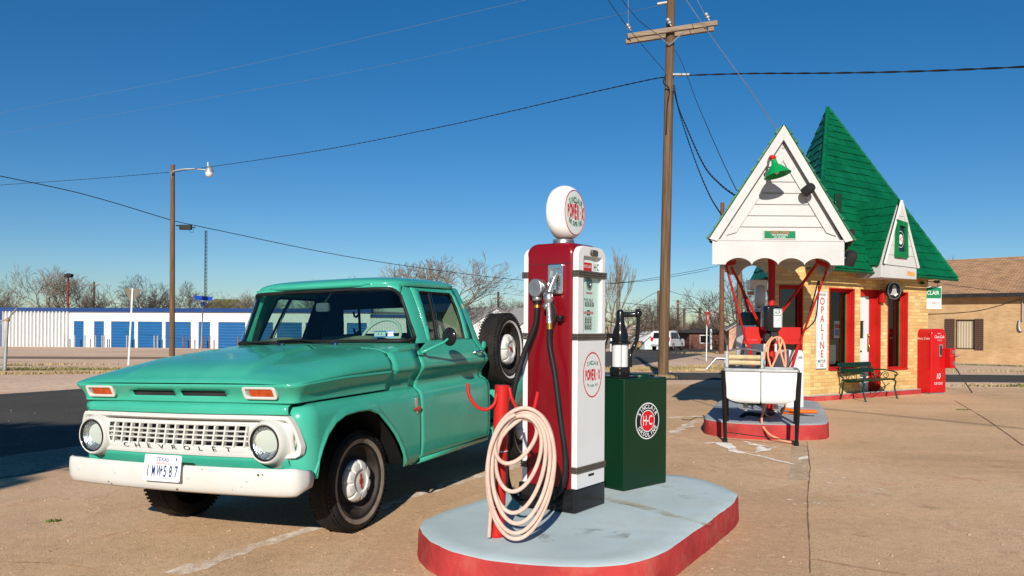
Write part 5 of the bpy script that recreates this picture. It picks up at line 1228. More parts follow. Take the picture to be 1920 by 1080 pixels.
# small hanging sign at the far corner
hs_ = thing('hanging_sign', 'small green and white hanging sign at the far station corner above the drinks machine', 'sign', M=SW @ Matrix.Translation((LB, -.02, 1.98)) @ RZ(radians(-32)) @ Matrix.Diagonal((.72, .72, .72, 1)))
HA = frame((0, 0, 0), (1, 0, 0), (0, 0, 1))
MB().box(-.2, .26, -.01, .01, -.20, .28).build('board', M_['letterwhite'], hs_, 30, bevel=.003)
MB().plate([(-.19, .02), (.25, .02), (.25, .25), (-.19, .25)], .012, HA).build('green_panel', M_['lettergreen'], hs_, 0)
MB().text('SINCLAIR', HA @ TR(.005, .135, .014), .12, .006, 0, .80).build('sign_lettering', M_['letterwhite'], hs_, 0)
MB().text('CREDIT CARDS', HA @ TR(.0, -.08, .012), .085, .002, 0, .72).build('small_lettering', M_['letterred'], hs_, 0)
MB().tube([(-.3, 0, .40), (.24, 0, .36)], .010, 6).tube([(.18, 0, .37), (.18, 0, .27)], .006, 6).build('bracket', M_['blackgloss'], hs_, 60)
# small green lamp on the wall
MB().lathe([(0, .02), (.02, .02), (.05, -.04)], 14, SW @ Matrix.Translation((tB(1725), -.05, 2.33))).build('wall_lamp_shade', M_['greentrim'], None, 60)
tag(bpy.data.objects['wall_lamp_shade'], 'tiny green lamp shade on the brick near the far eave', 'wall lamp')
# bench
def make_bench():
    o = gp(1578, 751); e = gp(1640, 745); dr = Vector((e.x-o.x, e.y-o.y)).normalized(); L = 1.22
    M = frame(o, (dr.x, dr.y, 0), (-dr.y, dr.x, 0)); b = thing('park_bench', 'dark green slatted bench with scrolled iron arms against the brick station front', 'bench', M=M)
    for k in range(2):
        x = .03 if k == 0 else L-.03; m = MB()
        m.tube(catmull([(x, -.46, 0), (x, -.43, .10), (x, -.40, .22), (x, -.42, .34), (x, -.36, .375), (x, -.2, .365), (x, -.05, .36), (x, -.01, .42), (x, .06, .60), (x, .11, .70)], 4), [.018, .018]+[.016]*35 if False else .016, 8)
        m.tube(catmull([(x, .06, 0), (x, .02, .10), (x, .0, .20), (x, -.02, .36)], 4), .016, 8)
        m.tube(catmull([(x, .03, .55), (x, -.12, .56), (x, -.30, .545), (x, -.42, .52), (x, -.45, .48), (x, -.42, .455), (x, -.40, .48)], 5), .014, 8)
        m.tube(catmull([(x, -.42, .46), (x, -.40, .40), (x, -.40, .36)], 4), .012, 6)
        m.tube([(x, -.22+.075*cos(a)*(1-a/14), .455+.075*sin(a)*(1-a/14)) for a in [i*.4 for i in range(26)]], .007, 6)
        m.tube([(x, -.10-.045*cos(a)*(1-a/14), .45+.06*sin(a)*(1-a/14)) for a in [i*.4 for i in range(26)]], .007, 6)
        m.lathe([(0, .02), (.03, .016), (.034, 0)], 10, Matrix.Translation((x, -.46, 0))).lathe([(0, .02), (.03, .016), (.034, 0)], 10, Matrix.Translation((x, .06, 0)))
        m.build('bench_side', M_['green'], b, 60)
    s_ = MB()
    for k in range(5): y = -.40+k*.085; s_.box(0, L, y, y+.07, .372, .398)
    s_.build('seat', M_['green'], b, 30, bevel=.005)
    k_ = MB()
    for z, y in ((.52, .035), (.63, .075)): k_.box(0, L*.96, -.012, .012, -.045, .045, Matrix.Translation((0, y, z+.03)) @ RX(-.32))
    k_.build('backrest', M_['green'], b, 30, bevel=.005)
    MB().tube([(.03, -.30, .30), (L/2, -.28, .12), (L-.03, -.30, .30)], .007, 6).build('brace', M_['green'], b, 60)
make_bench()
# drinks machine
CO = gp(1746, 741); CF = radians(24)
ck = thing('drinks_machine', 'red bottled drink vending machine with white script standing beyond the station door', 'vending machine', CO, CF)
cw_, cd_, chh = .445, .40, 1.36
m = MB(); R = []
for z_, ins in ((.05, .0), (1.20, 0)): R.append([(x, y, z_) for x, y in rrect(0, cw_, 0, cd_, .035, 4)])
for i in range(1, 9):
    a = pi/2*i/8; k = .16*(1-cos(a)); R.append([(lerp(cw_/2, x, 1-k*1.5/cw_*.9), lerp(cd_/2, y, 1-.05*(1-cos(a))), 1.20+.16*sin(a)) for x, y in rrect(0, cw_, 0, cd_, .035, 4)])
m.rows(R, True); m.add(R[-1], [tuple(range(len(R[-1])))])
cb_ = m.build('cabinet', M_['cocared'], ck, 40)
MB().box(.03, cw_-.03, .03, cd_-.03, 0, .05).build('plinth', M_['galv'], ck, 30, bevel=.004)
FA = frame((0, -.0015, 0), (1, 0, 0), (0, 0, 1)); LA_ = frame((-.0015, cd_, 0), (0, -1, 0), (0, 0, 1))
t = MB().text('Coca-Cola', FA @ TR(.225, 1.195, 0), .088, .004, .25, .76); t.text('10', FA @ TR(.20, .38, 0), .17, .006, .2, .75)
t.text('ICE COLD', FA @ TR(.21, .235, 0), .07, .003, 0, .80).text('DRINK', FA @ TR(.22, 1.262, 0), .032, .001, 0, .9).text('IN BOTTLES', FA @ TR(.24, 1.125, 0), .028, .001, 0, .9)
t.build('front_lettering', M_['letterwhite'], cb_, 0)
MB().text('Have a Coke', LA_ @ TR(cd_*.5, 1.16, 0), .072, .005, .15, .82).build('side_lettering', M_['letterwhite'], cb_, 0)
MB().ring(rrect(.20, .31, .78, 1.04, .02), rrect(.225, .285, .82, 1.01, .01), 0, .02, FA).build('bottle_window_frame', M_['chrome'], cb_, 40); MB().plate(rrect(.225, .285, .82, 1.01, .01), .004, FA).build('bottle_window', M_['darkmetal'], cb_, 0)
MB().box(.06, .22, .0, .006, 1.02, 1.07, LA_).build('side_vent', M_['darkmetal'], cb_, 0); MB().box(.08, cd_-.08, .0, .008, .40, .41, LA_).build('side_rib', M_['cocared'], cb_, 0)
for z in (.98, .30): MB().box(cd_-.05, cd_-.005, 0, .012, z-.05, z+.05, LA_).build('hinge', M_['galv'], cb_, 30, bevel=.003)
cbx = MB().box(cw_-.05, cw_+.10, -.13, .10, .55, .96).build('coin_box', M_['cocared'], ck, 30, bevel=.01)
MB().tube([(cw_+.06, -.135, .80), (cw_+.06, -.19, .80), (cw_+.10, -.20, .815)], .016, 8).box(cw_+.0, cw_+.08, -.136, -.130, .85, .92).box(cw_+.02, cw_+.07, -.136, -.130, .62, .70).build('coin_handle', M_['steel'], cbx, 40)
# ------------------------------------------------------------------ second island and its canopy
isl2 = [(2.52, 9.82), (2.85, 9.56), (3.4, 9.50), (3.80, 9.56), (3.96, 9.78), (4.25, 10.6), (4.88, 12.45), (4.80, 12.75), (4.4, 12.85), (3.6, 12.85), (3.3, 12.6), (2.85, 11.2), (2.45, 10.15)]
island('pump_island', isl2, .20, M_['greytop'], 'grey topped concrete island with a red kerb under the white gabled canopy', .004)
CG = g(3, 10)
FY = 9.95                                    # the canopy's front face
def cxz(px, py): v = at(px, py, FY); return v.x, v.z
AX = Vector((.344, 1.0))                     # the canopy runs back along this direction
CM = Matrix(((1, AX.x, 0, cxz(1337, 487)[0]), (0, AX.y, 0, FY), (0, 0, 1, 0), (0, 0, 0, 1)))      # local x across, y back, z world height
can = thing('pump_canopy', 'white gabled canopy with scalloped valance and green shingled slopes on a red post', 'canopy', (cxz(1337, 487)[0], FY, 0))
CL = Matrix(((1, AX.x, 0, 0), (0, AX.y, 0, 0), (0, 0, 1, 0), (0, 0, 0, 1)))      # shear of the part meshes themselves (the canopy really is skewed)
W0 = cxz(1580, 497)[0]-cxz(1337, 487)[0]; ZV = 2.285; ZL = 2.50; DEP = 3.15
apX = cxz(1470, 240)[0]-cxz(1337, 487)[0]; apZ = cxz(1470, 237)[1]
eLx, eLz = cxz(1331, 449)[0]-cxz(1337, 487)[0], cxz(1331, 449)[1]
eRx, eRz = cxz(1599, 452)[0]-cxz(1337, 487)[0], cxz(1599, 452)[1]
FR = CL @ frame((0, 0, 0), (1, 0, 0), (0, 0, 1))        # x across, y up, z towards the viewer
MB().prism([(0, ZL), (W0, ZL-.01), (apX, apZ-.10)], -.04, .0, FR).build('gable', M_['whitewood'], can, 0)
bj = MB()
for k in range(9):
    z = ZL+.17+k*.143; t = (z-ZL)/(apZ-.1-ZL); bj.box(lerp(0, apX, t)+.12, lerp(W0, apX, t)-.12, z-.005, z+.005, -.0, .004, FR)
bj.build('board_joint', pm('dark_board_joint', (.17, .155, .135), .8), can, 0)  # dark joint lines between the gable boards
# bargeboards: outer boards and inner trim, both sides
for a, sg_ in (((eLx, eLz), -1), ((eRx, eRz), 1)):
    v = Vector((apX-a[0], apZ-a[1])).normalized(); nn = Vector((v.y, -v.x))*(1 if sg_ > 0 else -1)   # outwards
    def off(p, o): return (p[0]-nn.x*o, p[1]-nn.y*o)
    L0 = Vector((apX, apZ))
    tip = lambda o: (apX, apZ-o/abs(nn.y)) 
    MB().prism([off(a, 0), tip(0), tip(.10), off((a[0]+v.x*.03, a[1]+v.y*.03), .10)], .05, .085, FR).build('bargeboard', M_['whitewood'], can, 30, bevel=.004)
    a2 = (a[0]+v.x*.16, a[1]+v.y*.16)
    MB().prism([off(a2, .15), tip(.15), tip(.235), off((a2[0]+v.x*.1, a2[1]+v.y*.1), .235)], .004, .022, FR).build('inner_trim', M_['whitewood'], can, 30, bevel=.003)
# front fascia + scalloped valance
n = 60
def scal(t, k=4):     # drop of the lower edge: four arches
    s_ = (t-.10)/.775*k
    if s_ < 0 or s_ > k: return 0
    f = s_-int(s_); return .085*sin(pi*min(1, max(0, f)))**.6 if 0 < f < 1 else 0
def valance(n, M, Wd, k, zt_, zb_, name, mat, arch=.085):
    top_, bot = [], []
    for i in range(n+1):
        t = i/n; s_ = (t-.10)/.80*k; f = s_-math.floor(s_); h = arch*sin(pi*f)**.6 if 0 < s_ < k and 0 < f < 1 else 0
        top_.append((t*Wd, zt_)); bot.append((t*Wd, zb_+h))
    R = []
    for d in (0, .03): R += [[M @ Vector((x, z, d)) for x, z in (top_ if d == 0 else bot)], [M @ Vector((x, z, d)) for x, z in (bot if d == 0 else top_)]]
    return MB().rows(R+[R[0]]).build(name, mat, can, 30)
valance(120, FR @ TR(-.005, 0, .03), W0+.02, 4, ZL-.01, cxz(1440, 497)[1], 'valance', M_['whitewood'])
MB().box(-.02, W0+.03, ZL-.012, ZL+.004, .03, .068, FR).build('fascia_ledge', M_['whitewood'], can, 0)
# side and rear valances, boarded
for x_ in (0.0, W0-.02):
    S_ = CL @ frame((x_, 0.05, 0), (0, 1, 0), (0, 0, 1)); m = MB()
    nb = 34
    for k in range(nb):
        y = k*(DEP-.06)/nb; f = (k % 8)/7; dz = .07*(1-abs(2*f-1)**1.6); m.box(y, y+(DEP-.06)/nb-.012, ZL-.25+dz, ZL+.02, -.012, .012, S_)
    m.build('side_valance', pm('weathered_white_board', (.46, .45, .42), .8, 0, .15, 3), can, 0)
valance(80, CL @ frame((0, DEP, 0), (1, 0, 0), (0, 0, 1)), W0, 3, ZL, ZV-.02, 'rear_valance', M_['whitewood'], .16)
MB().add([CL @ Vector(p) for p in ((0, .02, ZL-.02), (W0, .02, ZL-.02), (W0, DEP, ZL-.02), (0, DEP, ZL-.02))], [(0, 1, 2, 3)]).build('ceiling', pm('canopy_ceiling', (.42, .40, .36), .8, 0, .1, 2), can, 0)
# roof slopes with shingles
for a, nm in (((eLx, eLz), 'l'), ((eRx, eRz), 'r')):
    y0, y1 = -.075, DEP+.05
    p = [CL @ Vector(q) for q in ((a[0], y0, a[1]), (a[0], y1, a[1]), (apX, y1, apZ), (apX, y0, apZ))]
    if nm == 'l': p = [p[1], p[0], p[3], p[2]]
    dk = MB().add(p, [(0, 1, 2, 3)]).build('roof_slope', M_['shinglegap'], can, 0, solid=.02)
    tri_shingles(MB(), p, 12, .24, .030, .012, .012, 21).build('shingles', M_['shingle'], dk, 0, weld=False)
MB().tube([CL @ Vector((apX, .06, apZ+.0)), CL @ Vector((apX, DEP, apZ+.015))], .03, 6).build('ridge_cap', M_['shingle'], can, 0)
# notice on the gable
s0, s1 = cxz(1430, 449), cxz(1492, 432); SX = cxz(1337, 487)[0]
nt_ = thing('gable_notice', 'small green notice lettered in red and white on the canopy gable', 'sign', (s0[0], FY-.012, s0[1]))
w_, h_ = s1[0]-s0[0], s1[1]-s0[1]
MB().box(0, w_, -.012, 0, 0, h_).build('board', pm('notice_edge', (.55, .50, .45), .5), nt_, 30, bevel=.003)
MB().plate([(.012, .012), (w_-.012, .012), (w_-.012, h_-.012), (.012, h_-.012)], .0135, FA).build('green_panel', M_['lettergreen'], nt_, 0)
MB().text('SINCLAIR', FA @ TR(w_/2, h_*.74, .0150), .060, .003, 0, .95).build('sign_lettering', pm('notice_red', (.55, .10, .08), .5), nt_, 0)
MB().text('NO SMOKING', FA @ TR(w_/2, h_*.46, .0150), .034, .002, 0, .95).text('AT PUMPS', FA @ TR(w_/2, h_*.20, .0150), .034, .002, 0, .95).build('small_lettering', M_['letterwhite'], nt_, 0)
# gooseneck lamp on the gable
lp = at(1440, 306, FY); gl_ = thing('gable_lamp', 'green enamel lamp shade on a red capped gooseneck fixed to the canopy gable', 'lamp', (lp.x, FY, lp.z))
MB().lathe([(0, .03), (.05, .025), (.055, 0)], 20, frame((0, -.002, 0), (1, 0, 0), (0, 0, 1))).build('back_plate', M_['whitewood'], gl_, 50)
MB().tube(catmull([(0, 0, 0), (-.03, -.16, .03), (-.05, -.30, .02), (-.05, -.34, -.04)], 6), .018, 8).build('arm', M_['whitewood'], gl_, 60)
MB().ell((-.05, -.32, .0), .045, .045, .035, 14, 8).build('cap', M_['redpaint'], gl_, 60)
SHM = Matrix.Translation((-.045, -.35, -.03)) @ RX(radians(-8)) @ RY(radians(-12))
MB().lathe([(.03, 0), (.036, -.04), (.042, -.065), (.080, -.095), (.125, -.145), (.165, -.200), (.160, -.201), (.12, -.15), (.075, -.10), (.03, -.07)], 32, SHM).build('shade', M_['lampgreen'], gl_, 60)
MB().ell((0, 0, -.14), .035, .035, .045, 12, 8, SHM).build('bulb', M_['letterwhite'], gl_, 60)
# flood lights: one on the gable, two at the canopy's side
def flood(px, py, y_, label, rz=0, rx=0, r=.062, L=.17, arm=None):
    p = at(px, py, y_); t = thing('floodlight', label, 'floodlight', p)
    MB().lathe([(0, L*.5), (r*.75, L*.48), (r, L*.25), (r*1.02, -L*.45), (r*.85, -L*.40), (0, -L*.36)], 20, RZ(rz) @ RX(rx)).build('housing', M_['darkmetal'], t, 50)
    if arm: MB().tube([Vector(a) for a in arm], .018, 8).build('arm', M_['galv'], t, 60)
flood(1516, 355, FY-.17, 'dark cylinder floodlight on the right half of the canopy gable', .5, radians(62), .062, .15, [(0, .05, 0), (.03, .165, .02)])
flood(1592, 440, 11.3, 'upper dark floodlight at the right edge of the canopy roof', .3, radians(40), .07, .15, [(0, 0, 0), (-.12, .05, 0)])
flood(1594, 484, 10.9, 'lower dark floodlight on a pale arm at the right end of the valance', .2, radians(35), .085, .20, [(0, 0, 0), (-.10, -.02, .0), (-.20, .0, .02)])
# green shutter board standing between canopy and roof
p = at(1571, 400, 12.0); MB().box(-.05, .05, -.02, .02, -.33, .30).build('green_vent_board', M_['green'], None, 30, loc=p, bevel=.004)
tag(bpy.data.objects['green_vent_board'], 'narrow dark green upright board between canopy slope and main roof', 'board')
# posts, braces and the red frame
IZ = CG+.20
def P_(px, py, y_): v = at(px, py, y_); return Vector((v.x-cxz(1337, 487)[0], y_-FY, v.z))
cy = 11.0; cp_ = at(1445, 640, cy); cxl = cp_.x-cxz(1337, 487)[0]
MB().cyl((cxl+.01, cy-FY, ZL), (cxl, cy-FY, IZ), .050, .050, 20).build('post', M_['redpaint'], can, 60)
q_ = P_(1446, 640, 12.35); MB().cyl((q_.x, q_.y, ZL), (q_.x, q_.y, IZ), .05, .05, 16).build('post', M_['redpaint'], can, 60)
fr_ = MB(); fy_ = cy-.25
a, b = P_(1397, 640, fy_), P_(1501, 640, fy_)
zt2, zb2 = P_(1400, 613, fy_).z, P_(1400, 637, fy_).z
MB().box(a.x, P_(1425, 640, fy_).x+.02, fy_-FY, fy_-FY+.02, zb2, zt2).box(P_(1460, 640, fy_).x, b.x, fy_-FY, fy_-FY+.02, zb2, zt2).box(a.x, b.x, fy_-FY+.022, fy_-FY+.03, zb2+.02, zt2-.02).build('shelf_plate', M_['redpaint'], can, 0)
MB().box(a.x-.02, b.x+.02, fy_-FY-.02, fy_-FY+.03, zb2-.055, zb2-.002).build('shelf_angle', M_['redpaint'], can, 30)
def bar(p, q, wd=.028, mat='redpaint', nm='brace'):
    return MB().tube([p, q], wd, 4).build(nm, M_[mat], can, 0)
bar(P_(1400, 645, fy_), P_(1361, 496, FY+.25), .017); bar(P_(1499, 645, fy_), P_(1552, 502, FY+.25), .017)
bar(P_(1402, 640, fy_), P_(1413, 690, fy_), .022); bar(P_(1499, 640, fy_), P_(1484, 692, fy_), .022)
MB().prism([(0, 0), (.14, .03), (.14, .09), (0, .055)], -.02, .02, Matrix.Translation(P_(1359, 500, FY+.25)) @ frame((0, 0, 0), (1, 0, 0), (0, 0, 1))).build('bracket', M_['redpaint'], can, 0)
MB().prism([(-.16, .06), (0, .0), (0, .055), (-.16, .13)], -.02, .02, Matrix.Translation(P_(1553, 503, FY+.25)) @ frame((0, 0, 0), (1, 0, 0), (0, 0, 1))).build('bracket', M_['redpaint'], can, 0)
for q in ((1371, 500, FY+.9, 1426, 612, cy), (1533, 493, FY+.9, 1462, 590, cy), (1388, 530, 12.6, 1404, 585, cy+.7), (1440, 545, 12.4, 1452, 600, cy+.3)):
    bar(P_(q[0], q[1], q[2]), P_(q[3], q[4], q[5]), .021)
# loose black cables hanging from the canopy
c1 = MB().tube(catmull([at(1534, 527, 11.3), at(1520, 580, 11.1), at(1505, 625, 11.0), at(1478, 690, 10.9)], 6), .010, 6).build('cable', M_['wire'], None, 60); tag(c1, 'straight black cable dropping from canopy to the red shelf', 'cable')
c2 = MB().tube(catmull([at(1536, 527, 11.3), at(1533, 570, 11.3), at(1528, 600, 11.25), at(1512, 617, 11.15), at(1500, 627, 11.0)], 6), .010, 6).build('cable', M_['wire'], None, 60); tag(c2, 'slack black cable bowing out beside the tall white wall sign', 'cable')
# ------------------------------------------------------------------ air meter and its hose
ap_ = at(1446, 598, 10.55)
am = thing('air_meter', 'black rounded tyre air meter with a pale AIR dial on the red post', 'air meter', ap_); am.scale = (.78, .78, .80)
m = MB(); Rr = []
for y, k in ((.14, .92), (.10, 1.0), (-.06, 1.0), (-.11, .93), (-.13, .80)):
    Rr.append([(x*k, y, z*(k if k > .9 else .95)) for x, z in rrect(-.150, .150, -.215, .225, .08, 6)])
m.rows(Rr, True); m.add(Rr[0], [tuple(range(len(Rr[0])))]); m.add(Rr[-1], [tuple(range(len(Rr[-1])))]); m.build('housing', M_['blackgloss'], am, 60)
FAa = frame((.075, -.134, 0), (1, 0, 0), (0, 0, 1))
MB().ring(rrect(-.085, .065, -.145, .170, .02), rrect(-.066, .046, -.125, .150, .01), -.01, .012, FAa).build('dial_frame', M_['galv'], am, 30)
MB().plate(rrect(-.066, .046, -.125, .050, .004), .003, FAa).build('dial', M_['letterwhite'], am, 0); MB().plate(rrect(-.066, .046, .062, .150, .004), .003, FAa).build('air_panel', M_['palegreen'], am, 0)
MB().text('AIR', FAa @ TR(-.01, .105, .005), .095, .009, 0, .72).text('24', FAa @ TR(-.012, -.02, .005), .045, .002).build('dial_lettering', M_['letterblack'], am, 0)
MB().box(-.03, .09, -.10, -.04, -.29, -.20).lathe([(0, -.06), (.10, -.05), (.115, 0), (.10, .05), (0, .06)], 24, Matrix.Translation((-.02, .02, -.33)) @ RX(pi/2)).build('hose_reel', M_['darkmetal'], am, 40)
pts = []
for (px, py, d) in ((1448, 632, 10.42), (1436, 650, 10.38), (1432, 690, 10.36), (1436, 722, 10.36), (1440, 706, 10.33), (1456, 668, 10.31), (1466, 640, 10.34), (1458, 632, 10.36), (1444, 640, 10.33), (1440, 668, 10.31), (1452, 706, 10.29), (1462, 740, 10.30), (1468, 715, 10.29), (1473, 680, 10.30), (1470, 645, 10.33), (1460, 633, 10.35), (1464, 660, 10.32), (1474, 700, 10.30), (1478, 742, 10.3), (1460, 782, 10.25), (1436, 778, 10.15), (1431, 755, 10.05), (1440, 745, 9.85), (1430, 775, 9.72), (1429, 795, 9.60), (1440, 812, 9.42), (1462, 824, 9.30), (1490, 832, 9.22)):
    pts.append(at(px, py, d))
pts = [Vector((p.x, p.y, max(p.z, g(p.x, p.y)+.03))) for p in catmull(pts, 6)]
ah = MB().tube(pts, .0135, 8).build('air_hose', M_['orangehose'], None, 60); tag(ah, 'thin orange air hose looped below the black air meter and trailing to the ground', 'air hose')
oc = MB(); oc.tube(catmull([at(1512, 771, 10.5), at(1490, 770, 10.5), at(1470, 766, 10.6), at(1466, 772, 10.7), at(1480, 774, 10.6), at(1520, 772, 10.4)], 6), .020, 8)
oc.tube([at(1495, 771, 10.4), at(1532, 772, 10.3)], .026, 8)
o_ = oc.build('folded_cord', M_['orange'], None, 60); tag(o_, 'bright orange tool and cord lying on the grey island behind the tub', 'cord')
# ------------------------------------------------------------------ the second, green gas pump
p2 = Vector((at(1419, 700, 12.0).x, 12.0, IZ)); gp2 = thing('gas_pump', 'dark green gas pump with a pale globe half hidden under the canopy', 'gas pump', p2, radians(18))
m = MB(); Rr = []
hh = at(1410, 585, 12).z-IZ
for z_, k in ((.0, 1), (hh-.10, 1), (hh-.03, .96), (hh, .80)): Rr.append([(x*k, y*k, z_) for x, y in rrect(-.22, .22, -.20, .20, .06, 5)])
m.rows(Rr, True); m.add(Rr[-1], [tuple(range(len(Rr[-1])))]); m.build('body', M_['green'], gp2, 40)
MB().box(-.225, -.16, -.215, .215, .10, hh-.20).box(-.20, .20, -.222, -.20, .8, hh-.25).build('face_panel', M_['white'], gp2, 30, bevel=.01)
MB().lathe([(.07, 0), (.07, .06)], 20, Matrix.Translation((.02, 0, hh))).build('globe_collar', M_['steel'], gp2, 60)
MB().lathe([(0, -.075), (.12, -.07), (.175, -.035), (.185, .02), (.16, .07), (0, .075)], 36, Matrix.Translation((.04, 0, hh+.235)) @ RZ(radians(60)) @ RX(pi/2)).build('globe', pm('grey_globe', (.50, .53, .55), .3, 0, .06, 3, coat=.3), gp2, 60)
MB().tube(catmull([(-.24, -.05, hh-.35), (-.34, -.1, .6), (-.30, -.15, .15), (-.22, -.2, .12)], 6), .02, 8).build('fuel_hose', M_['black'], gp2, 60)
m = MB().box(-.13, .13, -.13, .13, 0, .12).box(-.45, -.30, -.25, -.05, 0, .03).tube([(-.7, -.4, .04), (-.35, -.42, .05), (-.1, -.4, .30)], .03, 8)
MB().tube(catmull([at(1352+35, 785, 10.3), at(1400, 776, 10.2), at(1432, 778, 10.3), at(1452, 772, 10.6)], 5), .028, 8).build('scrap_pipe', M_['darkmetal'], None, 60); tag(bpy.data.objects['scrap_pipe'], 'dark bent pipe lying on the grey island behind the white tub', 'pipe')
wc = thing('white_cabinet', 'white round-topped metal cabinet standing behind the red canopy shelf', 'cabinet', (at(1482, 700, 11.6).x, 11.6, IZ), radians(15))
hh2 = at(1489, 656, 11.6).z-IZ
MB().prism([(-.17, 0), (.13, 0), (.13, hh2-.06), (.09, hh2), (-.12, hh2), (-.17, hh2-.05)], -.15, .15, frame((0, 0, 0), (1, 0, 0), (0, 0, 1))).build('body', M_['white'], wc, 30, bevel=.02, seg=3)
MB().box(.02, .09, -.162, -.15, hh2-.12, hh2-.09).build('handle', M_['galv'], wc, 30, bevel=.004)
bt = thing('hanging_box', 'white box with rust coloured underside hung behind the canopy post', 'box', at(1413, 535, 13.3))
MB().prism([(-.09, -.06), (.20, -.12), (.20, .09), (-.09, .09)], -.12, .12, frame((0, 0, 0), (1, 0, 0), (0, 0, 1))).build('box', M_['white'], bt, 30, bevel=.01)
MB().box(-.07, .17, -.10, .10, -.16, -.10).build('underside', pm('rusty_underside', (.35, .22, .10), .8, 0, .3, 10), bt, 0)
# ------------------------------------------------------------------ the white wash tub on black legs
tl, tr_ = gp(1358, 831), gp(1495, 838)
ux = Vector((tr_.x-tl.x, tr_.y-tl.y)).normalized(); TBM = frame(((tl.x+tr_.x)/2, (tl.y+tr_.y)/2, g(tl.x, tl.y)+.012), (ux.x, ux.y, 0), (-ux.y, ux.x, 0))
tub = thing('wash_tub', 'white double wash tub with wringer on black legs in front of the grey island', 'wash tub', M=TBM)
Wt = (tr_-tl).length; zr = .855; hw_ = Wt/2
for s in (-1, 1):
    R = []
    for z, kx, ky, yo in ((zr, .503, 1, 0), (zr-.10, .503, 1, 0), (zr-.30, .500, .98, 0), (zr-.335, .47, .96, .02), (zr-.365, .40, .93, .03), (zr-.385, .28, .88, .03), (zr-.395, .10, .6, .03)):
        R.append([(s*hw_*(.004+max(kx, .30))+x, y, z) for x, y in rrect(-hw_*(kx-.002), hw_*(kx-.002), .27-.25*ky, .27+.25*ky, (.015 if kx > .3 else .01), 4)])
    m = MB().rows(R, True); m.add(R[-1], [tuple(range(len(R[-1])))])
    m.build('basin', M_['white'], tub, 50)
MB().ring(rrect(-hw_-.02, hw_+.02, .0, .55, .03), rrect(-hw_+.015, hw_-.015, .035, .515, .03), zr-.012, zr+.022).box(-.02, .02, .03, .52, zr-.01, zr+.015).build('rim', M_['galv'], tub, 30, bevel=.006)
for sx in (-1, 1):
    for sy in (0, 1):
        y0 = .0+.54*sy; l = MB(); 
        l.prism([(-.026, 0), (.026, 0), (.026, .012), (-.014, .012), (-.014, .05), (-.026, .05)], 0, 1) if False else None
        a = Vector((sx*(hw_+.015), y0+(.03 if sy == 0 else -.03), zr-.01)); b = Vector((sx*(hw_+(-.01)), y0, .04)); c_ = Vector((sx*(hw_-.0), y0-(.02 if sy == 0 else -.02), .0))
        l.tube([a, a.lerp(b, .55), b], [.030, .027, .020], 4); l.cyl(b+Vector((0, 0, .01)), (b.x, b.y, 0), .026, .030, 10)
        l.build('leg', M_['blackgloss'], tub, 30)
MB().tube([(-hw_, .02, .12), (hw_, .02, .05)], .006, 6).tube([(-hw_, .50, .12), (hw_, .50, .12)], .007, 6).build('brace', M_['darkmetal'], tub, 60)
for x in (-hw_*.42, hw_*.42): MB().cyl((x, .26, zr-.41), (x, .26, zr-.50), .025, .020, 10).box(x-.03, x+.03, .22, .30, zr-.47, zr-.44).build('drain_tap', M_['galv'], tub, 40)
wr = thing('clothes_wringer', 'old hand wringer with two pale wooden rollers clamped to the white tub', 'wringer', M=TBM @ TR(-hw_*.43, .42, zr+.02))
for k in range(2): MB().cyl((-.20, 0, .05+.068*k), (.17, 0, .05+.068*k), .030, .030, 16).build('roller', pm('pale_wood_roller', (.52, .40, .22), .7, 0, .15, 12), wr, 60)
for x in (-.225, .19): MB().box(x-.015, x+.015, -.03, .03, -.05, .19).lathe([(.045, -.012), (.05, 0), (.045, .012)], 18, Matrix.Translation((x-.025*(1 if x < 0 else -1), 0, .05)) @ RY(pi/2)).build('side_frame', M_['galv'], wr, 30)
MB().tube(catmull([(-.225, 0, .19), (-.1, 0, .22), (.05, 0, .215), (.19, 0, .19)], 4), .012, 6).cyl((-.225, 0, .18), (-.225, 0, .26), .012, .012, 8).build('tension_spring', M_['steel'], wr, 60)
MB().tube([(-.24, 0, .10), (-.36, -.0, .10), (-.48, -.06, -.05)], .012, 8).build('crank', M_['steel'], wr, 60)
MB().cyl((-.47, -.06, -.05), (-.60, -.06, -.045), .022, .022, 12).build('crank_handle', pm('pale_wood_grip', (.45, .33, .18), .7), wr, 60)
# ------------------------------------------------------------------ storage units across the street
def wavemat(name, col, axis, per, strength=.6, rough=.5):
    m, nt, b = newmat(name); N, L = nt.nodes.new, nt.links.new
    tc = N('ShaderNodeTexCoord'); sp = N('ShaderNodeSeparateXYZ'); L(tc.outputs['Object'], sp.inputs[0])
    mu = N('ShaderNodeMath'); mu.operation = 'MULTIPLY'; mu.inputs[1].default_value = 2*pi/per; L(sp.outputs[axis], mu.inputs[0])
    si = N('ShaderNodeMath'); si.operation = 'SINE'; L(mu.outputs[0], si.inputs[0])
    bp = N('ShaderNodeBump'); bp.inputs['Strength'].default_value = strength; bp.inputs['Distance'].default_value = .05; L(si.outputs[0], bp.inputs['Height']); L(bp.outputs['Normal'], b.inputs['Normal'])
    no = N('ShaderNodeTexNoise'); no.inputs['Scale'].default_value = .8; L(tc.outputs['Object'], no.inputs['Vector'])
    L(ramp(nt, no.outputs['Fac'], [(.3, [c*.93 for c in col]), (.7, [min(1, c*1.05) for c in col])]), b.inputs['Base Color']); b.inputs['Roughness'].default_value = rough
    return m
SL_, SR_ = gp(130, 650.5), gp(460, 654); sd = Vector((SR_.x-SL_.x, SR_.y-SL_.y)).normalized()
STM = frame((SL_.x, SL_.y, -1.45), (sd.x, sd.y, 0), (-sd.y, sd.x, 0)); STI = STM.inverted()
def tS(px):
    u, _ = ray(px, 620); return (u*SL_.y-SL_.x)/(sd.x-u*sd.y)
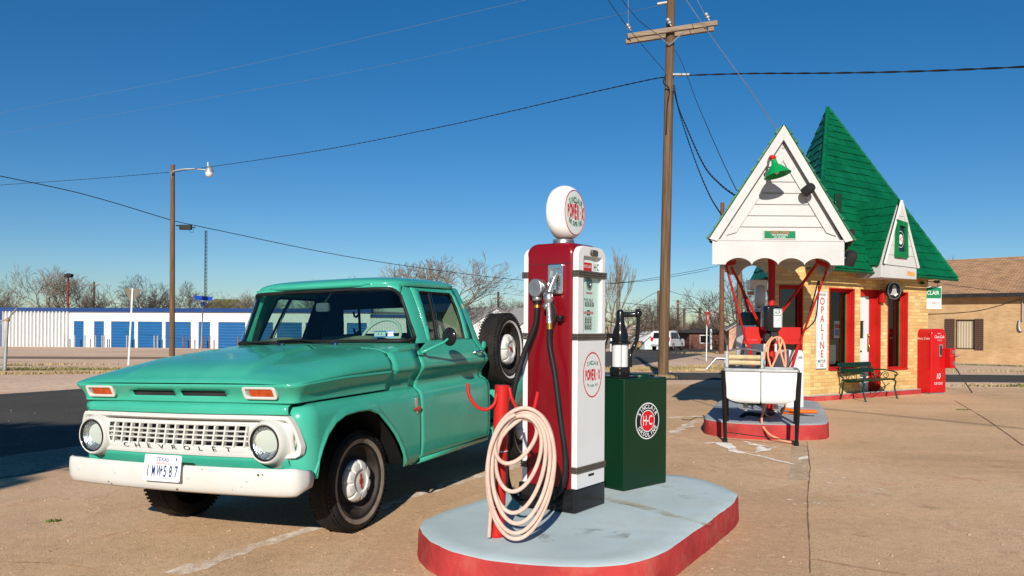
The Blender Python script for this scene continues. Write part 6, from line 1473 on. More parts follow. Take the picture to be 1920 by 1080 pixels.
stor = thing('storage_units', 'long low white storage building with blue roll doors across the street', 'storage building', M=STM)
SH = 3.95; SLn = tS(694)
drs = [(138, 157), (176, 195), (208, 252), (258, 304), (310, 358), (372, 394), (409, 460), (466, 512), (519, 566), (573, 592), (598, 645), (650, 688)]
dops = [(tS(a), tS(b), .10, 2.92) for a, b in drs]
m = MB(); wall_with_openings(m, SLn, SH, dops); m.build('front_wall', M_['whitemetal'], stor, 0)
DM = wavemat('blue_roll_door_slats', (.001, .085, .245), 'Z', .30, .35)
for o in dops:
    MB().add([(o[0], .12, o[2]), (o[1], .12, o[2]), (o[1], .12, o[3]), (o[0], .12, o[3])], [(0, 1, 2, 3)]).build('roll_door', DM, stor, 0)
MB().box(-.15, SLn+.2, -.25, .3, SH-.02, SH+.38).build('eave_trim', M_['bluetrim'], stor, 0)
MB().box(0, SLn, .25, 14, SH+.05, SH+.15).build('roof', pm('pale_roof', (.45, .47, .50), .5), stor, 0)
LW = STI @ Vector((at(4, 650, 84.5).x, 84.5, -1.45)); la = atan2(LW.y, LW.x); ll = sqrt(LW.x**2+LW.y**2)
m = MB(); R0, R1 = [], []
nb = 19
for k in range(nb*4):
    x = ll*1.0*k/(nb*4-1); y = -.0+(.30 if k % 4 in (1, 2) else 0); R0.append((x, y, .05)); R1.append((x, y, SH))
m.rows([R0, R1]); m.build('corrugated_wall', M_['whitemetal'], stor, 0, loc=(0, 0, 0), rot=(0, 0, la))
MB().box(-.1, ll+.3, -.2, .3, SH-.02, SH+.38).build('eave_trim', M_['bluetrim'], stor, 0, rot=(0, 0, la))
MB().box(ll-.15, ll+.5, -.1, .35, 0, SH).build('corner_trim', M_['bluetrim'], stor, 0, rot=(0, 0, la))
def bollard(px, rust):
    p = STM @ Vector((tS(px), -.9, 0)); z0 = g(p.x, p.y)
    o = MB().cyl((0, 0, 0), (0, 0, 1.25), .075, .075, 10).ell((0, 0, 1.25), .075, .075, .05, 10, 4).build('bollard', M_['rustpost'] if rust else M_['galv'], None, 60)
    o.location = (p.x, p.y, max(z0, -1.35)); return o
M_['rustpost'] = pm('rusty_post', (.20, .085, .05), .9, 0, .3, 6)
for px in (133, 152, 171, 191, 203, 206.5, 249, 253.5, 300, 306): tag(bollard(px, False), 'grey steel bollard beside a blue roll door', 'bollard', 'grey bollards in front of the roll doors')
for px in (354, 367, 390, 403, 456, 514, 569): tag(bollard(px, True), 'rust brown bollard beside a blue roll door', 'bollard', 'rust brown bollards in front of the roll doors')
# second metal building farther right
b2 = thing('metal_shed', 'far white corrugated metal building with blue trim seen behind the truck cab', 'metal building', (at(770, 620, 112).x, 112, -1.26), radians(-4))
m = MB(); R0, R1 = [], []
for k in range(200):
    x = -9+20*k/199; y = .12 if k % 4 in (1, 2) else 0; R0.append((x, y, 0)); R1.append((x, y, 3.6))
m.rows([R0, R1]); m.build('corrugated_wall', M_['whitemetal'], b2, 0)
MB().box(-9.3, 11.2, -.25, 8, 3.6, 4.0).build('eave_trim', M_['bluetrim'], b2, 0); MB().box(10.4, 11.1, -.15, .3, 0, 3.6).build('corner_trim', M_['bluetrim'], b2, 0)
# ------------------------------------------------------------------ bare trees
def bare_tree(seed, hgt, spread, mat, dense=1.0, up=.35, lv=8, stems=3):
    rnd = random.Random(seed); tr, cr = MB(), MB()
    def grow(p, d, L, r, lev):
        n = 3 if lev < 6 else 2; pts = [p]; q = p; dd = d
        for i in range(n):
            dd = (dd+Vector((rnd.gauss(0, .14), rnd.gauss(0, .14), rnd.gauss(0, .10)+.05*up))).normalized(); q = q+dd*L/n; pts.append(q)
        (tr if lev <= 1 else cr).tube(pts, [lerp(r, r*.66, i/n) for i in range(n+1)], 5 if lev < 3 else 3, cap=False)
        if lev >= lv: return
        k = 3 if lev in (2, 4, 5) else 2 if lev < 7 else rnd.choice((2, 3))
        for j in range(k):
            a = rnd.random()*2*pi; tilt = rnd.uniform(.30, .80)*spread
            ax = Matrix.Rotation(a, 3, dd) @ dd.orthogonal().normalized()
            nd = (dd*cos(tilt)+ax*sin(tilt)+Vector((0, 0, up*.40))).normalized()
            grow(pts[-1] if j < 2 else pts[1], nd, L*rnd.uniform(.66, .86), max(.011, r*rnd.uniform(.52, .68)), lev+1)
    for i in range(stems):
        a = 2*pi*i/stems+rnd.random(); t = rnd.uniform(.15, .42)*spread if stems > 1 else .05
        grow(Vector((.12*cos(a), .12*sin(a), 0)), Vector((sin(t)*cos(a), sin(t)*sin(a), cos(t))), hgt*.20, hgt*.017, 0 if stems == 1 else 1)
    return tr, cr
BT = {}
def tree_proto(key, label, *a, **k):
    tr, cr = bare_tree(*a, **k); r = thing('bare_tree', label, 'tree')
    mat = M_[k.get('mat', 'bark')] if isinstance(k.get('mat'), str) else a[3]
    tr.build('trunk', mat, r, 0, weld=False); cr.build('crown', mat, r, 0, weld=False); BT[key] = [r, False]
tree_proto('a', 'x', 11, 10, .90, M_['barkpale'], up=.35)
tree_proto('b', 'x', 23, 10, 1.0, M_['barkdark'], up=.2)
tree_proto('c', 'x', 37, 10, .85, M_['bark'], up=.35, stems=4)
tree_proto('d', 'x', 41, 10, .30, M_['barkpale'], up=.75, stems=2, lv=7)
tree_proto('e', 'x', 59, 10, 1.1, M_['bark'], up=.12, stems=4)
def tree(key, px, d, ytop, label, rz, wide=1.0, group=None):
    b = gp(px, 700); x = ray(px, 600)[0]*d; z = g(x, d); h = at(px, ytop, d).z-z
    r, used = BT[key]
    o = r if not used else dup(r)
    BT[key][1] = True; o['label'] = label; o.location = (x, d, z-.1); o.rotation_euler = (0, 0, rz)
    zmax = max(v.co.z for c in r.children for v in c.data.vertices); s = h/zmax; o.scale = (s*wide, s*wide, s)
    if group: o['group'] = group
    return o
GRP = 'bare winter trees beyond the street'
for args in (
    ('c', 4, 96, 522, 'bare brown tree above the corrugated end wall at the far left edge', 0, 1.0),
    ('a', 92, 98, 494, 'tall pale bare tree directly left of the thin red light pole', .4, 1.05),
    ('e', 62, 104, 540, 'low bushy bare tree above the middle of the corrugated wall', 2, 1.2),
    ('c', 158, 99, 520, 'bare brown tree between the red light pole and the thin utility pole', 2.6, 1.0),
    ('b', 262, 95, 510, 'dark bare tree behind the back of the left yield sign', .6, 1.15),
    ('b', 296, 99, 525, 'dark forked bare tree just left of the wooden lamp pole', 3.3, .95),
    ('b', 352, 97, 522, 'dark bare tree between the wooden lamp pole and the lattice mast', 4.6, 1.0),
    ('e', 402, 108, 540, 'low dark bare tree beside the lattice mast', .4, 1.0),
    ('a', 466, 102, 541, 'pale bare tree just left of the truck windscreen', 1.4, 1.0),
    ('c', 604, 112, 520, 'bare treetop peeking above the middle of the truck roof', 3.9, 1.0),
    ('c', 645, 112, 514, 'small bare treetop above the truck roof right of its middle', .9, 1.0),
    ('a', 828, 92, 470, 'big pale spreading bare tree rising behind the right end of the truck cab', 2.3, 1.35),
    ('e', 905, 100, 540, 'bare branches behind the rear corner of the truck cab', 4.0, 1.2),
    ('a', 966, 104, 556, 'pale bare tree between the spare wheel and the red pump', 5.0, 1.3),
    ('d', 1152, 88, 462, 'tall slender pale poplar just right of the red pump', .3, .62),
    ('d', 1141, 96, 480, 'slender pale poplar partly hidden by the red pump', 2.2, .6),
    ('e', 1163, 84, 545, 'wide spreading bare tree above the black hand pump', 1.1, 1.35),
    ('b', 1222, 92, 556, 'bare tree just left of the big utility pole', 2.8, 1.0),
    ('c', 1264, 110, 570, 'bare brown tree just right of the big utility pole', 5.1, 1.2),
    ('e', 1294, 118, 588, 'low round brown tree left of the front yield sign', 3.6, 1.5),
    ('c', 1306, 126, 592, 'low brown tree immediately left of the yield sign post', 1.0, 1.5),
    ('b', 1374, 78, 508, 'dark bare tree behind the two posts left of the canopy', 1.9, 1.1),
    ('b', 1398, 84, 520, 'dark bare tree seen below the canopy valance', 5.5, 1.0),
    ('c', 1346, 100, 566, 'bare tree left of the reddish post', 4.4, 1.0),
    ('c', 1767, 60, 475, 'bare twigs just showing over the left end of the brown roof', .4, .6)):
    tree(*args, group=GRP)
# far brush: nobody could count it
mb = MB(); rnd = random.Random(5)
for i in range(9000):
    d = rnd.uniform(112, 190); px = rnd.uniform(-60, 1980); x = ray(px, 600)[0]*d
    if 1560 < px: continue
    hh = (2.3+1.6*sin(px*.021)+1.2*sin(px*.057+1))*(d/130)*rnd.uniform(.45, 1.0)
    if hh < .4: continue
    z = g(x, d)
    for k in range(3):
        a = rnd.uniform(-.6, .6); wd = .05*d/120; mb.add([(x-wd, d, z), (x+wd, d, z), (x+hh*sin(a), d+rnd.uniform(-1, 1), z+hh*cos(a))], [(0, 1, 2)])
kind(mb.build('far_brush', M_['bark'], None, 0, weld=False), 'stuff')
# ------------------------------------------------------------------ poles and masts
def wood_pole(px, ytop, d, r, label, ybase=None, lean=0.0, mat='wood', arm=None, name='utility_pole', cat='utility pole', group=None):
    x = ray(px, 600)[0]*d; z = g(x, d); zt = at(px, ytop, d).z
    t = thing(name, label, cat, (x, d, z-.05), group=group); h = zt-z+.05
    MB().tube([(0, 0, 0), (lean*.4*h, 0, h*.4), (lean*h, 0, h)], [r, r*.9, r*.74], 12).build('shaft', M_[mat], t, 60)
    for (zz_, L, tilt) in (arm or ()):
        MB().box(-L/2, L/2, -.06, .06, -.06, .06, Matrix.Translation((lean*h, -r, h-zz_)) @ RY(tilt)).build('crossarm', M_['greywood'], t, 0)
        m = MB()
        for k in (-.45, -.15, .45): m.cyl((lean*h+k*L, -r, h-zz_+.05), (lean*h+k*L, -r, h-zz_+.20), .03, .03, 6)
        m.build('insulator', M_['galv'], t, 0)
    return t
lpz = wood_pole(323, 309, 48.1, .17, 'leaning wooden pole carrying a street lamp left of the truck', lean=-.003, name='street_lamp', cat='street lamp')
h_ = at(323, 309, 48.1).z-g(-20.8, 48.1)
m = MB().tube(catmull([(-.03, -.1, h_-.75), (.05, -.3, h_-.45), (.7, -.4, h_-.30), (1.6, -.4, h_-.28), (2.15, -.4, h_-.33)], 6), .045, 8); m.build('lamp_arm', M_['galv'], lpz, 60)
MB().lathe([(0, .35), (.10, .33), (.17, .2), (.24, .08), (.25, -.05)], 18, Matrix.Translation((2.36, -.4, h_-.42))).cyl((2.28, -.4, h_-.1), (2.28, -.4, h_+.14), .07, .06, 8).build('lamp_head', M_['galv'], lpz, 60)
MB().lathe([(.24, -.05), (.22, -.22), (.12, -.32), (0, -.34)], 18, Matrix.Translation((2.36, -.4, h_-.42))).build('lamp_lens', pm('frosted_lens', (.70, .70, .66), .3), lpz, 60)
rp = wood_pole(127, 520, 97, .16, 'thin red metal light pole above the storage units at the left', mat='redpole', name='light_pole', cat='light pole') if M_.setdefault('redpole', pm('dull_red_pole', (.30, .045, .035), .6)) else 0
MB().prism([(-.35, 0), (.45, .05), (.55, .45), (.1, .55), (-.3, .4)], -.3, .3, Matrix.Translation((0, 0, at(127, 520, 97).z-g(-54, 97))) @ frame((0, 0, 0), (1, 0, 0), (0, 0, 1))).build('lamp_head', M_['darkmetal'], rp, 0)
for args in ((176, 528, 120, .18, 'thin dark utility pole behind the storage units with a small crossarm', 'barkdark', [(.5, 2.0, 0)]), (934, 547, 105, .20, 'utility pole with a short crossarm above the spare wheel', 'barkdark', [(.9, 1.5, 0)]), (406, 560, 125, .16, 'short utility pole with crossarm beside the olive roof', 'barkdark', [(.3, 3.0, 0), (1.2, 3.0, 0)]),
             (1234, 545, 112, .22, 'far utility pole peeking out left of the big utility pole', 'wood', None), (1271, 562, 118, .22, 'far utility pole with short crossarms right of the big utility pole', 'wood', [(.6, .8, 0), (1.2, .8, 0)]), (1283, 579, 126, .24, 'short far pole right of the white car', 'wood', None), (1312, 577, 130, .30, 'far brown utility pole with crossarm just left of the yield sign', 'wood', [(1.4, 3.4, 0)])):
    wood_pole(args[0], args[1], args[2], args[3], args[4], mat=args[5], arm=args[6], group='distant utility poles')
wood_pole(1353, 380, 58, .20, 'dark reddish brown post right of the front yield sign', mat='redwood', name='wooden_post', cat='post') if M_.setdefault('redwood', pm('reddish_pole_wood', (.14, .058, .032), .85, 0, .25, 4)) else 0
wood_pole(1386, 400, 36, .14, 'grey brown wooden post directly left of the canopy shelf', mat='wood', name='wooden_post', cat='post')
# lattice mast
mx_ = ray(385, 600)[0]*115; mz = at(385, 432, 115).z; mg = g(mx_, 115); mst = MB()
for k in range(3):
    a = 2*pi*k/3; mst.tube([(.22*cos(a), .22*sin(a), 0), (.16*cos(a), .16*sin(a), mz-mg)], .035, 4)
nseg = 30
for i in range(nseg):
    for k in range(3):
        a, b = 2*pi*k/3, 2*pi*(k+1)/3; z0, z1 = (mz-mg)*i/nseg, (mz-mg)*(i+1)/nseg
        mst.tube([(.2*cos(a), .2*sin(a), z0), (.2*cos(b), .2*sin(b), z1)], .02, 3)
o = mst.build('lattice_mast', M_['darkmetal'], None, 0, loc=(mx_, 115, mg), weld=False); tag(o, 'slim dark lattice radio mast behind the storage units', 'radio mast')
# ------------------------------------------------------------------ the big utility pole with crossarm
PB = gp(1243, 706); PT = at(1259, -40, PB.y)
up_ = thing('utility_pole', 'big weathered wooden utility pole with a double crossarm right of the green cabinet', 'utility pole', PB)
ax_ = (PT-PB)
MB().tube([Vector((0, 0, -.1)), ax_*.4, ax_*.75, ax_], [.150, .136, .122, .115], 18).build('shaft', M_['wood'], up_, 60)
a1, a2 = at(1178, 71, PB.y)-PB, at(1338, 47, PB.y)-PB
for dy, dz in ((-.19, 0), (.19, -.02)):
    v = a2-a1; L = v.length; MB().box(-.05, L+.05, -.05, .05, -.065, .065, frame(a1+Vector((0, dy, -.02+dz)), v, (0, 1, 0))).build('crossarm', M_['greywood'], up_, 20, bevel=.008)
m = MB()
cn = at(1253, 88, PB.y)-PB
for px, py in ((1228, 67), (1281, 62)): m.tube([cn+Vector((0, -.17, 0)), at(px, py, PB.y)-PB+Vector((0, -.26, -.03))], .018, 4)
m.build('brace', M_['galv'], up_, 0)
for px, py in ((1179, 60), (1254, 50), (1325, 40)):
    q = at(px, py, PB.y)-PB; m = MB()
    m.lathe([(.02, -.06), (.02, 0), (.06, .02), (.06, .06), (.035, .08), (.06, .10), (.055, .15), (.03, .18), (0, .19)], 12, Matrix.Translation(q+Vector((0, -.19, 0))) @ RY(-.5)); m.build('insulator', M_['galv'], up_, 60)
MB().tube([at(1232, 8, PB.y)-PB, at(1250, 5, PB.y)-PB], .05, 8).build('insulator', M_['galv'], up_, 60)
MB().tube(catmull([at(1249, 140, PB.y-.2)-PB, at(1244, 155, PB.y-.2)-PB, at(1255, 168, PB.y-.2)-PB, at(1251, 200, PB.y-.17)-PB, at(1249, 250, PB.y-.17)-PB], 5), .018, 6).build('drop_cable', M_['wire'], up_, 60)
MB().tube([at(1262, 140, PB.y-.15)-PB, at(1293, 140, PB.y-.3)-PB], .045, 8).build('splice', M_['galv'], up_, 60)
# ------------------------------------------------------------------ wires
def wire(pts, r, label, mat='wire', name='overhead_wire', twist=0, n=14, group='overhead wires'):
    P = catmull([at(*p) for p in pts], n)
    mb = MB()
    if twist:
        L = 0; Q = [P[0]]
        fine = catmull(P, 4)
        for s in (0, pi):
            out = []; L = 0
            for i, p in enumerate(fine):
                if i: L += (p-fine[i-1]).length
                a = s+L*twist; out.append(p+Vector((cos(a)*r*.9, 0, sin(a)*r*.9)))
            mb.tube(out, r, 5)
    else: mb.tube(P, r, 5)
    o = mb.build(name, M_[mat], None, 60, weld=False); tag(o, label, 'wire', group); return o
D1, D2 = PB.y, 48.1
wire([(1247, 145, D1), (1215, 150, D1+.8), (1080, 180, 26), (850, 233, 32), (640, 275, 37), (490, 299, 42), (329, 322, D2)], .011, 'twisted black cable from the big utility pole to the lamp pole top', twist=9)
wire([(318, 323, D2), (160, 336, 52), (0, 347, 57), (-120, 356, 60)], .011, 'twisted black cable leaving the lamp pole top to the left', twist=7)
wire([(-60, 318, 40), (0, 330, 42), (160, 365, 45), (321, 413, D2)], .026, 'thick black cable running down from the left edge to the lamp pole', twist=0)
wire([(321, 413, D2), (400, 430, 50), (640, 479, 58), (830, 508, 66), (990, 526, 75), (1145, 531, 84), (1250, 517, 90), (1345, 499, 95)], .024, 'long sagging black cable from the lamp pole past the truck roof')
wire([(1145, 532, 84), (1230, 524, 90), (1330, 506, 95)], .025, 'thin cable just under the long sagging one right of the red pump')
wire([(1150, 566, 100), (1234, 575, 112), (1340, 590, 125)], .03, 'distant wire low across the sky behind the big pole')
wire([(1165, 590, 110), (1234, 547, 112), (1280, 553, 120), (1345, 568, 130)], .03, 'distant sagging wire over the white car')
wire([(-60, 225, 60), (0, 212, 58), (400, 135, 46), (985, 0, 30), (1050, -15, 28)], .006, 'upper thin grey wire across the top left of the sky', 'wiregrey')
wire([(-60, 262, 60), (0, 252, 58), (600, 146, 40), (1000, 62, 28), (1233, 11, D1)], .006, 'lower thin grey wire ending at the big pole top', 'wiregrey')
wire([(1268, 142, D1), (1400, 138, 20.5), (1560, 137, 18.5), (1740, 133, 17), (1990, 122, 15)], .013, 'thick twisted black cable running right from the big utility pole', twist=6)
wire([(1264, 160, D1-.2), (1272, 200, 20.5), (1290, 245, 18.5), (1320, 310, 16), (1350, 345, 14), (1379, 367, 12.6)], .010, 'heavier twisted service cable sagging from the big pole to the canopy', twist=12)
wire([(1262, 165, D1-.2), (1278, 225, 20), (1305, 305, 17), (1330, 365, 15), (1353, 403, 13)], .008, 'lighter twisted service cable sagging left of the heavier one', twist=14)
wire([(1135, -8, 18), (1180, 55, 20), (1245, 132, D1)], .008, 'thin dark wire crossing the left end of the crossarm')
wire([(1160, -8, 18), (1200, 40, 20), (1266, 95, D1), (1310, 200, 19), (1350, 292, 16), (1381, 357, 13.4)], .008, 'thin dark wire passing behind the crossarm down to the canopy')
wire([(1280, -10, 22), (1335, 70, 20), (1400, 160, 16), (1456, 243, 12.4)], .010, 'thin grey wire running down to the canopy ridge', 'wiregrey')
wire([(1178, -5, D1), (1178, 30, D1), (1179, 55, D1)], .008, 'short vertical grey wire above the left insulator', 'wiregrey')
wire([(1305, -5, D1), (1318, 20, D1), (1325, 36, D1)], .008, 'short grey wire above the right insulator', 'wiregrey')
sp_ = MB().box(-.36, .36, -.12, .12, -.16, .14).tube([(-.6, 0, .1), (.6, 0, -.02)], .04, 6).tube([(.2, 0, -.14), (.3, 0, -.35), (.5, 0, -.30), (.45, 0, -.1)], .015, 5).build('cable_splice_box', M_['darkmetal'], None, 30, bevel=.02, loc=at(348, 426, 48.6)); tag(sp_, 'small black splice box hung on the cable right of the lamp pole', 'cable box')
# the wire that throws the long thin shadow on the right of the forecourt
q0, q1 = gp(1550, 768), gp(1920, 805); kk = 6.6/math.tan(SUN_EL); sv = Vector((sin(SUN_AZ), cos(SUN_AZ), 0)); dv = (q1-q0)
s0_, s1_ = q0-sv*kk-dv*.02+Vector((0, 0, 6.6)), q1-sv*kk+dv*3+Vector((0, 0, 6.6))
o = MB().tube([s0_, s1_], .022, 6).build('overhead_wire', M_['wire'], None, 60); tag(o, 'black cable overhead that shadows the right of the forecourt', 'wire', 'overhead wires')
# guy wire behind the drinks machine
an = gp(1824, 738); gt = Vector((8.2, 19.2, 3.2)); gw = thing('guy_wire', 'slanting guy wire anchored in the ground right of the red drinks machine', 'guy wire', an)
top_ = at(1745, 622, 18.6); MB().tube([Vector((0, 0, 0)), (top_-an)*.2, top_-an], .010, 6).build('cable', M_['wiregrey'], gw, 60)
MB().tube([(top_-an)*.01, (top_-an)*.40], .013, 8).build('guard_sleeve', M_['bronze'], gw, 60)
# ------------------------------------------------------------------ signs
def yield_sign(px, yb, d, ytop, size, rz, label, back, lean):
    x = ray(px, 600)[0]*d; z = g(x, d); t = thing('yield_sign', label, 'road sign', (x, d, z-.05), rz); zt = at(px, ytop, d).z-z
    L = Matrix.Translation((0, 0, 0)) @ RY(lean)
    MB().box(-.03, .03, -.02, .02, 0, zt, L).build('post', M_['whitemetal'], t, 0)
    A = L @ frame((0, -.03 if not back else .03, zt-.05), (1, 0, 0), (0, 0, 1)); s = size
    tri = [(-s/2, 0), (s/2, 0), (0, -s*.866)]
    pl_ = MB().prism([(-s*.48, .03), (s*.48, .03), (s*.5, 0), (.04, -s*.85), (-.04, -s*.85), (-s*.5, 0)], -.008, .008, A).build('sign_face', M_['signback'] if back else M_['signred'], t, 0)
    if not back:
        MB().plate([(-s*.22, -s*.17), (s*.22, -s*.17), (0, -s*.54)], .011, A).build('white_triangle', M_['letterwhite'], pl_, 0)
        MB().text('YIELD', A @ TR(0, -s*.24, .013), s*.12, .002, 0, .8).build('sign_lettering', M_['signred'], pl_, 0)
    else: MB().box(-.09, .09, -.012, .012, -s*.8, .02, A).build('stiffener', pm('tan_stiffener', (.42, .36, .26), .7), t, 0)
M_['signback'] = pm('grey_brown_sign_back', (.17, .14, .11), .6, 0, .1)
M_['signred'] = pm('faded_sign_red', (.42, .05, .035), .5, 0, .1)
yield_sign(1325, 677, 38.5, 582, .82, radians(58), 'yield sign facing us obliquely on a white post left of the canopy', False, 0.03)
yield_sign(241, 685, 33.0, 538, .64, radians(18), 'back of a yield sign on a leaning white post at the left roadside', True, .045)
bs = thing('street_name_sign', 'blue street name sign with two blades on a thin pole right of the lamp pole', 'road sign', (ray(377, 600)[0]*52, 52, g(-20, 52)-.05)); zt = at(377, 572, 52).z-g(-20, 52)
MB().cyl((0, 0, 0), (.12, 0, zt), .045, .045, 8).build('post', M_['galv'], bs, 60)
M_['signblue'] = pm('street_sign_blue', (.012, .06, .38), .4)
MB().box(-.55, .55, -.012, .012, -.14, .14, Matrix.Translation((.15, -.02, zt+.50)) @ RZ(.5) @ RY(.06)).build('name_blade', M_['signblue'], bs, 0)
MB().box(-.55, .55, -.012, .012, -.14, .14, Matrix.Translation((.13, 0, zt+.14)) @ RZ(-.9)).build('name_blade', M_['bluetrim'], bs, 0)
MB().text('MAIN', Matrix.Translation((.15, -.02, zt+.50)) @ RZ(.5) @ RY(.06) @ frame((.2, -.016, 0), (1, 0, 0), (0, 0, 1)), .16, .0) if False else None
fp = gp(9, 695); fpt = thing('fence_post', 'galvanised chain link fence post with a slanting barbed wire arm at the far left', 'fence post', fp); ftop = at(14, 600, fp.y)-fp
MB().tube([Vector((0, 0, 0)), ftop], .055, 10).build('post', M_['galv'], fpt, 60); MB().tube([ftop, at(31, 578, fp.y)-fp], .028, 6).build('barb_arm', M_['galv'], fpt, 60); MB().ell(ftop, .08, .08, .07, 10, 6).build('post_cap', pm('rust_cap', (.35, .20, .08), .8), fpt, 60)
fm = MB(); 
for k in range(60):
    z0 = k*.028
    for s in (-1, 1): fm.tube([(-.02-.9*(k/60), 0, 0.02), (-.02-.9*(k/60)-s*.0+.9*s*0, 0, 1.7)], .006, 3) if k % 3 == 0 and s == 1 else None
for k in range(40):
    a = -k*.045; fm.tube([(a, 0, 1.70), (max(-1.8, a-1.7), 0, max(0, 1.7-(1.8+a) if a-1.7 < -1.8 else 0))], .005, 3); fm.tube([(a, 0, .02), (max(-1.8, a-1.7), 0, min(1.7, 1.8+a) if a-1.7 < -1.8 else 1.7)], .005, 3)
fm.tube([(0, 0, 1.72), (-1.8, 0, 1.72)], .025, 6)
fo = fm.build('chain_link_fence', M_['galv'], None, 0, loc=fp+Vector((-.04, 0, 0)), weld=False); tag(fo, 'strip of chain link mesh fence leaving the far left edge', 'fence')
# ------------------------------------------------------------------ white car on the road
cq = gp(1252, 657); car = thing('parked_car', 'white boxy sport utility vehicle seen from behind on the road by the big pole', 'car', (cq.x, cq.y, g(cq.x, cq.y)+.01), radians(-27))
# local: y forward, x right
prof = [(-2.55, .45), (-2.62, .60), (-2.60, .95), (-2.52, 1.10), (-2.40, 1.75), (-2.25, 1.88), (-.2, 1.92), (.25, 1.86), (.95, 1.22), (2.2, 1.10), (2.5, .95), (2.55, .5), (2.4, .38)]
m = MB(); R = []
for x, k in ((-.98, .0), (-.96, .5), (-.90, 1), (.90, 1), (.96, .5), (.98, 0)):
    R.append([(x*(1-.14*max(0, (z-1.1)/.8)*(1)), y, .45+(z-.45)*(.97+.03*k)) for y, z in prof])
m.rows(R); m.add(R[0], [tuple(range(len(prof)))]); m.add(R[-1], [tuple(range(len(prof)))]); m.build('body', M_['white'], car, 50)
MB().add([(-.74, -2.535, 1.18), (.74, -2.535, 1.18), (.66, -2.42, 1.72), (-.66, -2.42, 1.72)], [(0, 1, 2, 3)]).build('rear_window', M_['blackgloss'], car, 0)
for s in (-1, 1):
    for y0, y1 in ((-2.25, -1.45), (-1.35, -.45), (-.35, .45)):
        MB().add([(s*.985, y0, 1.16), (s*.985, y1, 1.16), (s*.905, y1-(.30 if y1 > 0 else 0), 1.74), (s*.905, y0+(.12 if y0 < -2 else 0), 1.74)], [(0, 1, 2, 3)]).build('side_window', M_['blackgloss'], car, 0)
    MB().box(s*.80-.12, s*.80+.12, -2.645, -2.50, .92, 1.30).build('tail_light', M_['lettered'] if 'lettered' in M_ else M_['letterred'], car, 30)
    MB().prism(rrect(-.12, .12, -.09, .09, .03), -.04, .04, Matrix.Translation((s*1.10, .62, 1.18)) @ RX(pi/2)).build('mirror', M_['blackgloss'], car, 30)
    for y in (-1.55, 1.55):
        wl = MB().lathe([(.22, -.10), (.36, -.12), (.39, -.06), (.39, .06), (.36, .12), (.22, .10)], 24, Matrix.Translation((s*.88, y, .39)) @ RY(pi/2)).build('wheel', M_['black'], car, 50)
        MB().lathe([(.23, .09), (.14, .05), (.05, .10), (0, .10)], 20, Matrix.Translation((s*.88, y, .39)) @ RY(s*pi/2)).build('rim', M_['steel'], wl, 50)
MB().box(-.9, .9, -2.64, -2.5, .42, .62).build('bumper', M_['galv'], car, 30, bevel=.03); MB().box(-.18, .18, -2.655, -2.62, .80, .92).build('licence_plate', M_['letterwhite'], car, 0)
MB().box(-.55, .55, -2.30, .1, 1.93, 1.96).build('roof_rack', M_['darkmetal'], car, 0)
# ------------------------------------------------------------------ houses
def house(px, d, w_, dep, hw_, hr, rz, wall, roof, label, win=(), z=None, name='house', gable=True):
    x = ray(px, 600)[0]*d; t = thing(name, label, 'house', (x, d, g(x, d)-.05), rz)
    MB().box(-w_/2, w_/2, -dep/2, dep/2, 0, hw_).build('wall', wall, t, 0)
    if gable:   # gable towards the viewer
        MB().prism([(-w_/2, hw_), (w_/2, hw_), (0, hr)], -dep/2, dep/2, frame((0, 0, 0), (1, 0, 0), (0, 0, 1))).build('gable', wall, t, 0)
        for s in (-1, 1):
            v = Vector((w_/2+.35, 0, hw_-.35*(hr-hw_)/(w_/2)))
            MB().add([(s*v.x, -dep/2-.3, v.z+.08), (0, -dep/2-.3, hr+.08), (0, dep/2+.3, hr+.08), (s*v.x, dep/2+.3, v.z+.08)], [(0, 1, 2, 3)]).build('roof', roof, t, 0, solid=.12)
    else:
        MB().add([(-w_/2-.4, -dep/2-.4, hw_), (w_/2+.4, -dep/2-.4, hw_), (w_/2+.4, dep/2+.4, hw_), (-w_/2-.4, dep/2+.4, hw_), (-w_/4, 0, hr), (w_/4, 0, hr)], [(0, 1, 5, 4), (1, 2, 5), (2, 3, 4, 5), (3, 0, 4)]).build('roof', roof, t, 0)
    for (a, b, c, e) in win:
        f = MB().box(a-.08, b+.08, -dep/2-.04, -dep/2-.002, c-.08, e+.08).build('window', M_['whitemetal'], t, 0); MB().box(a, b, -dep/2-.05, -dep/2-.042, c, e).build('pane', M_['blackgloss'], f, 0)
    return t
greyroof = pm('grey_roof', (.28, .27, .26), .8); olive = pm('olive_roof', (.12, .125, .04), .9, 0, .25, 1)
house(905, 100, 6.5, 8, 2.8, 4.9, radians(25), M_['whitemetal'], greyroof, 'white gabled house roof beside the truck cab corner', [(-.5, .5, 1.2, 2.4)])
house(975, 95, 6.5, 8, 2.6, 4.6, radians(35), M_['whitemetal'], greyroof, 'white gabled house between the spare wheel and the red pump', [(-.5, .5, 1.2, 2.4)])
house(425, 125, 7.0, 8, 4.6, 6.6, .3, pm('olive_wall', (.16, .15, .08), .9), olive, 'house with an olive green hipped roof behind the storage units', [], gable=False)
house(1328, 92, 6.5, 6, 1.9, 2.4, .1, M_['brickred'], pm('dark_roof', (.06, .045, .04), .9), 'low dark red brick house behind the yield sign', [(-2, -1, .8, 1.6), (1, 2, .8, 1.6)], gable=False)
house(1393, 80, 3.2, 5, 2.2, 3.2, radians(-10), pm('pink_wall', (.50, .29, .21), .8, 0, .1), greyroof, 'pale pink house with a pitched roof left of the canopy shelf', [])
sh1 = house(1162, 90, 1.7, 2.0, 1.5, 1.8, .2, M_['whitemetal'], M_['whitemetal'], 'small white shed behind the black hand pump', [], name='shed', gable=False)
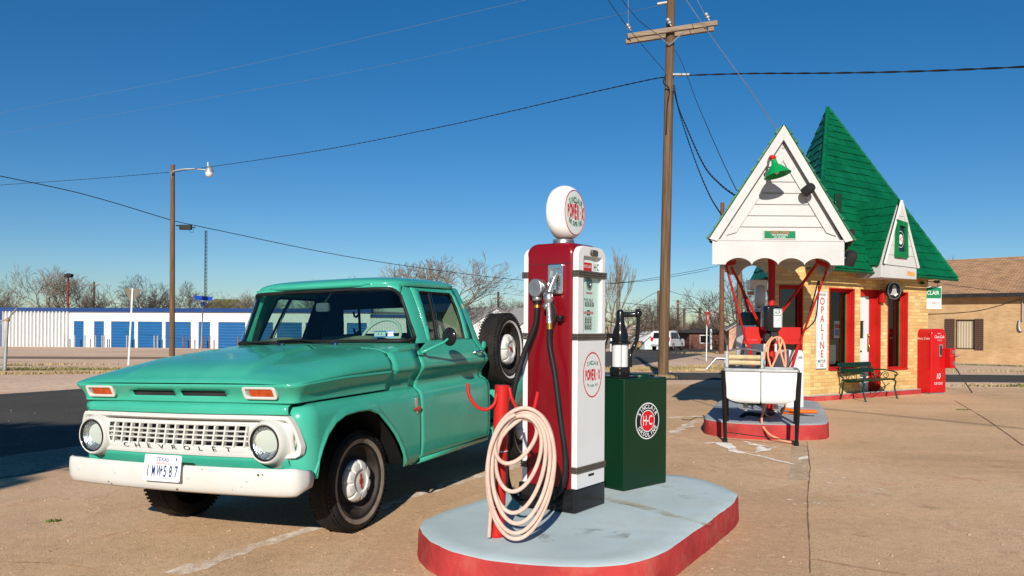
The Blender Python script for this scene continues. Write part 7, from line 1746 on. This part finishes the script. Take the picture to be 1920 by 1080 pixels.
sh2 = house(1214, 84, 1.8, 2.4, 1.1, 1.8, .3, pm('pale_blue_wall', (.55, .60, .60), .6), M_['whitemetal'], 'small pale trailer left of the white car', [], name='trailer', gable=True)
for px, d, h_, lab in ((1147, 66, 1.2, 'short white marker post beside the road right of the red pump'), (1333, 88, 2.2, 'small white post behind the front yield sign')):
    x = ray(px, 600)[0]*d; o = MB().box(-.10, .10, -.1, .1, 0, h_).prism([(-.10, 0), (.10, 0), (0, .1)], -.1, .1, Matrix.Translation((0, 0, h_)) @ frame((0, 0, 0), (1, 0, 0), (0, 0, 1))).build('marker_post', M_['whitemetal'], None, 0, loc=(x, d, g(x, d))); tag(o, lab, 'post')
x = ray(1197, 600)[0]*74; mb = MB()
for i in range(6): mb.ell((random.uniform(-.35, .35), random.uniform(-.3, .3), .25+random.uniform(0, .35)), .32, .3, .28, 10, 6)
tag(mb.build('straw_bale', pm('tan_heap', (.30, .20, .09), .9, 0, .3, 4), None, 60, loc=(x, 74, g(x, 74))), 'tan straw heap beside the road behind the hand pump', 'straw heap')
def bush(px, d, w_, h_, label, seed, mat='leaf'):
    rnd = random.Random(seed); x = ray(px, 600)[0]*d; mb = MB()
    for i in range(700):
        a, b = rnd.random()*2*pi, rnd.random()**.5; zz = rnd.random(); r = w_/2*sqrt(max(0, 1-zz**2))*b; s = .16*rnd.uniform(.5, 1.2)
        c = Vector((r*cos(a), r*sin(a), zz*h_)); u = Vector((rnd.gauss(0, 1), rnd.gauss(0, 1), rnd.gauss(0, 1))).normalized()*s; v = u.orthogonal().normalized()*s*.6
        mb.add([c-u, c+v, c+u, c-v], [(0, 1, 2, 3)])
    t = thing('shrub', label, 'shrub', (x, d, g(x, d))); mb.build('foliage', M_[mat], t, 0, weld=False); MB().tube([(0, 0, 0), (0, 0, h_*.6)], .06, 5).build('stem', M_['barkdark'], t, 0)
bush(1350, 90, 3.2, 2.2, 'dark green shrub at the foot of the reddish post', 3); bush(1320, 91, 2.4, 1.7, 'dark green shrub in front of the low red brick house', 4)
# water tower far off
wt = thing('water_tower', 'far white water tower tank behind the front yield sign', 'water tower', (ray(1336, 600)[0]*230, 230, -1.3))
zt = at(1336, 594, 230).z+1.3; MB().ell((0, 0, zt), 2.6, 2.6, 2.6, 20, 12).build('tank', M_['whitemetal'], wt, 60)
for k in range(4): a = pi/4+k*pi/2; MB().cyl((2*cos(a), 2*sin(a), 0), (1.9*cos(a), 1.9*sin(a), zt), .15, .15, 6).build('leg', M_['whitemetal'], wt, 60)
# ------------------------------------------------------------------ brick house with brown shutters at the right
p0 = gp(1810, 680); hd = Vector((.70, -.71)).normalized(); HB_ = frame((p0.x, p0.y, g(p0.x, p0.y)), (hd.x, hd.y, 0), (-hd.y, hd.x, 0)); HBI = HB_.inverted()
bh = thing('brick_house', 'buff brick house with a brown shingle roof and a shuttered window beyond the drinks machine', 'house', M=HB_)
def tH(px): u, _ = ray(px, 620); return (u*p0.y-p0.x)/(hd.x-u*hd.y)
HHh = at(1810, 553, p0.y).z-g(p0.x, p0.y)
x0_, x1_ = tH(1690), 14
ww = (tH(1791)-.02, tH(1828)+.02, .95, 2.50)
ww = (tH(1791), tH(1828), at(1810, 655, p0.y).z-g(p0.x, p0.y), at(1810, 599, p0.y).z-g(p0.x, p0.y))
m = MB(); wall_with_openings(m, x1_, HHh, [ww], 0, x0_); m.build('front_wall', M_['brickbuff2'], bh, 0)
MB().add([(x0_, 0, 0), (x0_, 9, 0), (x0_, 9, HHh), (x0_, 0, HHh)], [(0, 1, 2, 3)]).build('end_wall', M_['brickbuff2'], bh, 0)
wf = MB().ring([(ww[1], ww[3]), (ww[0], ww[3]), (ww[0], ww[2]), (ww[1], ww[2])], [(ww[1]-.06, ww[3]-.06), (ww[0]+.06, ww[3]-.06), (ww[0]+.06, ww[2]+.06), (ww[1]-.06, ww[2]+.06)], 0, .05, frame((0, .12, 0), (1, 0, 0), (0, 0, 1))).build('window', pm('dark_brown_frame', (.06, .035, .025), .7), bh, 0)
MB().add([(ww[0]+.05, .13, ww[2]+.05), (ww[1]-.05, .13, ww[2]+.05), (ww[1]-.05, .13, ww[3]-.05), (ww[0]+.05, .13, ww[3]-.05)], [(0, 1, 2, 3)]).build('blind', wavemat('tan_blind', (.40, .33, .22), 'X', .12, .3), wf, 0)
shm = wavemat('brown_shutter', (.085, .045, .032), 'Z', .10, .6)
for a, b in ((1772, 1791), (1828, 1845)): MB().box(tH(a), tH(b)-.02, -.05, -.003, ww[2]-.02, ww[3]+.03).build('shutter', shm, bh, 0)
brownroof = None
def roofmat():
    m, nt, b = newmat('brown_asphalt_shingles'); L = nt.links.new; tc = nt.nodes.new('ShaderNodeTexCoord')
    br = nt.nodes.new('ShaderNodeTexBrick'); L(tc.outputs['Object'], br.inputs['Vector']); br.inputs['Scale'].default_value = 1; br.inputs['Brick Width'].default_value = .32; br.inputs['Row Height'].default_value = .15; br.inputs['Mortar Size'].default_value = .012
    br.inputs['Color1'].default_value = (.50, .285, .145, 1); br.inputs['Color2'].default_value = (.36, .20, .105, 1); br.inputs['Mortar'].default_value = (.12, .07, .04, 1)
    n1 = noise(nt, tc.outputs['Object'], 2.0, 6, .6); L(mix(nt, 'MULTIPLY', 1.0, br.outputs['Color'], ramp(nt, n1, [(.3, (.8, .8, .8)), (.7, (1.1, 1.1, 1.1))])), b.inputs['Base Color']); b.inputs['Roughness'].default_value = .9
    bp = nt.nodes.new('ShaderNodeBump'); bp.inputs['Strength'].default_value = .6; bp.inputs['Distance'].default_value = .02; bp.invert = True; L(br.outputs['Fac'], bp.inputs['Height']); L(bp.outputs['Normal'], b.inputs['Normal']); return m
RM = roofmat(); sl_ = 4.5; rise = at(1845, 484, p0.y+2.0).z-g(p0.x, p0.y)-HHh
pitch = atan2(rise, sl_); Ls = sqrt(rise**2+sl_**2)
MB().add([(x0_-.5, -.55, 0), (x1_+.5, -.55, 0), (x1_-3.0, Ls, 0), (x0_+.2, Ls, 0)], [(0, 1, 2, 3)]).build('roof', RM, bh, 0, loc=(0, 0, HHh+.10), rot=(pitch, 0, 0), solid=.06)
MB().add([(x0_-.5, -.5, HHh+.0), (x0_+.2, sl_, HHh+rise+.1), (x0_-.5, 9.5, HHh)], [(0, 1, 2)]).build('roof', RM, bh, 0)
MB().box(x0_-.5, x1_, -.56, -.44, HHh-.14, HHh+.04).build('gutter', M_['darkmetal'], bh, 0)
MB().box(x0_-.4, x1_, -.44, 0, HHh-.06, HHh-.03).build('soffit', pm('brown_soffit', (.12, .07, .05), .8), bh, 0)
MB().tube([(tH(1917), -.05, HHh), (tH(1917), -.05, HHh-1.3)], .03, 6).tube(catmull([(tH(1912), -.06, HHh-1.25), (tH(1911), -.08, HHh-1.55), (tH(1914), -.08, HHh-1.75), (tH(1918), -.06, HHh-1.72)], 4), .05, 8).build('conduit', M_['galv'], bh, 60)
MB().tube(catmull([(tH(1740), -.03, HHh-.95), (tH(1830), -.03, HHh-.80), (tH(1900), -.03, HHh-.35), (tH(1916), -.03, HHh-.25)], 5), .012, 5).tube([(tH(1775), -.56, HHh+.55), (tH(1880), -.50, HHh+.12)], .012, 5).build('wall_cable', M_['wire'], bh, 60)
# ------------------------------------------------------------------ unseen tree added, its crown shaped to shade the ground left of the truck
t_ = thing('added_shade_tree', 'unseen leafy tree added to shade the street left of the truck', 'tree', (-9.5, -8.4, g(-8, -10)))
MB().tube([(0, 0, 0), (.1, 0, 3), (0, .1, 7.5)], [.25, .2, .1], 8).build('trunk', M_['barkdark'], t_, 60)
rnd = random.Random(8); mb = MB()
for i in range(5000):
    zz = rnd.uniform(7.2, 8.9); r = 2.2*max(.05, sin(pi*(zz-7.0)/2.1))**.6*rnd.random()**.5*(1+.3*sin(zz*5.3)); a = rnd.random()*2*pi; s = .16
    c = Vector((r*cos(a)*1.3, r*sin(a), zz)); u = Vector((rnd.gauss(0, 1), rnd.gauss(0, 1), rnd.gauss(0, 1))).normalized()*s; v = u.orthogonal().normalized()*s*.7
    mb.add([c-u, c+v, c+u, c-v], [(0, 1, 2, 3)])
mb.build('crown', M_['leaf'], t_, 0, weld=False)
